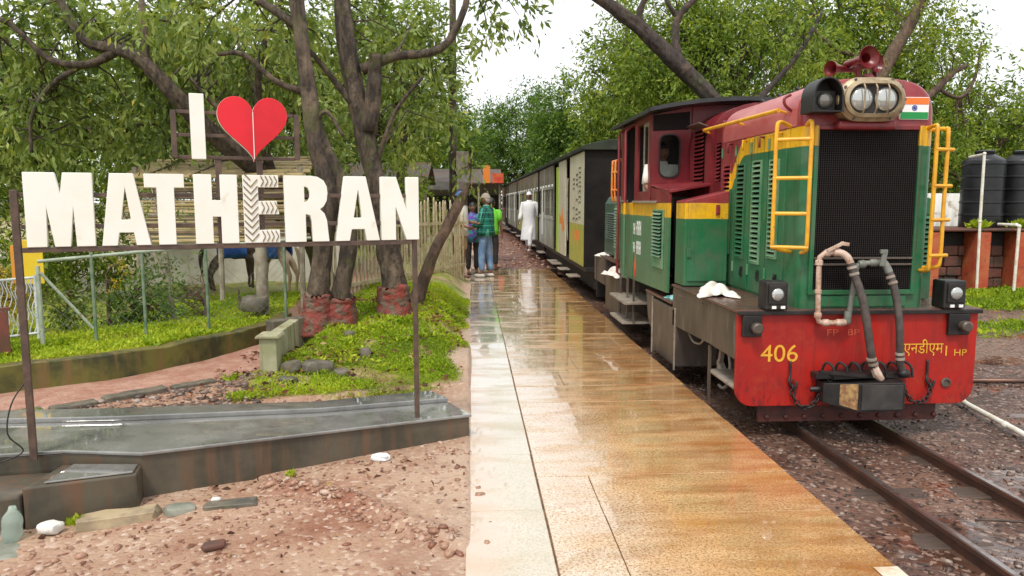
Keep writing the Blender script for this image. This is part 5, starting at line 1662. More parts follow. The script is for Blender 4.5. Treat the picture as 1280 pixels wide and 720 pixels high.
# ---- rear hood, rear deck boxes, grab irons
b = MB(); b.prism([(XS - .36, .78), (XS - .30, .78), (3.60, .78), (3.60, 1.62), (XS - .30, 1.62), (XS - .36, 1.52)], 'y', 9.95, 11.05); rh = b.build('rear_locker', 'coach_green', loco, bevel=.02)
slats(rh, XS - .3605, 10.15, 10.85, 1.02, 1.40, 12, 'coach_green')
b = MB(); b.loft([[(LC + x, yy_, z) for x, z in hood_profile(.46, .80, 2.05, 2.38)] for yy_ in (9.45, 11.05)]); b.build('rear_hood', 'loco_maroon', loco, smooth='auto')
b = MB(); b.box(1.905, 3.70, 9.42, 11.15, .735, .765); b.build('rear_deck', 'deck_brown', loco, bevel=.004)
side_panel('rear_box', 10.42, 11.35, .74, .74, .36, .36, 'steel_grey', th=.5)
side_panel('rear_box', 9.45, 10.38, .56, .56, .06, .06, 'steel_grey', th=.4)
for yy_ in (9.60, 9.80):
    pipe('grab_iron', [(1.93, yy_, 1.56), (1.87, yy_, 1.60), (1.87, yy_, 2.02), (1.90, yy_ + .05, 2.08), (2.05, yy_ + .1, 2.1)], .015, 'orange_paint', 4)
for z in (1.70, 1.93): pipe('grab_iron', [(1.87, 9.52, z), (1.87, 9.85, z)], .014, 'orange_paint')
b = MB(); b.box(1.905, 3.70, 11.13, 11.17, .10, .75); b.build('rear_plate', 'steel_black', loco)
b = MB(); b.box(XD + .03, 2 * LC - XD - .03, YC + .004, YC + .03, 1.60, 2.575); b.build('cab_front_panel', 'loco_maroon', loco)
b = MB(); b.box(2.62, 2.98, 11.17, 12.35, .14, .27); b.build('rear_coupling', 'steel_black', loco)

# ---- cloths left on the engine
def cloth(name, label, c, sx, sy, sz, mat, seed, rotz=0):
    r = np.random.default_rng(seed)
    n, m_ = 26, 14
    U, V = np.meshgrid(np.linspace(-1, 1, n), np.linspace(-1, 1, m_))
    rr = np.sqrt(U ** 2 + V ** 2)
    out = 1 + .22 * np.sin(3 * np.arctan2(V, U) + seed) + .12 * np.sin(7 * np.arctan2(V, U))
    H = np.clip(1.0 - np.abs(U) ** 3 - np.abs(V) ** 3 * .8, 0, 1) * (.30 + .70 * np.abs(np.sin(3.6 * U + 1.4 * np.sin(2.4 * V + seed) + seed))) + .07 * np.sin(8 * V + 3 * U + seed)
    H = np.maximum(H, .06)
    X = U * out * sx / 2; Y = V * out * sy / 2
    ca, sa = math.cos(rotz), math.sin(rotz)
    P = np.stack([c[0] + X * ca - Y * sa, c[1] + X * sa + Y * ca, c[2] + H * sz], 2).reshape(-1, 3)
    b = MB()
    i = np.arange(n * m_).reshape(m_, n)
    b.add([tuple(p) for p in P], [(int(i[a, k]), int(i[a, k + 1]), int(i[a + 1, k + 1]), int(i[a + 1, k])) for a in range(m_ - 1) for k in range(n - 1)])
    o = b.build(name, mat, smooth=True)
    s_ = o.modifiers.new('thick', 'SOLIDIFY'); s_.thickness = .006
    return tag(o, label, 'cloth')
cloth('rag', 'crumpled white cloth lying on the brown front deck of the locomotive', (2.06, 6.12, .778), .26, .62, .085, 'cloth_white', 3, -.22)
cloth('rag', 'white cloth bundled by the cab steps of the locomotive', (1.97, 9.75, .562), .28, .55, .13, 'cloth_white', 8, .2)
cloth('rag', 'white cloth draped on the rear grey box next to the coach', (2.0, 10.95, .742), .22, .6, .05, 'cloth_white', 5, .1)
cloth('rag', 'small teal cloth on the low deck ahead of the cab', (1.98, 7.15, .602), .10, .22, .03, 'cloth_teal', 6, .1)

# ================================================================== COACHES
CXL, CXR = 1.90, 3.72
def coach(y0, L, label, lower, front_cab):
    t = thing('passenger_coach', (2.80, y0, -.13), label, 'coach', 'coaches behind the locomotive')
    def bx(nm, x0, x1, a, c, z0, z1, mat, parent=t, bevel=.004):
        b = MB(); b.box(x0, x1, y0 + a, y0 + c, z0, z1); return b.build(nm, mat, parent, bevel=bevel)
    bx('underframe', 2.1, 3.5, .1, L - .1, .05, .40, 'interior_dark')
    bx('sole_bar', CXL + .03, CXR - .03, 0, L, .36, .44, 'steel_black')
    bx('floor', CXL + .04, CXR - .04, .02, L - .02, .445, .47, 'interior_dark')
    bx('end_wall', CXL, CXR, 0, .04, .442, 2.46, 'coach_end')
    bx('end_wall', CXL, CXR, L - .04, L, .442, 2.46, 'coach_end')
    # arched roof
    def ring(y_, k=1.0):
        n = 12; P = []
        for i in range(n + 1):
            s_ = 2 * i / n - 1
            P.append((2.81 + s_ * .96, y_, 2.475 + .13 * k * (1 - abs(s_) ** 2.6)))
        return P + [(x, y_, 2.405) for x in (3.77, 1.85)]
    b = MB(); b.loft([ring(y0 - .08, .9), ring(y0 + .05), ring(y0 + L - .05), ring(y0 + L + .08, .9)])
    b.build('roof', 'coach_roof', t, smooth='auto', bevel=.008)
    # far side is one panelled wall
    bx('far_wall', CXR - .03, CXR, .042, L - .042, .445, 1.15, lower); bx('far_cornice', CXR - .03, CXR, .042, L - .042, 2.0, 2.40, lower)
    s = .042
    def post(a, w, mat, z0=.445, z1=2.40): return bx('post', CXL, CXL + .035, a, a + w, z0, z1, mat)
    if front_cab:
        bx('luggage_panel', CXL, CXL + .03, .045, 1.88, 1.15, 2.40, 'coach_cream')
        lw = bx('luggage_panel', CXL, CXL + .03, .045, 1.88, .445, 1.148, 'coach_lime')
        bx('notice', CXL - .003, CXL - .001, .55, 1.15, .86, 1.04, 'orange_paint', lw, bevel=0)
        tx = MB(); r = random.Random(3)
        for c, (z0, z1) in zip((.45, .80, 1.20), ((1.25, 2.15), (1.25, 2.05), (1.20, 1.98))):
            z = z1
            while z > z0:
                h = r.uniform(.04, .07)
                if r.random() < .85:
                    tx.box(CXL - .003, CXL - .001, y0 + c, y0 + c + .03, z - h, z)
                    tx.box(CXL - .003, CXL - .001, y0 + c + .03, y0 + c + .17, z - h * .45, z - h * .1)
                    tx.box(CXL - .003, CXL - .001, y0 + c + .17, y0 + c + .21, z - h, z - h * .2)
                z -= h + .03
        tx.build('painted_lettering', 'lettering_dark', t)
        bx('doorway', CXL + .14, CXL + .15, 1.90, 2.60, .47, 2.36, 'grille_black', bevel=0)
        b = MB(); b.tube([(CXL - .02, y0 + 1.97, .8), (CXL - .03, y0 + 1.97, 1.0), (CXL - .03, y0 + 1.97, 1.9), (CXL - .02, y0 + 1.97, 2.0)], .014, 6); b.build('hand_rail', 'steel_pale', t)
        bx('luggage_panel', CXL, CXL + .03, 2.55, 3.70, 1.15, 2.40, 'coach_cream')
        bx('luggage_panel', CXL, CXL + .03, 2.55, 3.70, .445, 1.148, 'coach_cream')
        b = MB(); b.prism([(y0 + 2.6, 1.0), (y0 + 3.0, .92), (y0 + 3.1, 1.1), (y0 + 3.5, 1.06), (y0 + 3.55, 1.3), (y0 + 3.2, 1.22), (y0 + 3.1, 1.45), (y0 + 2.8, 1.2)], 'x', CXL - .003, CXL - .001); b.build('painted_patch', 'orange_paint', t)
        bx('door', CXL - .006, CXL + .03, 3.75, 4.12, .445, 2.30, 'coach_lime_bright')
        bx('doorway', CXL + .14, CXL + .15, 4.05, 4.85, .47, 2.36, 'grille_black', bevel=0)
        s = 4.80
        for a in (.7, 2.1, 3.4, 4.1):
            bx('foot_step', CXL - .16, CXL + .05, a, a + .45, .20, .225, 'steel_pale')
    # passenger bays
    n = 5 if front_cab else 9
    door_at = {n - 2} if front_cab else {1, n - 2}
    wb = (L - .045 - s) / n
    for i in range(n):
        a = s + i * wb; c = a + wb
        post(a + .001, .07, lower if i % 2 else 'coach_shutter')
        if i in door_at:
            d = bx('door', CXL - .004, CXL + .028, a + .075, c - .002, .445, 1.25, lower)
            bx('grab_bar', CXL - .05, CXL - .03, a + .10, a + .13, .7, 1.9, 'lettering_white', d)
            bx('foot_step', CXL - .14, CXL + .05, a, c, .20, .225, 'steel_pale')
            zlow = 1.252
        else:
            bx('lower_panel', CXL, CXL + .03, a + .073, c, .445, 1.12, lower)
            bx('waist_rail', CXL - .012, CXL + .034, a + .073, c, 1.122, 1.175, 'coach_silver')
            zlow = 1.18
        w = bx('window', CXL + .022, CXL + .028, a + .073, c, zlow + .03, 1.84, 'dark_glass', bevel=0)
        bx('frame', CXL + .002, CXL + .034, a + .073, c, 1.842, 1.90, 'coach_silver', w)
        bx('frame', CXL + .002, CXL + .034, a + .073, c, zlow, zlow + .028, 'coach_silver', w)
        m = (a + c + .07) / 2
        bx('mullion', CXL + .004, CXL + .020, m - .02, m + .02, zlow + .03, 1.84, 'coach_shutter', w)
        for q in (1.40, 1.62):
            bx('bar', CXL + .008, CXL + .018, a + .075, m - .022, q, q + .012, 'coach_shutter', w, bevel=0)
        bx('top_shutter', CXL + .004, CXL + .03, a + .073, m - .01, 1.905, 2.385, 'coach_shutter')
        bx('top_shutter', CXL + .004, CXL + .03, m + .01, c, 1.905, 2.385, 'coach_shutter')
        bx('bracket', CXL - .035, CXL, a + .01, a + .06, 1.90, 1.95, 'lettering_white')
    bx('gutter', CXL - .02, CXL + .03, 0, L, 2.388, 2.403, 'coach_roof')
    for yy_ in (1.4, L - 1.4):
        for x in (2.48, 3.08):
            b = MB(); b.lathe([(.26, 0), (.26, .09), (.08, .1)], (x - .045, y0 + yy_, .13), axis=(1, 0, 0), seg=20); b.build('wheel', 'rail_steel', t)
    bx('buffer_beam', 2.5, 3.1, -.3, 0, .12, .26, 'steel_black')
    return t
coach(12.42, 8.35, 'coach with cream lettered luggage panel and bright lime door next to the engine', 'coach_silver', True)
coach(21.10, 9.6, 'yellow olive coach coupled behind the one with the lime door', 'coach_olive', False)
coach(31.05, 7.0, 'grey panelled coach between the yellow olive and the dark green coach', 'coach_silver', False)
coach(38.4, 7.6, 'dark green coach, the last one of the train, near the tin sheds', 'coach_green', False)

# ================================================================== FIGURES
def skin_mesh(V, E, R, root=0, sub=1):
    me = bpy.data.meshes.new('skin_base')
    me.from_pydata(V, E, [])
    ob = bpy.data.objects.new('skin_base', me); COL.objects.link(ob)
    md = ob.modifiers.new('skin', 'SKIN'); md.use_smooth_shade = True; md.branch_smoothing = .6
    for i, d in enumerate(me.skin_vertices[0].data):
        r = R[i]; d.radius = r if isinstance(r, tuple) else (r, r); d.use_root = (i == root)
    sd = ob.modifiers.new('sub', 'SUBSURF'); sd.levels = sub; sd.render_levels = sub
    bpy.context.view_layer.update()
    out = bpy.data.meshes.new_from_object(ob.evaluated_get(bpy.context.evaluated_depsgraph_get()))
    bpy.data.objects.remove(ob)
    vs_ = [tuple(v.co) for v in out.vertices]; fs_ = [tuple(p.vertices) for p in out.polygons]
    bpy.data.meshes.remove(out)
    return vs_, fs_
class Chain:
    def __init__(s): s.V, s.E, s.R, s.idx = [], [], [], {}
    def add(s, name, p, r, to=None):
        s.V.append(tuple(p)); s.R.append(r); s.idx[name] = len(s.V) - 1
        if to is not None: s.E.append((s.idx[to], s.idx[name]))
    def mesh(s, root, sub=1): return skin_mesh(s.V, s.E, s.R, s.idx[root], sub)

def person(loc, rotz, label, H=1.70, pose=None, shirt='shirt_pale', trousers='denim', shoes='shoe_brown', sleeve='short', hair='hair_black',
           cap=None, fat=1.0, garment=None, legs_bare=False, group=None):
    """local frame: the figure faces -Y, x to its left"""
    k = H / 1.72
    J = dict(pelvis=(0, 0, .95), belly=(0, -.01, 1.10), chest=(0, 0, 1.28), neck=(0, .01, 1.46), head0=(0, 0, 1.52),
             shl=(.175, .01, 1.40), shr=(-.175, .01, 1.40), ell=(.23, .03, 1.13), elr=(-.23, .03, 1.13), wrl=(.24, -.06, .90), wrr=(-.24, -.06, .90),
             hpl=(.09, 0, .90), hpr=(-.09, 0, .90), knl=(.10, -.01, .50), knr=(-.10, -.01, .50), anl=(.10, .02, .09), anr=(-.10, .02, .09), head=(0, -.005, 1.615))
    J.update(pose or {})
    t = thing('person', loc, label, 'person', group)
    t.rotation_euler.z = rotz
    def put(nm, V, F, mat, parent=t, smooth=True, fix=True):
        me = bpy.data.meshes.new(nm)
        me.from_pydata([(p[0] * k, p[1] * k, p[2] * k) for p in V], [], F)
        bm = bmesh.new(); bm.from_mesh(me); bmesh.ops.recalc_face_normals(bm, faces=bm.faces); bm.to_mesh(me); bm.free()
        me.materials.append(MATS[mat]); me.polygons.foreach_set('use_smooth', [True] * len(me.polygons))
        o = bpy.data.objects.new(nm, me); COL.objects.link(o); o.parent = parent
        return o
    v = {a: Vector(b_) for a, b_ in J.items()}
    c = Chain()
    c.add('pelvis', v['pelvis'], (.12, .10)); c.add('belly', v['belly'], (.115, .095), 'pelvis'); c.add('chest', v['chest'], (.135, .095), 'belly')
    c.add('neckb', v['neck'] - Vector((0, 0, .03)), (.075, .07), 'chest'); c.add('neck', v['neck'] + Vector((0, 0, .03)), (.052, .055), 'neckb'); c.add('head0', v['head0'] + Vector((0, 0, .03)), (.055, .06), 'neck')
    for s_ in 'lr':
        c.add('sh' + s_, v['sh' + s_], .058, 'chest'); c.add('el' + s_, v['el' + s_], .042, 'sh' + s_)
        c.add('wr' + s_, v['wr' + s_], .029, 'el' + s_)
        d = (v['wr' + s_] - v['el' + s_]).normalized(); c.add('hand' + s_, v['wr' + s_] + d * .07, (.040, .022), 'wr' + s_)
        c.add('hp' + s_, v['hp' + s_], .088 * fat ** .5, 'pelvis'); c.add('th' + s_, v['hp' + s_].lerp(v['kn' + s_], .5), .078, 'hp' + s_)
        c.add('kn' + s_, v['kn' + s_], .056, 'th' + s_); c.add('ca' + s_, v['kn' + s_].lerp(v['an' + s_], .35) + Vector((0, .012, 0)), .053, 'kn' + s_); c.add('an' + s_, v['an' + s_], .038, 'ca' + s_)
        c.add('to' + s_, v['an' + s_] + Vector((0, -.13, -.05)), (.04, .028), 'an' + s_)
    V, F = c.mesh('pelvis')
    def join(V2, F2):
        nonlocal V, F
        b0 = len(V); V = V + [tuple(q) for q in V2]; F = F + [tuple(b0 + i for i in q) for q in F2]
    # fingers and thumb
    for s_, sg in (('l', 1), ('r', -1)):
        w = v['wr' + s_]; d = (w - v['el' + s_]).normalized(); sd = d.cross(Vector((0, 1, 0)));
        sd = sd.normalized() if sd.length > .05 else Vector((1, 0, 0))
        nrm = d.cross(sd)
        m = MB()
        for i, (off, ln) in enumerate(((-.024, .058), (-.008, .070), (.008, .066), (.023, .050))):
            p0 = w + d * .085 + nrm * off
            m.tube([p0, p0 + d * ln * .5 + sd * .006, p0 + d * ln + sd * .020], [.0095, .0085, .006], 6)
        p0 = w + d * .035 + nrm * -.03
        m.tube([p0, p0 + d * .03 + nrm * -.018, p0 + d * .06 + nrm * -.022], [.011, .010, .007], 6)
        join(m.v, m.f)
    # head with jaw, nose, ears
    h = v['head']; hm = MB()
    hm.ball((0, 0, 0), (.076, .095, .118), 16, 12)
    hv = []
    for q in hm.v:
        q = Vector(q)
        if q.z < -.02: q.x *= 1 + (q.z + .02) * 2.2; q.y *= 1 + (q.z + .02) * 1.0
        if q.y < -.07 and abs(q.x) < .03 and -.045 < q.z < .02: q.y -= .016
        hv.append(h + q)
    join(hv, hm.f)
    nm_ = MB(); nm_.ball(h + Vector((0, -.098, -.016)), (.014, .018, .022), 8, 6); nm_.ball(h + Vector((.077, .01, -.005)), (.012, .022, .032), 8, 6); nm_.ball(h + Vector((-.077, .01, -.005)), (.012, .022, .032), 8, 6)
    nm_.ball(h + Vector((0, -.084, -.062)), (.024, .010, .009), 8, 6)
    join(nm_.v, nm_.f)
    body = put('body', V, F, 'skin_brown')
    e = MB(); e.ball(h + Vector((.030, -.083, .012)), .011, 8, 6); e.ball(h + Vector((-.030, -.083, .012)), .011, 8, 6)
    put('eyes', e.v, e.f, 'hair_black')
    def dome(zcut, grow, nm, mat, back=0):
        m = MB(); m.ball((0, 0, 0), (.076 + grow, .095 + grow, .118 + grow), 16, 12)
        vv = []
        for q in m.v:
            q = Vector(q); lim = zcut - (.11 if (q.y > .0 and back) else 0) * min(1, max(0, q.y / .05))
            q.z = max(q.z, lim); vv.append(h + q)
        return put(nm, vv, m.f, mat)
    if hair: dome(.035, .008, 'hair', hair, 1)
    if cap:
        o = dome(.035, .016, 'cap', cap)
        m = MB(); n = 12
        a_ = [(.085 * math.cos(PI + PI * i / n), .10 * math.sin(PI + PI * i / n), .038) for i in range(n + 1)]
        b_ = [(.080 * math.cos(PI + PI * i / n), .10 * math.sin(PI + PI * i / n) - .075 * math.sin(PI * i / n), .022) for i in range(n + 1)]
        vv = [h + Vector(q) for q in a_ + b_] + [h + Vector(q) + Vector((0, 0, .008)) for q in a_ + b_]
        N = n + 1
        ff = [(i, i + 1, N + i + 1, N + i) for i in range(n)] + [(2 * N + i, 3 * N + i, 3 * N + i + 1, 2 * N + i + 1) for i in range(n)]
        put('cap_peak', vv, ff, cap, o)
    # trousers
    if trousers:
        c = Chain(); g = .016
        c.add('pelvis', v['pelvis'] + Vector((0, 0, .10)), (.14 * fat, .115 * fat)); c.add('seat', v['pelvis'] - Vector((0, 0, .02)), (.15 * fat, .12 * fat), 'pelvis')
        for s_ in 'lr':
            c.add('hp' + s_, v['hp' + s_] - Vector((0, 0, .04)), .098 * fat ** .5, 'seat'); c.add('th' + s_, v['hp' + s_].lerp(v['kn' + s_], .5), .092, 'hp' + s_)
            if not legs_bare:
                c.add('kn' + s_, v['kn' + s_], .078, 'th' + s_); c.add('an' + s_, v['an' + s_] + Vector((0, 0, .03)), .068, 'kn' + s_)
            else:
                c.add('kn' + s_, v['kn' + s_] + Vector((0, 0, .04)), .085, 'th' + s_)
        put('trousers', *c.mesh('pelvis'), trousers)
    # shirt or long gown: a lofted torso with sleeves
    lowz = garment or .86
    def ring(c_, rx, ry, n=16): return [(c_[0] + rx * math.cos(2 * PI * i / n), c_[1] + ry * math.sin(2 * PI * i / n), c_[2]) for i in range(n)]
    lv = [((v['neck'].x, v['neck'].y, v['neck'].z + .035), .068, .070), ((v['neck'].x, v['neck'].y, v['neck'].z - .01), .085, .080), ((0, v['chest'].y, 1.425), .150, .100), ((0, v['chest'].y, 1.36), .200, .128),
          ((0, v['chest'].y, 1.25), .192, .142), ((v['belly'].x, v['belly'].y, 1.10), .178 * fat, .148 * fat), ((v['pelvis'].x, v['pelvis'].y, .98), .178 * fat, .150 * fat)]
    if garment and garment < .7:
        mid = (v['knl'] + v['knr']) / 2
        lv += [((0, 0, .84), .20, .165), ((mid.x * .4, mid.y * .5, .64), .215, .175), ((mid.x * .8, mid.y, garment + .05), .235, .20), ((mid.x * .8, mid.y, garment), .236, .20), ((mid.x * .8, mid.y, garment + .01), .20, .16)]
    else:
        lv += [((v['pelvis'].x, v['pelvis'].y, lowz), .182 * fat, .155 * fat), ((v['pelvis'].x, v['pelvis'].y, lowz + .01), .15 * fat, .12 * fat)]
    m = MB(); m.loft([ring(*q) for q in lv])
    for s_ in 'lr':
        S0 = v['sh' + s_]; ins = Vector((S0.x * .55, S0.y, S0.z - .01))
        if sleeve == 'short':
            e_ = S0.lerp(v['el' + s_], .8); m.tube([ins, S0, S0.lerp(e_, .5), e_], [.075, .076, .068, .066], 10)
        else:
            m.tube([ins, S0, v['el' + s_], v['el' + s_].lerp(v['wr' + s_], .5), v['el' + s_].lerp(v['wr' + s_], .95)], [.075, .076, .062, .054, .046], 10)
    put('kurta' if garment and garment < .7 else 'shirt', m.v, m.f, shirt)
    for s_ in 'lr':
        m = MB(); a = v['an' + s_]
        m.ball(a + Vector((0, -.055, -.052)), (.046, .135, .040), 12, 8)
        m.v = [(q[0], q[1], max(q[2], a.z - .088)) for q in m.v]
        put('shoe', m.v, m.f, shoes)
    return t

person((.30, 15.25, .0), rad(-118), 'stout man in green plaid shirt, jeans and cap standing on the platform edge', 1.70,
       dict(knl=(.11, -.05, .50), anl=(.12, -.04, .09), knr=(-.10, .02, .5), anr=(-.11, .06, .09), ell=(.22, -.02, 1.14), wrl=(.15, -.22, 1.05), elr=(-.23, .02, 1.14), wrr=(-.14, -.20, 1.04)),
       shirt='plaid_green', trousers='denim', shoes='shoe_pale', hair='hair_grey', cap='cap_grey', fat=1.18, sleeve='long')
person((.46, 16.8, .0), rad(160), 'person in lime green shirt and black trousers behind the man in plaid', 1.62,
       shirt='shirt_lime', trousers='trouser_black', shoes='shoe_brown')
person((.02, 15.75, .0), rad(15), 'person in teal and purple top with black trousers, next to the man in plaid', 1.52,
       dict(wrl=(.12, -.2, 1.10), ell=(.2, -.02, 1.12)), shirt='top_teal', trousers='trouser_black', shoes='shoe_brown', garment=.78)
person((-.22, 14.9, .0), rad(60), 'person in blue cap, pale shirt and khaki shorts by the picket fence', 1.74,
       dict(wrl=(.14, -.24, 1.12), wrr=(-.14, -.22, 1.05)), shirt='shirt_pale', trousers='shorts_khaki', shoes='shoe_brown', cap='cap_blue', legs_bare=True)
person((1.66, 21.3, .10), rad(-20), 'man in long white kurta and white cap stepping down from the coach', 1.72,
       dict(knl=(.09, -.20, .52), anl=(.09, -.24, .12), knr=(-.08, .06, .50), anr=(-.09, .20, .11), ell=(.23, .10, 1.14), wrl=(.25, .14, .92), elr=(-.23, -.02, 1.13), wrr=(-.25, -.16, .92)),
       shirt='kurta_white', trousers='kurta_white', shoes='shoe_pale', sleeve='long', hair='kurta_white', garment=.34)
person((2.09, 8.10, .70), rad(12), 'engine driver in white shirt behind the oval cab window', 1.48,
       dict(wrl=(.16, -.26, 1.10), wrr=(-.16, -.24, 1.08), ell=(.23, -.04, 1.16), elr=(-.23, -.04, 1.16)), shirt='cloth_white', trousers='trouser_black')

# ---- horses tethered behind the fence
def horse(loc, rotz, scale, label, coat, mane):
    t = thing('horse', loc, label, 'horse', 'horses behind the wire fence'); t.rotation_euler.z = rotz
    c = Chain()          # faces +X
    c.add('rump', (-.62, 0, 1.22), (.23, .25)); c.add('loin', (-.25, 0, 1.20), (.25, .27), 'rump'); c.add('rib', (.12, 0, 1.14), (.27, .29), 'loin')
    c.add('breast', (.48, 0, 1.18), (.22, .27), 'rib'); c.add('neck1', (.72, 0, 1.42), (.13, .20), 'breast'); c.add('neck2', (.95, 0, 1.62), (.09, .14), 'neck1')
    c.add('poll', (1.08, 0, 1.72), (.085, .11), 'neck2'); c.add('cheek', (1.20, 0, 1.56), (.085, .11), 'poll'); c.add('muzzle', (1.36, 0, 1.34), (.06, .068), 'cheek')
    for s_, y_ in (('l', .15), ('r', -.15)):
        c.add('sh' + s_, (.45, y_, .98), (.11, .13), 'breast'); c.add('fk' + s_, (.44, y_, .56), .062, 'sh' + s_); c.add('fc' + s_, (.46, y_, .34), .042, 'fk' + s_); c.add('fe' + s_, (.44, y_, .14), .046, 'fc' + s_); c.add('fh' + s_, (.48, y_, .03), .058, 'fe' + s_)
        c.add('st' + s_, (-.55, y_, .92), (.13, .17), 'rump'); c.add('gk' + s_, (-.66, y_, .68), .085, 'st' + s_); c.add('hk' + s_, (-.76, y_, .50), .060, 'gk' + s_); c.add('hc' + s_, (-.72, y_, .30), .042, 'hk' + s_); c.add('he' + s_, (-.70, y_, .14), .046, 'hc' + s_); c.add('hh' + s_, (-.66, y_, .03), .058, 'he' + s_)
    V, F = c.mesh('rib')
    def put(nm, V, F, mat):
        me = bpy.data.meshes.new(nm); me.from_pydata([tuple(Vector(p) * scale) for p in V], [], F)
        me.materials.append(MATS[mat]); me.polygons.foreach_set('use_smooth', [True] * len(me.polygons))
        o = bpy.data.objects.new(nm, me); COL.objects.link(o); o.parent = t; return o
    e = MB(); e.tube([(1.08, .05, 1.76), (1.07, .06, 1.88)], [.03, .006], 6); e.tube([(1.08, -.05, 1.76), (1.07, -.06, 1.88)], [.03, .006], 6)
    b0 = len(V); V = V + e.v; F = F + [tuple(b0 + i for i in q) for q in e.f]
    put('body', V, F, coat)
    m = MB(); m.tube(spline([(-.84, 0, 1.32), (-.96, 0, 1.15), (-.99, 0, .85), (-.96, 0, .55)], 5), [.03, .04, .05, .06, .065, .07, .07, .07, .065, .06, .055, .05, .045, .04, .035, .02][:16], 8); put('tail', m.v, m.f, mane)
    m = MB(); m.tube(spline([(.55, 0, 1.46), (.78, 0, 1.66), (.98, 0, 1.79), (1.10, 0, 1.80)], 5), [.02] + [.045] * 14 + [.02], 8); put('mane', m.v, m.f, mane)
    m = MB(); n = 12
    rings = []
    for x in (-.42, -.38, .20, .24):
        gro = .0 if x in (-.42, .24) else .012
        rings.append([(x, (.30 + gro) * math.sin(a), 1.17 + (.31 + gro) * math.cos(a)) for a in np.linspace(-2.1, 2.1, n)])
    m.loft(rings, closed=False, cap0=False, cap1=False)
    sd = put('saddle_cloth', m.v, m.f, 'saddle_blue'); s2 = sd.modifiers.new('thick', 'SOLIDIFY'); s2.thickness = .02
    m = MB(); m.ball((-.06, 0, 1.48), (.26, .17, .07), 12, 8); m.ball((.14, 0, 1.53), (.06, .10, .08), 10, 6); put('saddle', m.v, m.f, 'shoe_brown')
    return t
zg = lambda x, y: float(left_z(np.array([x]), np.array([y]))[0])
horse((-3.55, 11.3, zg(-3.55, 11.3)), rad(35), .50, 'dark brown horse with blue saddle cloth behind the wire fence', 'horse_dark', 'hair_black')
horse((-2.85, 10.8, zg(-2.85, 10.8)), rad(150), .50, 'pale tan horse with blue saddle cloth beside the dark horse', 'horse_tan', 'horse_tan')

# ================================================================== FENCES, SHELTER, TANKS, SHEDS
FP = [(-3.86, 6.78), (-3.50, 7.0), (-3.14, 7.22), (-2.65, 7.52), (-1.98, 7.93)]
fence = thing('wire_fence', (-2.9, 7.4, .33), 'green pipe and wire mesh fence on top of the mossy wall', 'fence')
for i, (x, y_) in enumerate(FP):
    b = MB(); z0 = zg(x, y_) - .05
    b.tube([(x, y_, z0), (x, y_, 1.08 if i else .98)], .016 if i else .02, 8)
    b.build('post', 'fence_pale' if i in (0,) else 'fence_green', fence, smooth='auto')
b = MB(); b.tube([(FP[0][0] - .0, FP[0][1], 1.02), (FP[2][0], FP[2][1], 1.075), (FP[4][0] + .25, FP[4][1] + .15, 1.16)], .016, 8); b.build('top_rail', 'fence_pale', fence, smooth='auto')
b = MB(); b.tube([(FP[0][0] + .02, FP[0][1], .92), (FP[1][0] - .02, FP[1][1] - .01, .38)], .014, 8); b.build('brace', 'fence_pale', fence, smooth='auto')
b = MB()
for (a, c) in zip(FP[:-1], FP[1:]):
    L = math.hypot(c[0] - a[0], c[1] - a[1]); n = int(L / .075)
    for i in range(n):
        for s_ in (1, -1):
            t0 = i / n; dx = .70 / L * s_
            t1 = t0 + dx; z0, z1 = .36, 1.06
            if t1 > 1: z1 = z0 + .7 * (1 - t0) / dx; t1 = 1
            if t1 < 0: z1 = z0 + .7 * (0 - t0) / dx; t1 = 0
            b.tube([(a[0] + (c[0] - a[0]) * t0, a[1] + (c[1] - a[1]) * t0, z0), (a[0] + (c[0] - a[0]) * t1, a[1] + (c[1] - a[1]) * t1, z1)], .0016, 3, caps=False)
o = b.build('wire_mesh', 'wire', fence, fix=False); o['kind'] = 'stuff'
# gate with wavy bars
gate = thing('iron_gate', (-3.98, 6.68, .33), 'small white iron gate with wavy bars left of the wire fence', 'gate')
g0, g1 = Vector((-4.10, 6.60, 0)), Vector((-3.885, 6.765, 0))
for t in (0, 1):
    p = g0.lerp(g1, t); b = MB(); b.tube([(p.x, p.y, .33), (p.x, p.y, .90)], .013, 8); b.build('stile', 'gate_white', gate)
for z in (.37, .87):
    b = MB(); b.tube([(g0.x, g0.y, z), (g1.x, g1.y, z + .01)], .011, 8); b.build('gate_rail', 'gate_white', gate)
for i in range(9):
    t = (i + .6) / 9.2; p = g0.lerp(g1, t)
    b = MB(); b.tube([(p.x + .012 * math.sin(z * 26 + i), p.y + .010 * math.sin(z * 26 + i), z) for z in np.linspace(.37, .87, 24)], .0045, 6); b.build('wavy_bar', 'gate_white', gate, smooth=True)
# rail to the left of the gate, panels behind
b = MB(); b.tube([(-6.2, 5.1, 1.0), (-4.45, 6.25, 1.05), (-4.02, 6.55, 1.085)], .018, 8)
for q in ((-5.4, 5.65), (-4.45, 6.25)): b.tube([(q[0], q[1], zg(*q)), (q[0], q[1], 1.04)], .016, 8)
tag(b.build('hand_rail', 'fence_pale', smooth='auto'), 'pale green pipe rail running left from the white gate', 'railing')
b = MB(); b.obox((-4.16, 7.25, .98), (.16, .02, .42), (0, 0, .4))
tag(b.build('yellow_board', 'yellow_panel', bevel=.004), 'bright yellow board behind the white iron gate', 'board')
b = MB(); b.obox((-4.29, 7.2, .96), (.08, .02, .36), (0, 0, .4))
tag(b.build('orange_board', 'orange_panel', bevel=.004), 'narrow orange board left of the yellow board', 'board')
b = MB(); b.obox((-4.05, 6.30, .44), (.34, .03, .38), (0, 0, .6)); b.obox((-4.05, 6.31, .65), (.36, .045, .03), (0, 0, .6))
tag(b.build('rusty_sheet', 'brown_sheet', bevel=.004), 'rusty brown metal sheet leaning by the pale pipe rail', 'metal sheet')

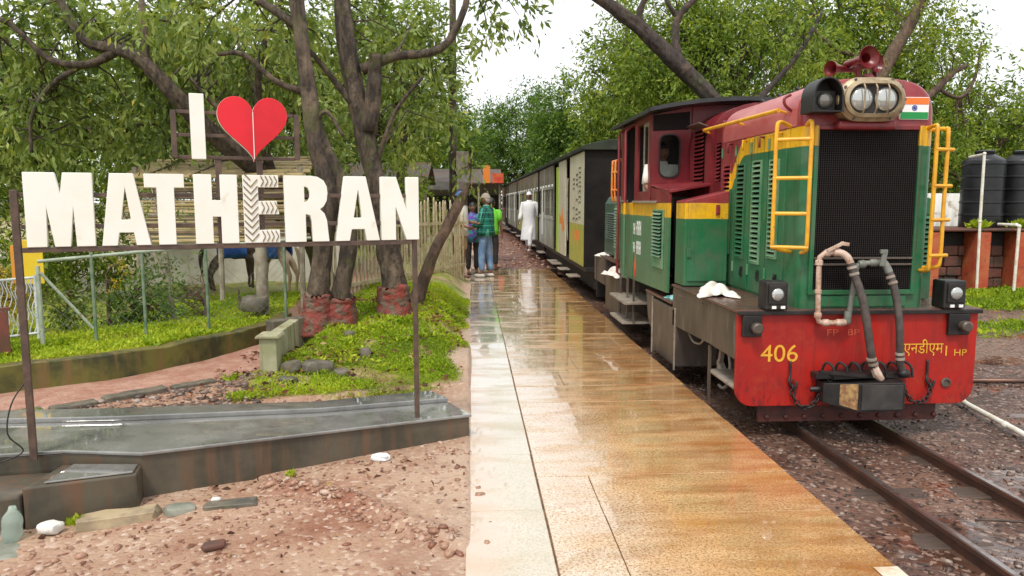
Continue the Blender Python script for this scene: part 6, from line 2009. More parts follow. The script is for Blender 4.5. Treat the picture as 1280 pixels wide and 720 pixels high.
# picket fence behind the trees
pk = thing('picket_fence', (-1.0, 11.8, .2), 'tall cream picket fence behind the big trees beside the platform', 'fence')
pa, pb = Vector((-1.95, 9.75, 0)), Vector((-.16, 14.3, 0))
N = 46; proto = None; rp = random.Random(2)
for i in range(N):
    t = i / (N - 1); p = pa.lerp(pb, t); zb_ = zg(p.x, p.y) - .05
    if proto is None:
        b = MB(); w = .017; h = 1.36
        b.prism([(-w, 0), (w, 0), (w, h - .05), (0, h), (-w, h - .05)], 'y', -.011, .011)
        proto = b.build('picket', 'picket_cream', pk, origin=(0, 0, 0), bevel=.002)
        proto.location = Vector((p.x, p.y, zb_)) - world_origin(pk); o = proto
    else:
        o = copy_at(proto, pk, (p.x, p.y, zb_))
    o.rotation_euler = (rp.uniform(-.02, .02), rp.uniform(-.03, .03), rad(66) + rp.uniform(-.08, .08))
    o.scale.z = 1 + rp.uniform(-.04, .03)
for dz in (.28, 1.08):
    b = MB(); rings = []
    for t in (0, 1):
        p = pa.lerp(pb, t); z = zg(p.x, p.y) + dz; n = Vector((.03, -.012, 0))
        rings.append([(p.x + n.x, p.y + n.y, z), (p.x + n.x * 1.9, p.y + n.y * 1.9, z), (p.x + n.x * 1.9, p.y + n.y * 1.9, z + .05), (p.x + n.x, p.y + n.y, z + .05)])
    b.loft(rings); b.build('fence_rail', 'picket_cream', pk)

# bamboo shelter behind the sign
sh = thing('bamboo_shelter', (-3.2, 9.6, .2), 'shelter of stacked split bamboo poles behind the letters T, H and E', 'shelter')
for x in (-4.22, -3.2, -2.18):
    b = MB(); b.tube([(x, 9.62, zg(x, 9.6) - .05), (x + .02, 9.60, 1.98)], .035, 8); b.build('post', 'wood_grey', sh, smooth='auto')
rb = random.Random(6)
for i in range(17):
    z = 1.06 + i * .045 + rb.uniform(-.008, .008)
    b = MB(); x0, x1 = -4.30 + rb.uniform(-.08, .06), -2.12 + rb.uniform(-.06, .1)
    y_ = 9.55 + rb.uniform(-.02, .02)
    b.tube([(x0, y_, z + rb.uniform(-.02, .02)), ((x0 + x1) / 2, y_ + rb.uniform(-.02, .02), z), (x1, y_, z + rb.uniform(-.03, .03))], .019 + rb.uniform(-.004, .005), 7)
    b.build('bamboo_pole', 'bamboo' if rb.random() < .72 else 'bamboo_dark', sh, smooth='auto')
for i in range(11):
    b = MB(); t = i / 10
    x0, x1 = -4.34 + .14 * t + rb.uniform(-.05, .05), -2.05 - .12 * t + rb.uniform(-.05, .05); y_ = 9.42 + .95 * t; z = 1.84 + .26 * t
    b.tube([(x0, y_, z + rb.uniform(-.008, .008)), (x1, y_, z + .03 + rb.uniform(-.01, .01))], .024, 7)
    b.build('roof_bamboo', 'bamboo', sh, smooth='auto')
for x in (-4.0, -3.45, -2.85, -2.35):
    b = MB(); b.tube([(x, 9.38, 1.86), (x + .22, 10.36, 2.15)], .012, 6); b.build('roof_tie', 'bamboo_dark', sh)
b = MB(); b.box(-5.4, -2.0, 12.3, 12.4, .0, 1.05)
tag(b.build('whitewashed_wall', 'whitewash', bevel=.01), 'low whitewashed wall behind the tethered horses', 'wall')
b = MB(); b.tube([(-2.42, 8.65, .2), (-2.42, 8.65, 1.05)], [.075, .062], 9)
tag(b.build('timber_post', 'wood_grey', smooth='auto'), 'thick pale timber post between the two horses', 'post')
rock('boulder', 'dark mossy boulder at the foot of the thick timber post', (-2.46, 8.45, .40), (.28, .2, .18), (0, 0, .3), 'stone_dark', 44, boxy=.4)

# utility pole
b = MB(); b.tube([(-.45, 18.2, -.1), (-.43, 18.2, 3.2), (-.40, 18.2, 7.2)], [.10, .09, .075], 10)
up = tag(b.build('utility_pole', 'bark_grey', smooth='auto'), 'slim grey utility pole behind the picket fence end', 'pole')
b = MB(); b.box(-.36, -.05, 18.08, 18.16, 2.2, 2.75); b.build('junction_box', 'wood_grey', up, bevel=.01)

# water tanks on a laterite stand
stand = thing('tank_stand', (10.0, 13.2, -.05), 'red laterite stone stand with piers carrying the black water tanks', 'tank stand')
b = MB(); b.box(7.2, 13.0, 13.1, 14.1, -.25, 1.00); b.build('core', 'interior_dark', stand, bevel=.03)
for x0, x1 in ((8.05, 8.35), (9.0, 9.28), (9.78, 10.16), (10.9, 11.25)):
    b = MB(); b.box(x0, x1, 12.72, 13.10, -.25, 1.02); b.build('pier', 'laterite_red', stand, bevel=.03)
b = MB(); b.box(7.15, 13.05, 12.70, 14.1, 1.021, 1.07); b.build('ledge', 'laterite_dark', stand, bevel=.02)
rl_ = random.Random(12)
for (u0, u1) in ((8.37, 8.98), (9.30, 9.76), (10.18, 10.88)):
    z = -.2
    while z < .75:
        x = u0
        h = rl_.uniform(.16, .22)
        while x < u1 - .05:
            w = min(rl_.uniform(.18, .3), u1 - x)
            b = MB(); b.box(x + .008, x + w - .008, 13.02 + rl_.uniform(-.05, .02), 13.12, z + .006, z + h - .006); b.build('laterite_block', 'laterite_dark', stand, bevel=.02); x += w
        z += h
def tank(x, y_, label):
    t = thing('water_tank', (x, y_, 1.07), label, 'water tank', 'black water tanks on the laterite stand')
    b = MB(); R_ = .355; P = [(R_ * .97, 0), (R_, .02)]
    z = .02
    for i in range(5):
        P += [(R_, z + .19), (R_ * 1.035, z + .20), (R_ * 1.035, z + .225), (R_, z + .235)]; z += .235
    P += [(R_, 1.22), (R_ * .97, 1.245), (R_ * .55, 1.33), (.15, 1.36)]
    b.lathe(P, (x, y_, 1.07), seg=40); b.build('tank_body', 'tank_black', t, smooth='auto')
    b = MB(); b.lathe([(.16, 0), (.17, .02), (.17, .05), (.13, .065)], (x, y_, 2.43), seg=20); b.build('lid', 'tank_black', t, smooth='auto')
    return t
tank(9.53, 13.42, 'black ribbed water tank on the stand, the one beside the tall white pipe')
tank(10.28, 13.42, 'black ribbed water tank on the stand, second from the tall white pipe')
tank(11.03, 13.42, 'black ribbed water tank on the stand, third from the tall white pipe')
def pvc(label, pts, r=.024):
    b = MB(); b.tube(pts, r, 8)
    for q in pts[1:-1]: b.ball(q, r * 1.35, 8, 6)
    tag(b.build('water_pipe', 'pvc_white', smooth='auto'), label, 'pipe')
pvc('tall white plastic pipe bent over to the top of the water tank', [(9.0, 13.05 - .42, -.15), (8.97, 12.63, 1.2), (8.96, 12.63, 2.38), (9.07, 12.8, 2.38), (9.12, 13.25, 2.36)])
pvc('short white plastic pipe standing in the weeds below the tank', [(9.55, 12.45, -.12), (9.56, 12.45, 1.12), (9.62, 12.6, 1.14), (9.62, 13.05, 1.14)], .026)
b = MB(); n = 60; rings = []
pr_ = [(8.6 + 3.2 * i / n, 14.9 + .025 * math.sin(i * 2.1)) for i in range(n + 1)]
b.loft([[(x, y_, -.2) for x, y_ in pr_], [(x, y_, 1.72) for x, y_ in pr_]], closed=False, cap0=False, cap1=False)
tag(b.build('corrugated_shed', 'sheet_white', smooth=True), 'white corrugated sheet wall of a shed behind the water tanks', 'shed').modifiers.new('thick', 'SOLIDIFY').thickness = .01

# sheds beyond the platform's end
shack = thing('tin_shed', (1.4, 40, -.1), 'dark tin roofed stall with red and orange banners beyond the platform end', 'shed')
b = MB(); b.box(-2.2, 1.55, 40.6, 43, -.1, 2.7); b.build('wall', 'wall_dull', shack)
b = MB(); b.prism([(38.6, 2.45), (43.3, 3.35), (43.3, 3.42), (38.6, 2.52)], 'x', -2.6, 1.7); b.build('roof', 'tin_grey', shack)
for x in (-2.3, -1.0, .4, 1.5):
    b = MB(); b.tube([(x, 38.9, -.1), (x, 38.9, 2.5)], .06, 8); b.build('post', 'wood_grey', shack)
b = MB(); b.box(-.2, 1.6, 40.4, 40.58, .0, 1.9); b.build('dark_opening', 'interior_dark', shack)
b = MB(); b.box(.62, .98, 38.48, 38.53, 2.5, 3.4); b.build('banner', 'banner_orange', shack)
b = MB(); b.box(1.1, 1.68, 38.50, 38.55, 2.5, 3.0); b.build('banner', 'banner_red', shack)
shack2 = thing('market_stall', (.6, 33, -.1), 'low stall with red awning beside the train, nearer than the tin shed', 'stall')
b = MB(); b.box(-2.6, -.6, 33.5, 35.5, -.1, 2.3); b.build('wall', 'wall_dull', shack2)
b = MB(); b.prism([(32.2, 2.25), (35.7, 2.85), (35.7, 2.92), (32.2, 2.32)], 'x', -2.9, -.3); b.build('roof', 'tin_grey', shack2)
b = MB(); b.prism([(31.4, 2.0), (32.3, 2.35), (32.3, 2.40), (31.4, 2.05)], 'x', -2.9, -.2); b.build('awning', 'tin_grey', shack2)
b = MB(); b.box(-2.4, -.8, 33.35, 33.48, .0, 1.8); b.build('dark_opening', 'interior_dark', shack2)
kiosk = thing('kiosk', (1.2, 47.5, -.1), 'red roofed kiosk at the end of the train beyond the tin shed', 'kiosk')
b = MB(); b.box(.2, 1.6, 50, 52, -.1, 2.6); b.build('wall', 'banner_red', kiosk)
b = MB(); b.prism([(.0, 2.6), (1.8, 2.6), (1.6, 3.3), (.3, 3.3)], 'y', 49.6, 52.4); b.build('roof', 'banner_red', kiosk)
house = thing('house', (-7.5, 24, 0), 'pale house half hidden by leaves behind the picket fence', 'house')
b = MB(); b.box(-6.6, -1.6, 23, 27, -.1, 2.2); b.build('wall', 'wall_pink', house)
b = MB(); b.prism([(22.5, 2.15), (25, 2.75), (27.5, 2.15), (27.5, 2.22), (25, 2.85), (22.5, 2.22)], 'x', -6.9, -1.3); b.build('roof', 'tin_grey', house)
for x in (-5.6, -3.6, -2.3):
    b = MB(); b.box(x - .35, x + .35, 22.97, 22.996, .9, 1.9); w_ = b.build('window', 'dark_glass', house)
    b = MB(); b.box(x - .40, x + .40, 22.93, 22.968, .84, .9); b.build('sill', 'wood_grey', w_)

# ================================================================== TREES AND PLANTS
def leaf_arrays(P, D, S, rng, width=.36, fold=.18):
    """two-triangle folded leaves: base P, direction D, length S"""
    n = len(P)
    R_ = rng.normal(size=(n, 3)); side = np.cross(D, R_); side /= np.linalg.norm(side, axis=1)[:, None] + 1e-9
    nr = np.cross(side, D)
    w = S * width * .5
    mid = P + D * (S * .45)[:, None] - nr * (S * fold * .3)[:, None]
    tip = P + D * S[:, None]
    l = mid + side * w[:, None] + nr * (S * fold)[:, None] * .6
    r = mid - side * w[:, None] + nr * (S * fold)[:, None] * .6
    V = np.stack([P, r, tip, l], 1).reshape(-1, 3)
    i = np.arange(n)[:, None] * 4
    F = np.concatenate([i + np.array([[0, 1, 2]]), i + np.array([[0, 2, 3]])], 1).reshape(-1, 3)
    return V, F

def clumps_in(blobs, rng, dens=1.0):
    C, O = [], []
    for (cx, cy, cz, rx, ry, rz, n) in blobs:
        n = int(n * dens)
        d = rng.normal(size=(n * 3, 3)); d /= np.linalg.norm(d, axis=1)[:, None]
        r = rng.random(n * 3) ** .45
        r *= 1 + .22 * np.sin(d[:, 0] * 4.1 + cx) * np.sin(d[:, 2] * 5.3 + cz) + .12 * np.sin(d[:, 1] * 9 + d[:, 0] * 7)
        q = d * r[:, None] * np.array([rx, ry, rz]) + np.array([cx, cy, cz])
        g = np.sin(q[:, 0] * 2.3 + cx) + np.sin(q[:, 1] * 2.7 + 1.3) + np.sin(q[:, 2] * 3.1 + q[:, 0] * 1.1)
        q, d = q[g > -.75], d[g > -.75]
        C.append(q[:n]); O.append(d[:n])
    return np.concatenate(C), np.concatenate(O)

def foliage(C, O, per, spread, size, rng, droop=.5, shift=0.0):
    """each clump is a handful of leafy twigs: leaves sit along them, so they read as sprays"""
    n = len(C); T = 5
    cv = rng.random(n)
    td = np.repeat(O, T, 0) * .7 + rng.normal(size=(n * T, 3)) * .75 + np.array([0, 0, -.25 * droop])
    td /= np.linalg.norm(td, axis=1)[:, None]
    tl = spread * rng.uniform(1.2, 2.6, n * T)
    pick = (np.repeat(np.arange(n), per) * T + rng.integers(0, T, n * per))
    u = rng.random(n * per) ** .75
    P = np.repeat(C, per, 0) + td[pick] * (tl[pick] * u)[:, None] + np.stack([np.zeros(n * per), np.zeros(n * per), -droop * .35 * tl[pick] * u * u], 1)
    P += rng.normal(size=P.shape) * spread * .10
    D = td[pick] * .75 + rng.normal(size=(n * per, 3)) * .55 + np.array([0, 0, -droop * .8])
    D /= np.linalg.norm(D, axis=1)[:, None]
    S = size * rng.uniform(.55, 1.3, n * per) * (1.05 - .35 * u)
    V, F = leaf_arrays(P, D, S, rng)
    var = np.clip(np.repeat(cv, per) * .60 + rng.random(n * per) * .34 + u * .10 + shift - .02, 0, 1)
    return V, F, np.repeat(var, 2)

def bark_tube(b, L, rj):
    """thick stem with ridged, uneven bark"""
    P = spline(L, 14); n = 28; rings = []
    a0 = rj.uniform(0, 50)
    prev = None
    for j, q in enumerate(P):
        c = Vector(q[:3])
        t = Vector(P[min(j + 1, len(P) - 1)][:3]) - Vector(P[max(j - 1, 0)][:3]); t.normalize()
        u_ = (t.orthogonal() if prev is None else prev - t * prev.dot(t)).normalized(); prev = u_; w_ = t.cross(u_)
        an = np.arange(n) * 2 * PI / n
        k = 1 + .30 * (vnoise(np.cos(an) * 1.3 + a0, np.sin(an) * 1.3 + q[2] * 2.2, 5) - .5) + .26 * (vnoise(an * 3.2 + a0, np.full(n, q[2] * 3.0 + 9), 6) - .5) + .16 * (vnoise(an * 7 + a0, np.full(n, q[2] * 11.0), 7) - .5)
        rings.append([tuple(c + (u_ * math.cos(an[i]) + w_ * math.sin(an[i])) * q[3] * k[i]) for i in range(n)])
    b.loft(rings)

def tree(name, label, base, limbs, blobs, leaf, bark, size=.13, per=38, spread=.26, droop=.5, seed=0, group=None, twig=True, tw=.012, seg=9, shift=0.0, paint=None, dens=1.0):
    rng = np.random.default_rng(seed + 100)
    t = thing(name, base, label, 'tree', group)
    b = MB(); samples = []
    rj = random.Random(seed)
    for li, L in enumerate(limbs):
        P = spline(L, 6)
        pts = []
        for j, q in enumerate(P):
            jit = q[3] * .10
            pts.append((q[0] + rj.uniform(-jit, jit), q[1] + rj.uniform(-jit, jit), q[2]))
            samples.append(q[:3])
        if L[0][3] > .10 and seg >= 12: bark_tube(b, L, rj); continue
        b.tube(pts, [max(.006, q[3] * (1 + rj.uniform(-.06, .06))) for q in P], seg if L[0][3] > .06 else 6)
    C, O = clumps_in(blobs, rng, dens) if blobs else (np.zeros((0, 3)), np.zeros((0, 3)))
    S_ = np.array(samples)
    if twig and len(C):
        pick = rng.permutation(len(C))[:max(30, min(140, int(len(C) * .45)))]
        for i in pick:
            d = np.linalg.norm(S_ - C[i], axis=1)
            k = int(np.argmin(d + rng.random(len(d)) * .6))
            a, c = S_[k], C[i]
            m = (a + c) / 2 + rng.normal(size=3) * .12 * d[k] + np.array([0, 0, .08 * d[k]])
            b.tube([tuple(a), tuple(m), tuple(c)], [tw * (1.2 + .35 * d[k]), tw, tw * .4], 4, caps=False)
    b.build('trunk', bark, t, smooth=True, fix=False)
    if len(C):
        V, F, var = foliage(C, O, per, spread, size, rng, droop, shift)
        tri_object('crown', V, F, var, leaf, t, origin=base)
    return t

# -- the forked tree with the red painted foot
def zgr(x, y_): return zg(x, y_) - .08
A0 = zgr(-1.5, 7.75)
tA = tree('forked_tree', 'grey forked tree with red painted foot next to the squat concrete pillar', (-1.5, 7.75, A0),
     [[(-1.60, 7.72, A0, .150), (-1.59, 7.72, .55, .110), (-1.52, 7.72, 1.1, .097), (-1.46, 7.72, 1.6, .092), (-1.58, 7.75, 2.2, .084), (-1.66, 7.78, 2.85, .077), (-1.74, 7.8, 3.55, .070), (-1.85, 7.85, 4.6, .070)],
      [(-1.38, 7.76, A0, .141), (-1.36, 7.75, .6, .106), (-1.28, 7.76, 1.1, .088), (-1.32, 7.78, 1.6, .084), (-1.48, 7.78, 2.05, .079), (-1.58, 7.8, 2.3, .066)],
      [(-1.66, 7.8, 2.65, .044), (-1.95, 7.75, 2.75, .031), (-2.25, 7.7, 3.0, .025), (-2.5, 7.7, 3.0, .018)],
      [(-1.72, 7.8, 3.3, .053), (-2.2, 7.9, 3.6, .040), (-2.9, 8.0, 3.9, .026)],
      [(-1.62, 7.78, 2.3, .035), (-1.45, 7.7, 2.45, .023), (-1.28, 7.65, 2.2, .016)]],
     [(-2.6, 8.2, 3.45, .8, .7, .40, 36), (-1.9, 8.3, 3.5, .5, .5, .35, 20)], 'leaf_mango', 'bark_grey', size=.13, per=22, spread=.16, seed=1, droop=.9, seg=12, tw=.008)
B0 = zgr(-.85, 8.2)
tB = tree('old_tree', 'tall grey brown tree with red painted foot behind the letters A and N', (-.85, 8.2, B0),
     [[(-.84, 8.2, B0, .176), (-.86, 8.2, .6, .128), (-.92, 8.2, 1.1, .113), (-.98, 8.2, 1.5, .107), (-1.10, 8.2, 2.05, .104), (-1.22, 8.2, 2.65, .099), (-1.30, 8.22, 3.1, .097), (-1.36, 8.25, 3.7, .088), (-1.45, 8.3, 4.8, .079)],
      [(-1.10, 8.18, 2.3, .088), (-1.02, 8.15, 2.8, .079), (-1.0, 8.12, 3.1, .066)],
      [(-1.16, 8.2, 2.95, .062), (-.8, 8.15, 3.08, .048), (-.42, 8.1, 3.12, .044), (-.22, 8.1, 3.25, .040), (-.05, 8.1, 3.6, .035), (.05, 8.2, 4.2, .026)],
      [(-1.2, 8.2, 2.5, .044), (-1.5, 8.1, 2.9, .035), (-1.75, 8.0, 3.2, .026)],
      [(-1.05, 8.2, 1.9, .031), (-.8, 8.1, 2.5, .023), (-.5, 8.0, 2.85, .018)]],
     [(-.9, 8.7, 3.4, .6, .5, .40, 34), (-.35, 8.4, 3.35, .4, .4, .30, 20), (.10, 8.6, 3.5, .28, .3, .3, 14), (.42, 8.9, 3.85, .35, .3, .25, 12), (-.6, 9.2, 2.6, .5, .4, .4, 20)], 'leaf_mango', 'bark_grey', size=.13, per=22, spread=.16, seed=2, droop=.9, seg=12, tw=.008)
def paint_foot(parent, limbs, z1):
    b = MB(); rj = random.Random(3)
    for (P, k) in limbs:
        Q = [q for q in spline(P, 9) if q[2] < z1]
        n = 26; rings = []
        for q in Q:
            zj = [(.16 * (float(vnoise(np.array([i * .45 + q[0] * 7]), np.array([.5]), 4)[0]) - .6) if q is Q[-1] else 0) for i in range(n)]
            rings.append([(q[0] + (q[3] * k + rj.uniform(-.012, .02)) * math.cos(2 * PI * i / n), q[1] + (q[3] * k + rj.uniform(-.012, .02)) * math.sin(2 * PI * i / n), q[2] + zj[i]) for i in range(n)])
        b.loft(rings)
    b.build('painted_foot', 'trunk_red_paint', parent, smooth=True)
paint_foot(tA, [([(-1.60, 7.72, A0, .185), (-1.59, 7.72, .42, .145), (-1.58, 7.72, .62, .128)], 1.12), ([(-1.38, 7.76, A0, .175), (-1.37, 7.75, .42, .14), (-1.36, 7.75, .58, .124)], 1.12)], 9)
paint_foot(tB, [([(-.84, 8.2, B0, .22), (-.86, 8.2, .42, .165), (-.87, 8.2, .64, .15)], 1.10)], 9)
L0 = zgr(-.66, 9.2)
tree('leaning_tree', 'bare brown leaning trunk between the picket fence and the platform', (-.66, 9.2, L0),
     [[(-.72, 9.2, L0, .14), (-.64, 9.25, .45, .09), (-.50, 9.3, .85, .075), (-.33, 9.4, 1.2, .068), (-.14, 9.5, 1.56, .06), (-.06, 9.55, 1.70, .035)],
      [(-.14, 9.5, 1.56, .02), (-.02, 9.55, 1.80, .013), (.0, 9.6, 2.1, .008)]],
     [(-.02, 9.6, 2.1, .22, .2, .2, 5)], 'leaf_mango', 'bark_brown', size=.10, per=26, seed=3, droop=.8, tw=.007, seg=12)
# -- tree whose limb bends out behind the letter I
tree('spreading_tree', 'spreading tree with a crooked mossy limb reaching out behind the letter I', (-2.05, 10.6, .1),
     [[(-2.05, 10.6, .1, .16), (-2.2, 10.4, 1.0, .13), (-2.55, 9.9, 1.75, .115), (-3.0, 9.3, 2.25, .10), (-3.40, 9.0, 2.75, .088), (-3.75, 8.95, 3.15, .072), (-4.05, 8.95, 3.28, .06), (-4.40, 9.0, 3.38, .052), (-4.62, 9.0, 3.75, .042), (-4.8, 9.0, 4.3, .035)],
      [(-4.02, 8.95, 3.27, .05), (-4.35, 8.9, 3.10, .045), (-4.75, 8.85, 3.15, .036), (-5.1, 8.8, 3.5, .03), (-5.6, 8.8, 3.7, .022)],
      [(-4.4, 8.9, 3.1, .034), (-4.75, 8.85, 2.85, .026), (-4.95, 8.8, 2.5, .02), (-4.98, 8.8, 2.1, .016)],
      [(-3.72, 8.95, 3.12, .05), (-3.70, 8.9, 3.6, .04), (-3.75, 8.9, 4.3, .03)],
      [(-2.55, 9.9, 1.75, .07), (-2.6, 9.5, 2.4, .05), (-2.5, 9.2, 3.2, .04), (-2.2, 9.1, 3.9, .03)],
      [(-2.7, 9.35, 2.5, .035), (-3.0, 9.2, 2.65, .028), (-3.3, 9.1, 3.0, .02)]],
     [(-4.6, 9.6, 3.4, 1.2, .8, .6, 110), (-5.2, 9.4, 2.6, .7, .6, .6, 60), (-3.0, 9.8, 3.4, 1.1, .8, .6, 90), (-3.9, 9.9, 2.6, .7, .5, .5, 30), (-2.3, 10, 2.9, .7, .6, .6, 26)],
     'leaf_mango', 'bark_grey', size=.14, per=26, seed=4, droop=.9, tw=.009, seg=12)

def auto_tree(label, x, y_, z0, crowns, leaf, bark, seed, size=.13, per=38, r0=.2, name='leafy_tree', spread=.28, droop=.5, lean=(0, 0), group=None, shift=0.0):
    rng = random.Random(seed)
    c0 = crowns[0]
    hub = (x + lean[0] * .5, y_ + lean[1] * .5, z0 + (c0[2] - z0) * .55)
    limbs = [[(x, y_, z0, r0), (x + lean[0] * .2 + rng.uniform(-.1, .1), y_, z0 + (hub[2] - z0) * .5, r0 * .8), (*hub, r0 * .68)]]
    for c in crowns:
        limbs.append([(*hub, r0 * .6), ((hub[0] + c[0]) / 2 + rng.uniform(-.3, .3), (hub[1] + c[1]) / 2, (hub[2] + c[2]) / 2 + .2, r0 * .42), (c[0], c[1], c[2], r0 * .25), (c[0] + rng.uniform(-.5, .5), c[1], c[2] + c[5] * .7, r0 * .1)])
        for k in range(5):
            a = rng.uniform(0, 2 * PI)
            e = (c[0] + c[3] * .75 * math.cos(a), c[1] + c[4] * .7 * math.sin(a), c[2] + c[5] * rng.uniform(-.35, .75))
            m = ((hub[0] + c[0]) / 2, (hub[1] + c[1]) / 2, (hub[2] + c[2]) / 2)
            limbs.append([(*m, r0 * .36), ((m[0] + e[0]) / 2 + rng.uniform(-.25, .25), (m[1] + e[1]) / 2, (m[2] + e[2]) / 2 + rng.uniform(-.1, .4), r0 * .22), (*e, r0 * .07)])
    return tree(name, label, (x, y_, z0), limbs, crowns, leaf, bark, size * (1.22 if group == GL else 1.0), per, spread, .35 if group == GL else droop, seed, group, shift=shift, dens=1.25 if group == GL else 1.7)
GL, GR, GF = 'trees behind the letter sign', 'trees behind the locomotive', 'trees beyond the train'
AT = [
 ('tree filling the gap between the crooked limb and the yellow bush', -6.6, 11.8, 0, [(-6.4, 11.8, 3.5, 1.9, 1.5, 1.2, 110), (-7.3, 11.4, 2.5, 1.2, 1.0, .9, 60), (-5.4, 12, 2.6, 1.0, .9, .8, 50)], 'leaf_mango', 'bark_grey', 21, GL, .13, 36),
 ('pale trunked tree behind the bamboo shelter', -4.2, 14.2, 0, [(-4.0, 14.2, 4.1, 2.0, 1.6, 1.3, 120), (-3.2, 14, 3.0, 1.2, 1, .9, 60), (-5.2, 14.2, 3.0, 1.2, 1, .9, 50)], 'leaf_mango', 'bark_grey', 22, GL, .13, 36),
 ('olive green tree left of the crooked limb', -9.4, 13.4, 0, [(-9.2, 13.4, 3.6, 2.0, 1.6, 1.4, 110), (-9.6, 13, 2.3, 1.4, 1.1, 1.0, 80)], 'leaf_mango', 'bark_grey', 23, GL, .13, 36),
 ('slender tree behind the utility pole and picket fence', -1.6, 17.2, 0, [(-1.7, 17.2, 4.8, 1.5, 1.3, 1.6, 130), (-2.6, 17, 3.2, 1.1, 1, .9, 50)], 'leaf_mango', 'bark_grey', 24, GL, .14, 34),
 ('large tree far behind the bamboo shelter', -6.8, 19.5, 0, [(-6.6, 19.5, 5.0, 2.9, 2.2, 1.8, 150), (-8.4, 19, 4.0, 1.9, 1.5, 1.4, 80), (-5.0, 20, 3.6, 1.6, 1.4, 1.2, 70)], 'leaf_bright', 'bark_grey', 25, GL, .17, 34),
 ('rounded tree behind the pale house', -3.2, 29, 0, [(-3.4, 29, 6.8, 2.9, 2.2, 2.6, 180), (-2.0, 28, 4.2, 1.6, 1.4, 1.2, 60), (-4.8, 28, 4.6, 1.8, 1.4, 1.4, 70)], 'leaf_bright', 'bark_grey', 26, GL, .19, 34),
 ('tree furthest out behind the white gate', -12.8, 18, 0, [(-12.6, 18, 4.3, 2.6, 2, 2.0, 140), (-11.4, 17.5, 2.8, 1.6, 1.3, 1.2, 70)], 'leaf_mango', 'bark_grey', 27, GL, .16, 34),
 ('dark tree closing the view above the last coach', 3.4, 56, -.2, [(3.4, 56, 6.2, 3.8, 2.6, 3.3, 340), (6.2, 55, 5.0, 2.6, 2.2, 2.6, 110), (.8, 55, 4.4, 2.4, 2.0, 2.2, 90)], 'leaf_deep', 'bark_dark', 31, GF, .26, 34),
 ('green tree rising over the roof of the lime door coach', 6.6, 27.5, -.2, [(5.9, 27.5, 5.1, 2.1, 1.7, 2.2, 300), (7.4, 27, 3.4, 1.6, 1.3, 1.3, 70), (4.9, 28, 3.3, 1.1, 1.1, 1.0, 50), (5.7, 27.5, 7.4, 1.2, 1.0, 1.2, 70)], 'leaf_bright', 'bark_dark', 32, GF, .17, 36),
 ('green tree rising over the grey panelled coach', 5.4, 36, -.2, [(4.9, 36, 4.8, 2.3, 1.8, 2.3, 280), (6.6, 36, 4.4, 1.8, 1.5, 1.8, 80)], 'leaf_deep', 'bark_dark', 40, GF, .2, 36),
 ('deep green tree beyond the tin shed', -2.6, 50, -.2, [(-2.6, 50, 6.2, 3.4, 2.4, 3.0, 260), (-.6, 49, 4.2, 2.0, 1.6, 1.8, 70)], 'leaf_deep', 'bark_dark', 33, GF, .25, 34),
 ('leafy tree behind the cab roof with dense bright crown', 7.2, 20.2, -.2, [(6.6, 20.2, 5.0, 1.9, 1.5, 1.8, 240), (8.0, 20, 3.6, 1.4, 1.2, 1.2, 80), (7.4, 20, 6.4, 1.6, 1.3, 1.1, 110), (4.9, 20.4, 5.0, 1.2, 1.0, 1.2, 90), (5.6, 20.4, 6.3, 1.2, 1.0, .9, 70)], 'leaf_bright', 'bark_dark', 34, GR, .135, 38),
 ('tree with lime tipped leaves directly behind the engine horns', 10.3, 19.2, -.2, [(10.2, 19.2, 5.0, 1.9, 1.6, 1.7, 240), (9.4, 19, 6.3, 1.7, 1.4, 1.0, 110), (11.9, 19, 5.6, 1.1, 1.0, .7, 40), (11.3, 19, 3.4, 1.4, 1.2, 1.2, 80)], 'leaf_bright', 'bark_brown', 35, GR, .135, 38),
 ('tree standing right behind the black water tanks', 13.2, 18.6, -.2, [(13.0, 18.6, 3.4, 1.7, 1.4, 1.5, 150), (12.0, 18.2, 2.2, 1.2, 1, .9, 60), (14.2, 18.4, 2.6, 1.2, 1, 1.1, 60)], 'leaf_bright', 'bark_brown', 36, GR, .13, 38),
 ('broad tree far behind the horns and flag', 14.5, 30, -.2, [(13.6, 30, 7.0, 3.4, 2.4, 2.8, 230), (17.0, 30, 4.4, 2.4, 2, 1.9, 100), (11.2, 30, 4.2, 2.2, 1.8, 1.9, 100)], 'leaf_deep', 'bark_dark', 37, GR, .19, 34),
 ('tall tree far behind the cab roof', 10.2, 33, -.2, [(9.6, 33, 7.4, 2.8, 2.2, 2.4, 170), (8.2, 32, 4.8, 2.2, 1.8, 1.9, 100)], 'leaf_bright', 'bark_dark', 38, GR, .2, 34),
 ('tree at the far end of the tank stand', 20.5, 25, -.2, [(20.0, 25, 3.6, 2.2, 1.8, 2.0, 140), (18.2, 25, 2.6, 1.6, 1.3, 1.4, 70)], 'leaf_bright', 'bark_brown', 39, GR, .16, 34),
]
for (lab, x, y_, z0, cr, lf, bk, sd, grp, sz, per) in AT:
    auto_tree(lab, x, y_, z0, cr, lf, bk, sd, size=sz * 1.22, per=int(per * .85), group=grp, r0=.24 if y_ > 24 else .18, spread=.26 + .006 * y_)
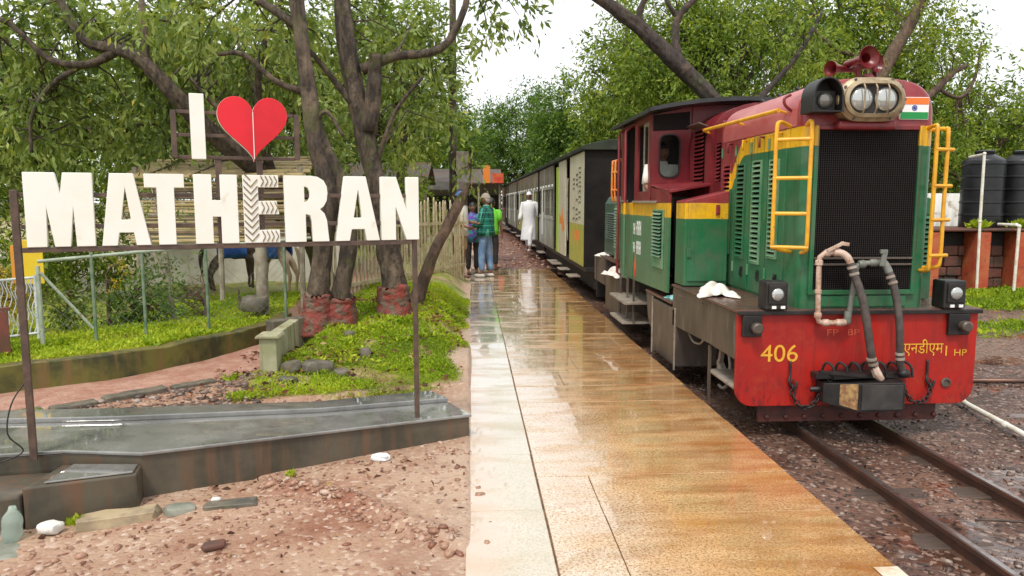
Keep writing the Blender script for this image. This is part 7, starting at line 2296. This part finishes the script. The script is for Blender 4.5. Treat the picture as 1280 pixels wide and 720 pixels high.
# -- dark limb hanging over the cab
tree('overhanging_tree', 'dark bare limbed tree arching over the cab from behind the locomotive', (4.9, 13.4, -.2),
     [[(4.9, 13.4, -.2, .22), (4.85, 13.3, 1.5, .19), (4.6, 13.2, 2.7, .165), (4.25, 13.0, 3.28, .15), (3.65, 13.0, 3.86, .14), (3.0, 13.0, 4.45, .12), (2.62, 13, 4.72, .11), (2.2, 13.0, 5.0, .10), (1.4, 13.1, 5.5, .07)],
      [(3.62, 13.0, 3.88, .085), (3.55, 13.05, 4.35, .07), (3.62, 13.1, 4.75, .06), (3.95, 13.1, 5.1, .05), (4.2, 13.2, 5.5, .04)],
      [(3.60, 13.1, 4.72, .045), (3.4, 13.1, 5.0, .035), (3.3, 13.2, 5.5, .03)],
      [(3.0, 13.0, 4.48, .07), (2.9, 13.0, 4.75, .055), (3.1, 13.0, 5.2, .04)],
      [(4.6, 13.2, 2.7, .08), (5.2, 13.3, 3.4, .06), (5.9, 13.4, 4.2, .045), (6.4, 13.6, 5.0, .03)],
      [(4.7, 13.2, 2.4, .05), (4.2, 13.3, 2.9, .035), (3.6, 13.5, 3.1, .022), (3.2, 13.6, 3.0, .012)]],
     [(5.9, 13.8, 4.6, 1.0, .8, .7, 60), (4.3, 13.4, 5.5, .8, .6, .35, 30), (4.9, 13.9, 3.3, .7, .5, .4, 20), (3.2, 13.4, 5.55, .5, .5, .25, 16), (1.7, 13.2, 4.95, .7, .5, .35, 24), (2.5, 13.4, 5.35, .5, .4, .25, 14)],
     'leaf_bright', 'bark_dark', size=.12, per=28, seed=41, spread=.2, tw=.008, seg=12)
tree('crooked_tree', 'mossy crooked branched tree between the engine horns and the water tanks', (8.6, 16, -.2),
     [[(8.2, 16, -.2, .24), (8.3, 16, 1.5, .2), (8.5, 16, 3.0, .17), (8.85, 16, 4.2, .15), (9.5, 16, 5.4, .12), (10.0, 16, 6.6, .08)],
      [(8.6, 16, 3.2, .12), (9.2, 16, 3.5, .10), (9.9, 15.9, 3.8, .09), (10.4, 15.9, 4.3, .07), (10.8, 16, 4.5, .05)],
      [(10.1, 15.9, 4.0, .05), (10.6, 15.9, 3.8, .04), (11.0, 16, 4.2, .03), (11.1, 16, 5.0, .02)],
      [(8.8, 16, 4.0, .07), (8.3, 15.9, 4.6, .055), (7.8, 15.9, 4.8, .04), (7.2, 15.8, 5.2, .03)],
      [(8.5, 16, 3.0, .06), (8.0, 15.9, 3.5, .045), (7.4, 15.8, 3.7, .03)]],
     [(7.6, 15.9, 4.6, .9, .7, .5, 44), (10.2, 16, 4.7, .8, .6, .4, 30), (9.4, 16, 5.9, 1.0, .7, .5, 40), (10.9, 16.2, 3.4, .7, .6, .6, 36), (7.2, 15.8, 3.6, .6, .5, .4, 24)],
     'leaf_bright', 'bark_brown', size=.11, per=32, seed=42, spread=.2, tw=.009, shift=.06)

# -- shrubs behind the fence and along the back
def shrub(label, x, y_, z0, blobs, leaf, seed, size=.09, per=32, group='shrubs behind the wire fence', spread=.16):
    limbs = [[(x, y_, z0, .03), ((x + c[0]) / 2, (y_ + c[1]) / 2, (z0 + c[2]) / 2, .02), (c[0], c[1], c[2], .01)] for c in blobs for _ in (0, 1)]
    t = tree('shrub', label, (x, y_, z0), limbs, blobs, leaf, 'bark_brown', size, per, spread, .35, seed, group, tw=.006)
    t['category'] = 'shrub'; return t
shrub('bush with bright yellow leaves behind the wire fence', -3.78, 7.85, .2, [(-3.76, 7.80, .80, .20, .12, .15, 44)], 'leaf_yellow', 51, size=.05, per=26, spread=.06)
shrub('dark green bush under the yellow leaved bush', -3.55, 8.0, .2, [(-3.60, 7.98, .56, .48, .2, .32, 90)], 'leaf_deep', 52, size=.055, spread=.09)
shrub('yellowish bush left of the white gate', -4.55, 7.3, .2, [(-4.50, 7.35, .72, .22, .22, .26, 60)], 'leaf_yellow', 53, size=.05, per=24, spread=.08)
shrub('reddish green bush right beside the gate brace', -4.05, 7.55, .2, [(-4.02, 7.55, .66, .18, .16, .30, 46)], 'leaf_mango', 54, size=.05, spread=.08)
shrub('dark hedge bush behind the pale sapling', -3.0, 8.45, .2, [(-3.0, 8.45, .58, .45, .22, .34, 90)], 'leaf_deep', 55, size=.055, spread=.09)
shrub('small dark bush left of the thick timber post', -2.72, 8.8, .2, [(-2.74, 8.8, .52, .22, .18, .28, 40)], 'leaf_deep', 61, size=.055, spread=.08)
shrub('green thicket behind the bamboo shelter end', -5.6, 10.6, .15, [(-5.6, 10.6, 1.2, 1.1, .7, .9, 200)], 'leaf_bright', 56, size=.10)
shrub('wide green thicket left of the crooked limb tree', -7.6, 10.2, .1, [(-7.2, 10.6, 1.3, 1.4, .8, 1.1, 220)], 'leaf_bright', 57, size=.10)
shrub('thicket filling the space behind the picket fence', -1.4, 15.6, .1, [(-1.5, 15.6, 1.5, 1.0, .7, 1.0, 160)], 'leaf_bright', 58, size=.11)
shrub('tall thicket behind the white washed wall', -3.6, 15.5, .1, [(-3.8, 15.5, 1.6, 1.9, .8, 1.3, 240)], 'leaf_bright', 59, size=.12, spread=.2)
shrub('thicket in front of the pale house', -2.4, 20.5, 0, [(-2.4, 20.5, 1.3, 1.4, .8, .9, 100)], 'leaf_bright', 60, size=.13, spread=.2)
for i, (x, y_, lab) in enumerate([(8.0, 21.5, 'thicket behind the rear hood of the engine'), (11.0, 21, 'thicket behind the white corrugated shed'), (14.5, 20.5, 'thicket behind the middle water tank'), (18.0, 21, 'thicket beyond the third water tank')]):
    shrub(lab, x, y_, -.2, [(x, y_, 1.5, 2.0, 1.0, 1.4, 150)], 'leaf_deep', 70 + i, size=.15, per=34, group='thickets behind the engine', spread=.26)
# -- far wood that reads as one mass
rw = np.random.default_rng(5)
bl = [(float(x), float(64 + 6 * rw.random()), 3.6 + 1.8 * float(rw.random()), 4.2, 2.5, 4.2 + float(rw.random()), 200) for x in np.arange(-46, 56, 5.0)]
C_, O_ = clumps_in(bl, rw)
V_, F_, var_ = foliage(C_, O_, 34, .6, .36, rw, .4)
tag(tri_object('distant_wood', V_, F_, var_, 'leaf_deep', kind='stuff'), 'green wood far behind the station that reads as one mass', 'wood')
# -- sapling with pale forked trunk
tree('sapling', 'pale forked sapling trunk behind the wire fence under the letter A', (-3.25, 8.1, .25),
     [[(-3.22, 8.1, .25, .035), (-3.25, 8.1, .6, .03), (-3.27, 8.1, 1.0, .026), (-3.28, 8.1, 1.5, .02)], [(-3.25, 8.1, .62, .026), (-3.38, 8.1, .95, .02), (-3.46, 8.1, 1.3, .015)]],
     [(-3.35, 8.2, 1.6, .35, .25, .2, 10)], 'leaf_mango', 'wood_grey', size=.07, per=18, seed=81, spread=.1, tw=.005)

# -- ground cover: weeds and grass (nobody could count it)
def weeds(name, label, n, box, mask, zf, size, seed, up=.55, mat='leaf_grass'):
    rng = np.random.default_rng(seed)
    X = rng.uniform(box[0], box[1], n * 3); Y = rng.uniform(box[2], box[3], n * 3)
    k = rng.random(n * 3) < mask(X, Y) * (.35 + .9 * vnoise(X * 4, Y * 4, seed))
    X, Y = X[k][:n], Y[k][:n]
    Z = zf(X, Y)
    m = len(X)
    hgt = vnoise(X * 3.2, Y * 3.2, seed + 1)
    P = np.stack([X, Y, Z + rng.random(m) * .05 * hgt], 1)
    D = rng.normal(size=(m, 3)); D[:, 2] = np.abs(D[:, 2]) * .6 + up
    D /= np.linalg.norm(D, axis=1)[:, None]
    S = size * rng.uniform(.55, 1.3, m) * (.6 + .8 * hgt)
    V, F = leaf_arrays(P, D, S, rng, width=.42)
    var = np.clip(vnoise(X * 1.7, Y * 1.7, seed + 2) * .55 + rng.random(m) * .5, 0, 1)
    return tag(tri_object(name, V, F, np.repeat(var, 2), mat, kind='stuff'), label, 'grass')
weeds('bed_grass', 'bright green weeds covering the tree bed and grassy bank', 90000, (-2.2, -.04, 5.4, 11.5), left_grass, left_z, .024, 91)
weeds('bank_grass', 'green weeds on the bank between the mossy wall and the wire fence', 70000, (-6.5, -2.0, 4.8, 10.5), lambda X, Y: left_grass(X, Y) * smoothstep(1.9, 1.1, seg_dist(X, Y, WALL)), left_z, .035, 92)
weeds('bed_weeds', 'broad leaved weeds growing in patches over the tree bed', 9000, (-1.8, -.1, 5.5, 9.5), lambda X, Y: left_grass(X, Y) * smoothstep(.5, .72, vnoise(X * 2.6, Y * 2.6, 77)), lambda X, Y: left_z(X, Y) + .01, .05, 77, up=.2)
weeds('bank_weeds', 'broad leaved weeds growing below the wire fence', 9000, (-4.6, -2.2, 5.4, 8.6), lambda X, Y: left_grass(X, Y) * (seg_dist(X, Y, WALL) > .05) * smoothstep(.45, .7, vnoise(X * 2.6, Y * 2.6, 78)), lambda X, Y: left_z(X, Y) + .01, .055, 78, up=.2)
weeds('strip_grass', 'thin grass along the rubble beside the red path', 9000, (-4.2, -2.0, 4.3, 6.4), lambda X, Y: left_grass(X, Y) * (seg_dist(X, Y, PATH_LO) < 0), left_z, .026, 93)
weeds('yard_grass', 'green weeds and grass strips below the tank stand', 50000, (4.6, 14, 7.5, 12.9), right_grass, right_z, .07, 94)
def tuft(label, x, y_, z, n, r, size, seed, nm='weed_tuft'):
    rng = np.random.default_rng(seed)
    P = np.stack([x + rng.normal(0, r * .35, n), y_ + rng.normal(0, r * .35, n), z + rng.random(n) * size * .5], 1)
    D = P - np.array([x, y_, z - r]); D += rng.normal(size=(n, 3)) * r * .5; D /= np.linalg.norm(D, axis=1)[:, None]
    V, F = leaf_arrays(P, D, size * rng.uniform(.6, 1.2, n), rng, width=.5)
    tag(tri_object(nm, V, F, np.repeat(.3 + .6 * rng.random(n), 2), 'leaf_grass', origin=(x, y_, z)), label, 'plant')
tuft('small leafy weed growing at the foot of the plinth', -2.02, 3.72, -.10, 90, .06, .045, 95)
tuft('tiny weed at the plinth foot beside the buried kerb', -1.05, 4.18, -.03, 40, .04, .03, 96)
tuft('grass tuft growing on the ledge left of the first tank', 9.15, 12.9, 1.07, 260, .16, .12, 97)
tuft('grass tuft on the ledge below the second water tank', 9.95, 12.9, 1.07, 260, .18, .12, 98)

def litter(name, label, n, box, ok, zf, size, seed, mat):
    rng = np.random.default_rng(seed)
    X = rng.uniform(box[0], box[1], n * 3); Y = rng.uniform(box[2], box[3], n * 3)
    k = ok(X, Y) & (rng.random(n * 3) < .1 + .9 * vnoise(X * 2.4, Y * 2.4, seed) ** 2)
    X, Y = X[k][:n], Y[k][:n]; m = len(X)
    D = rng.normal(size=(m, 3)); D[:, 2] = rng.uniform(-.05, .18, m); D /= np.linalg.norm(D, axis=1)[:, None]
    V, F = leaf_arrays(np.stack([X, Y, zf(X, Y) + .006], 1), D, size * rng.uniform(.4, 1.3, m), rng, width=.5, fold=.25)
    return tag(tri_object(name, V, F, np.repeat(rng.random(m), 2), mat, kind='stuff'), label, 'leaf litter')
mat_leaf('leaf_dead', (.06, .028, .018), (.15, .06, .03), (.26, .12, .06), (.34, .22, .08), .1)
litter('fallen_leaves', 'brown fallen leaves and bark chips scattered over the red yard', 420, (-3.4, -.02, 2.0, 4.9), lambda X, Y: Y < 3.95 + (X + 1.8) * .42, left_z, .04, 301, 'leaf_dead')
litter('bed_litter', 'dead brown leaves lying among the weeds of the tree bed', 1200, (-2.2, -.1, 5.4, 10), lambda X, Y: seg_dist(X, Y, BED_LO) > -.1, lambda X, Y: left_z(X, Y) + .03, .06, 302, 'leaf_dead')
litter('track_litter', 'dead leaves and chips lying in the mud beside the rails', 700, (1.85, 6, 2.2, 7.5), lambda X, Y: np.abs(np.abs(X - 2.78) - .325) > .05, right_z, .035, 303, 'leaf_dead')
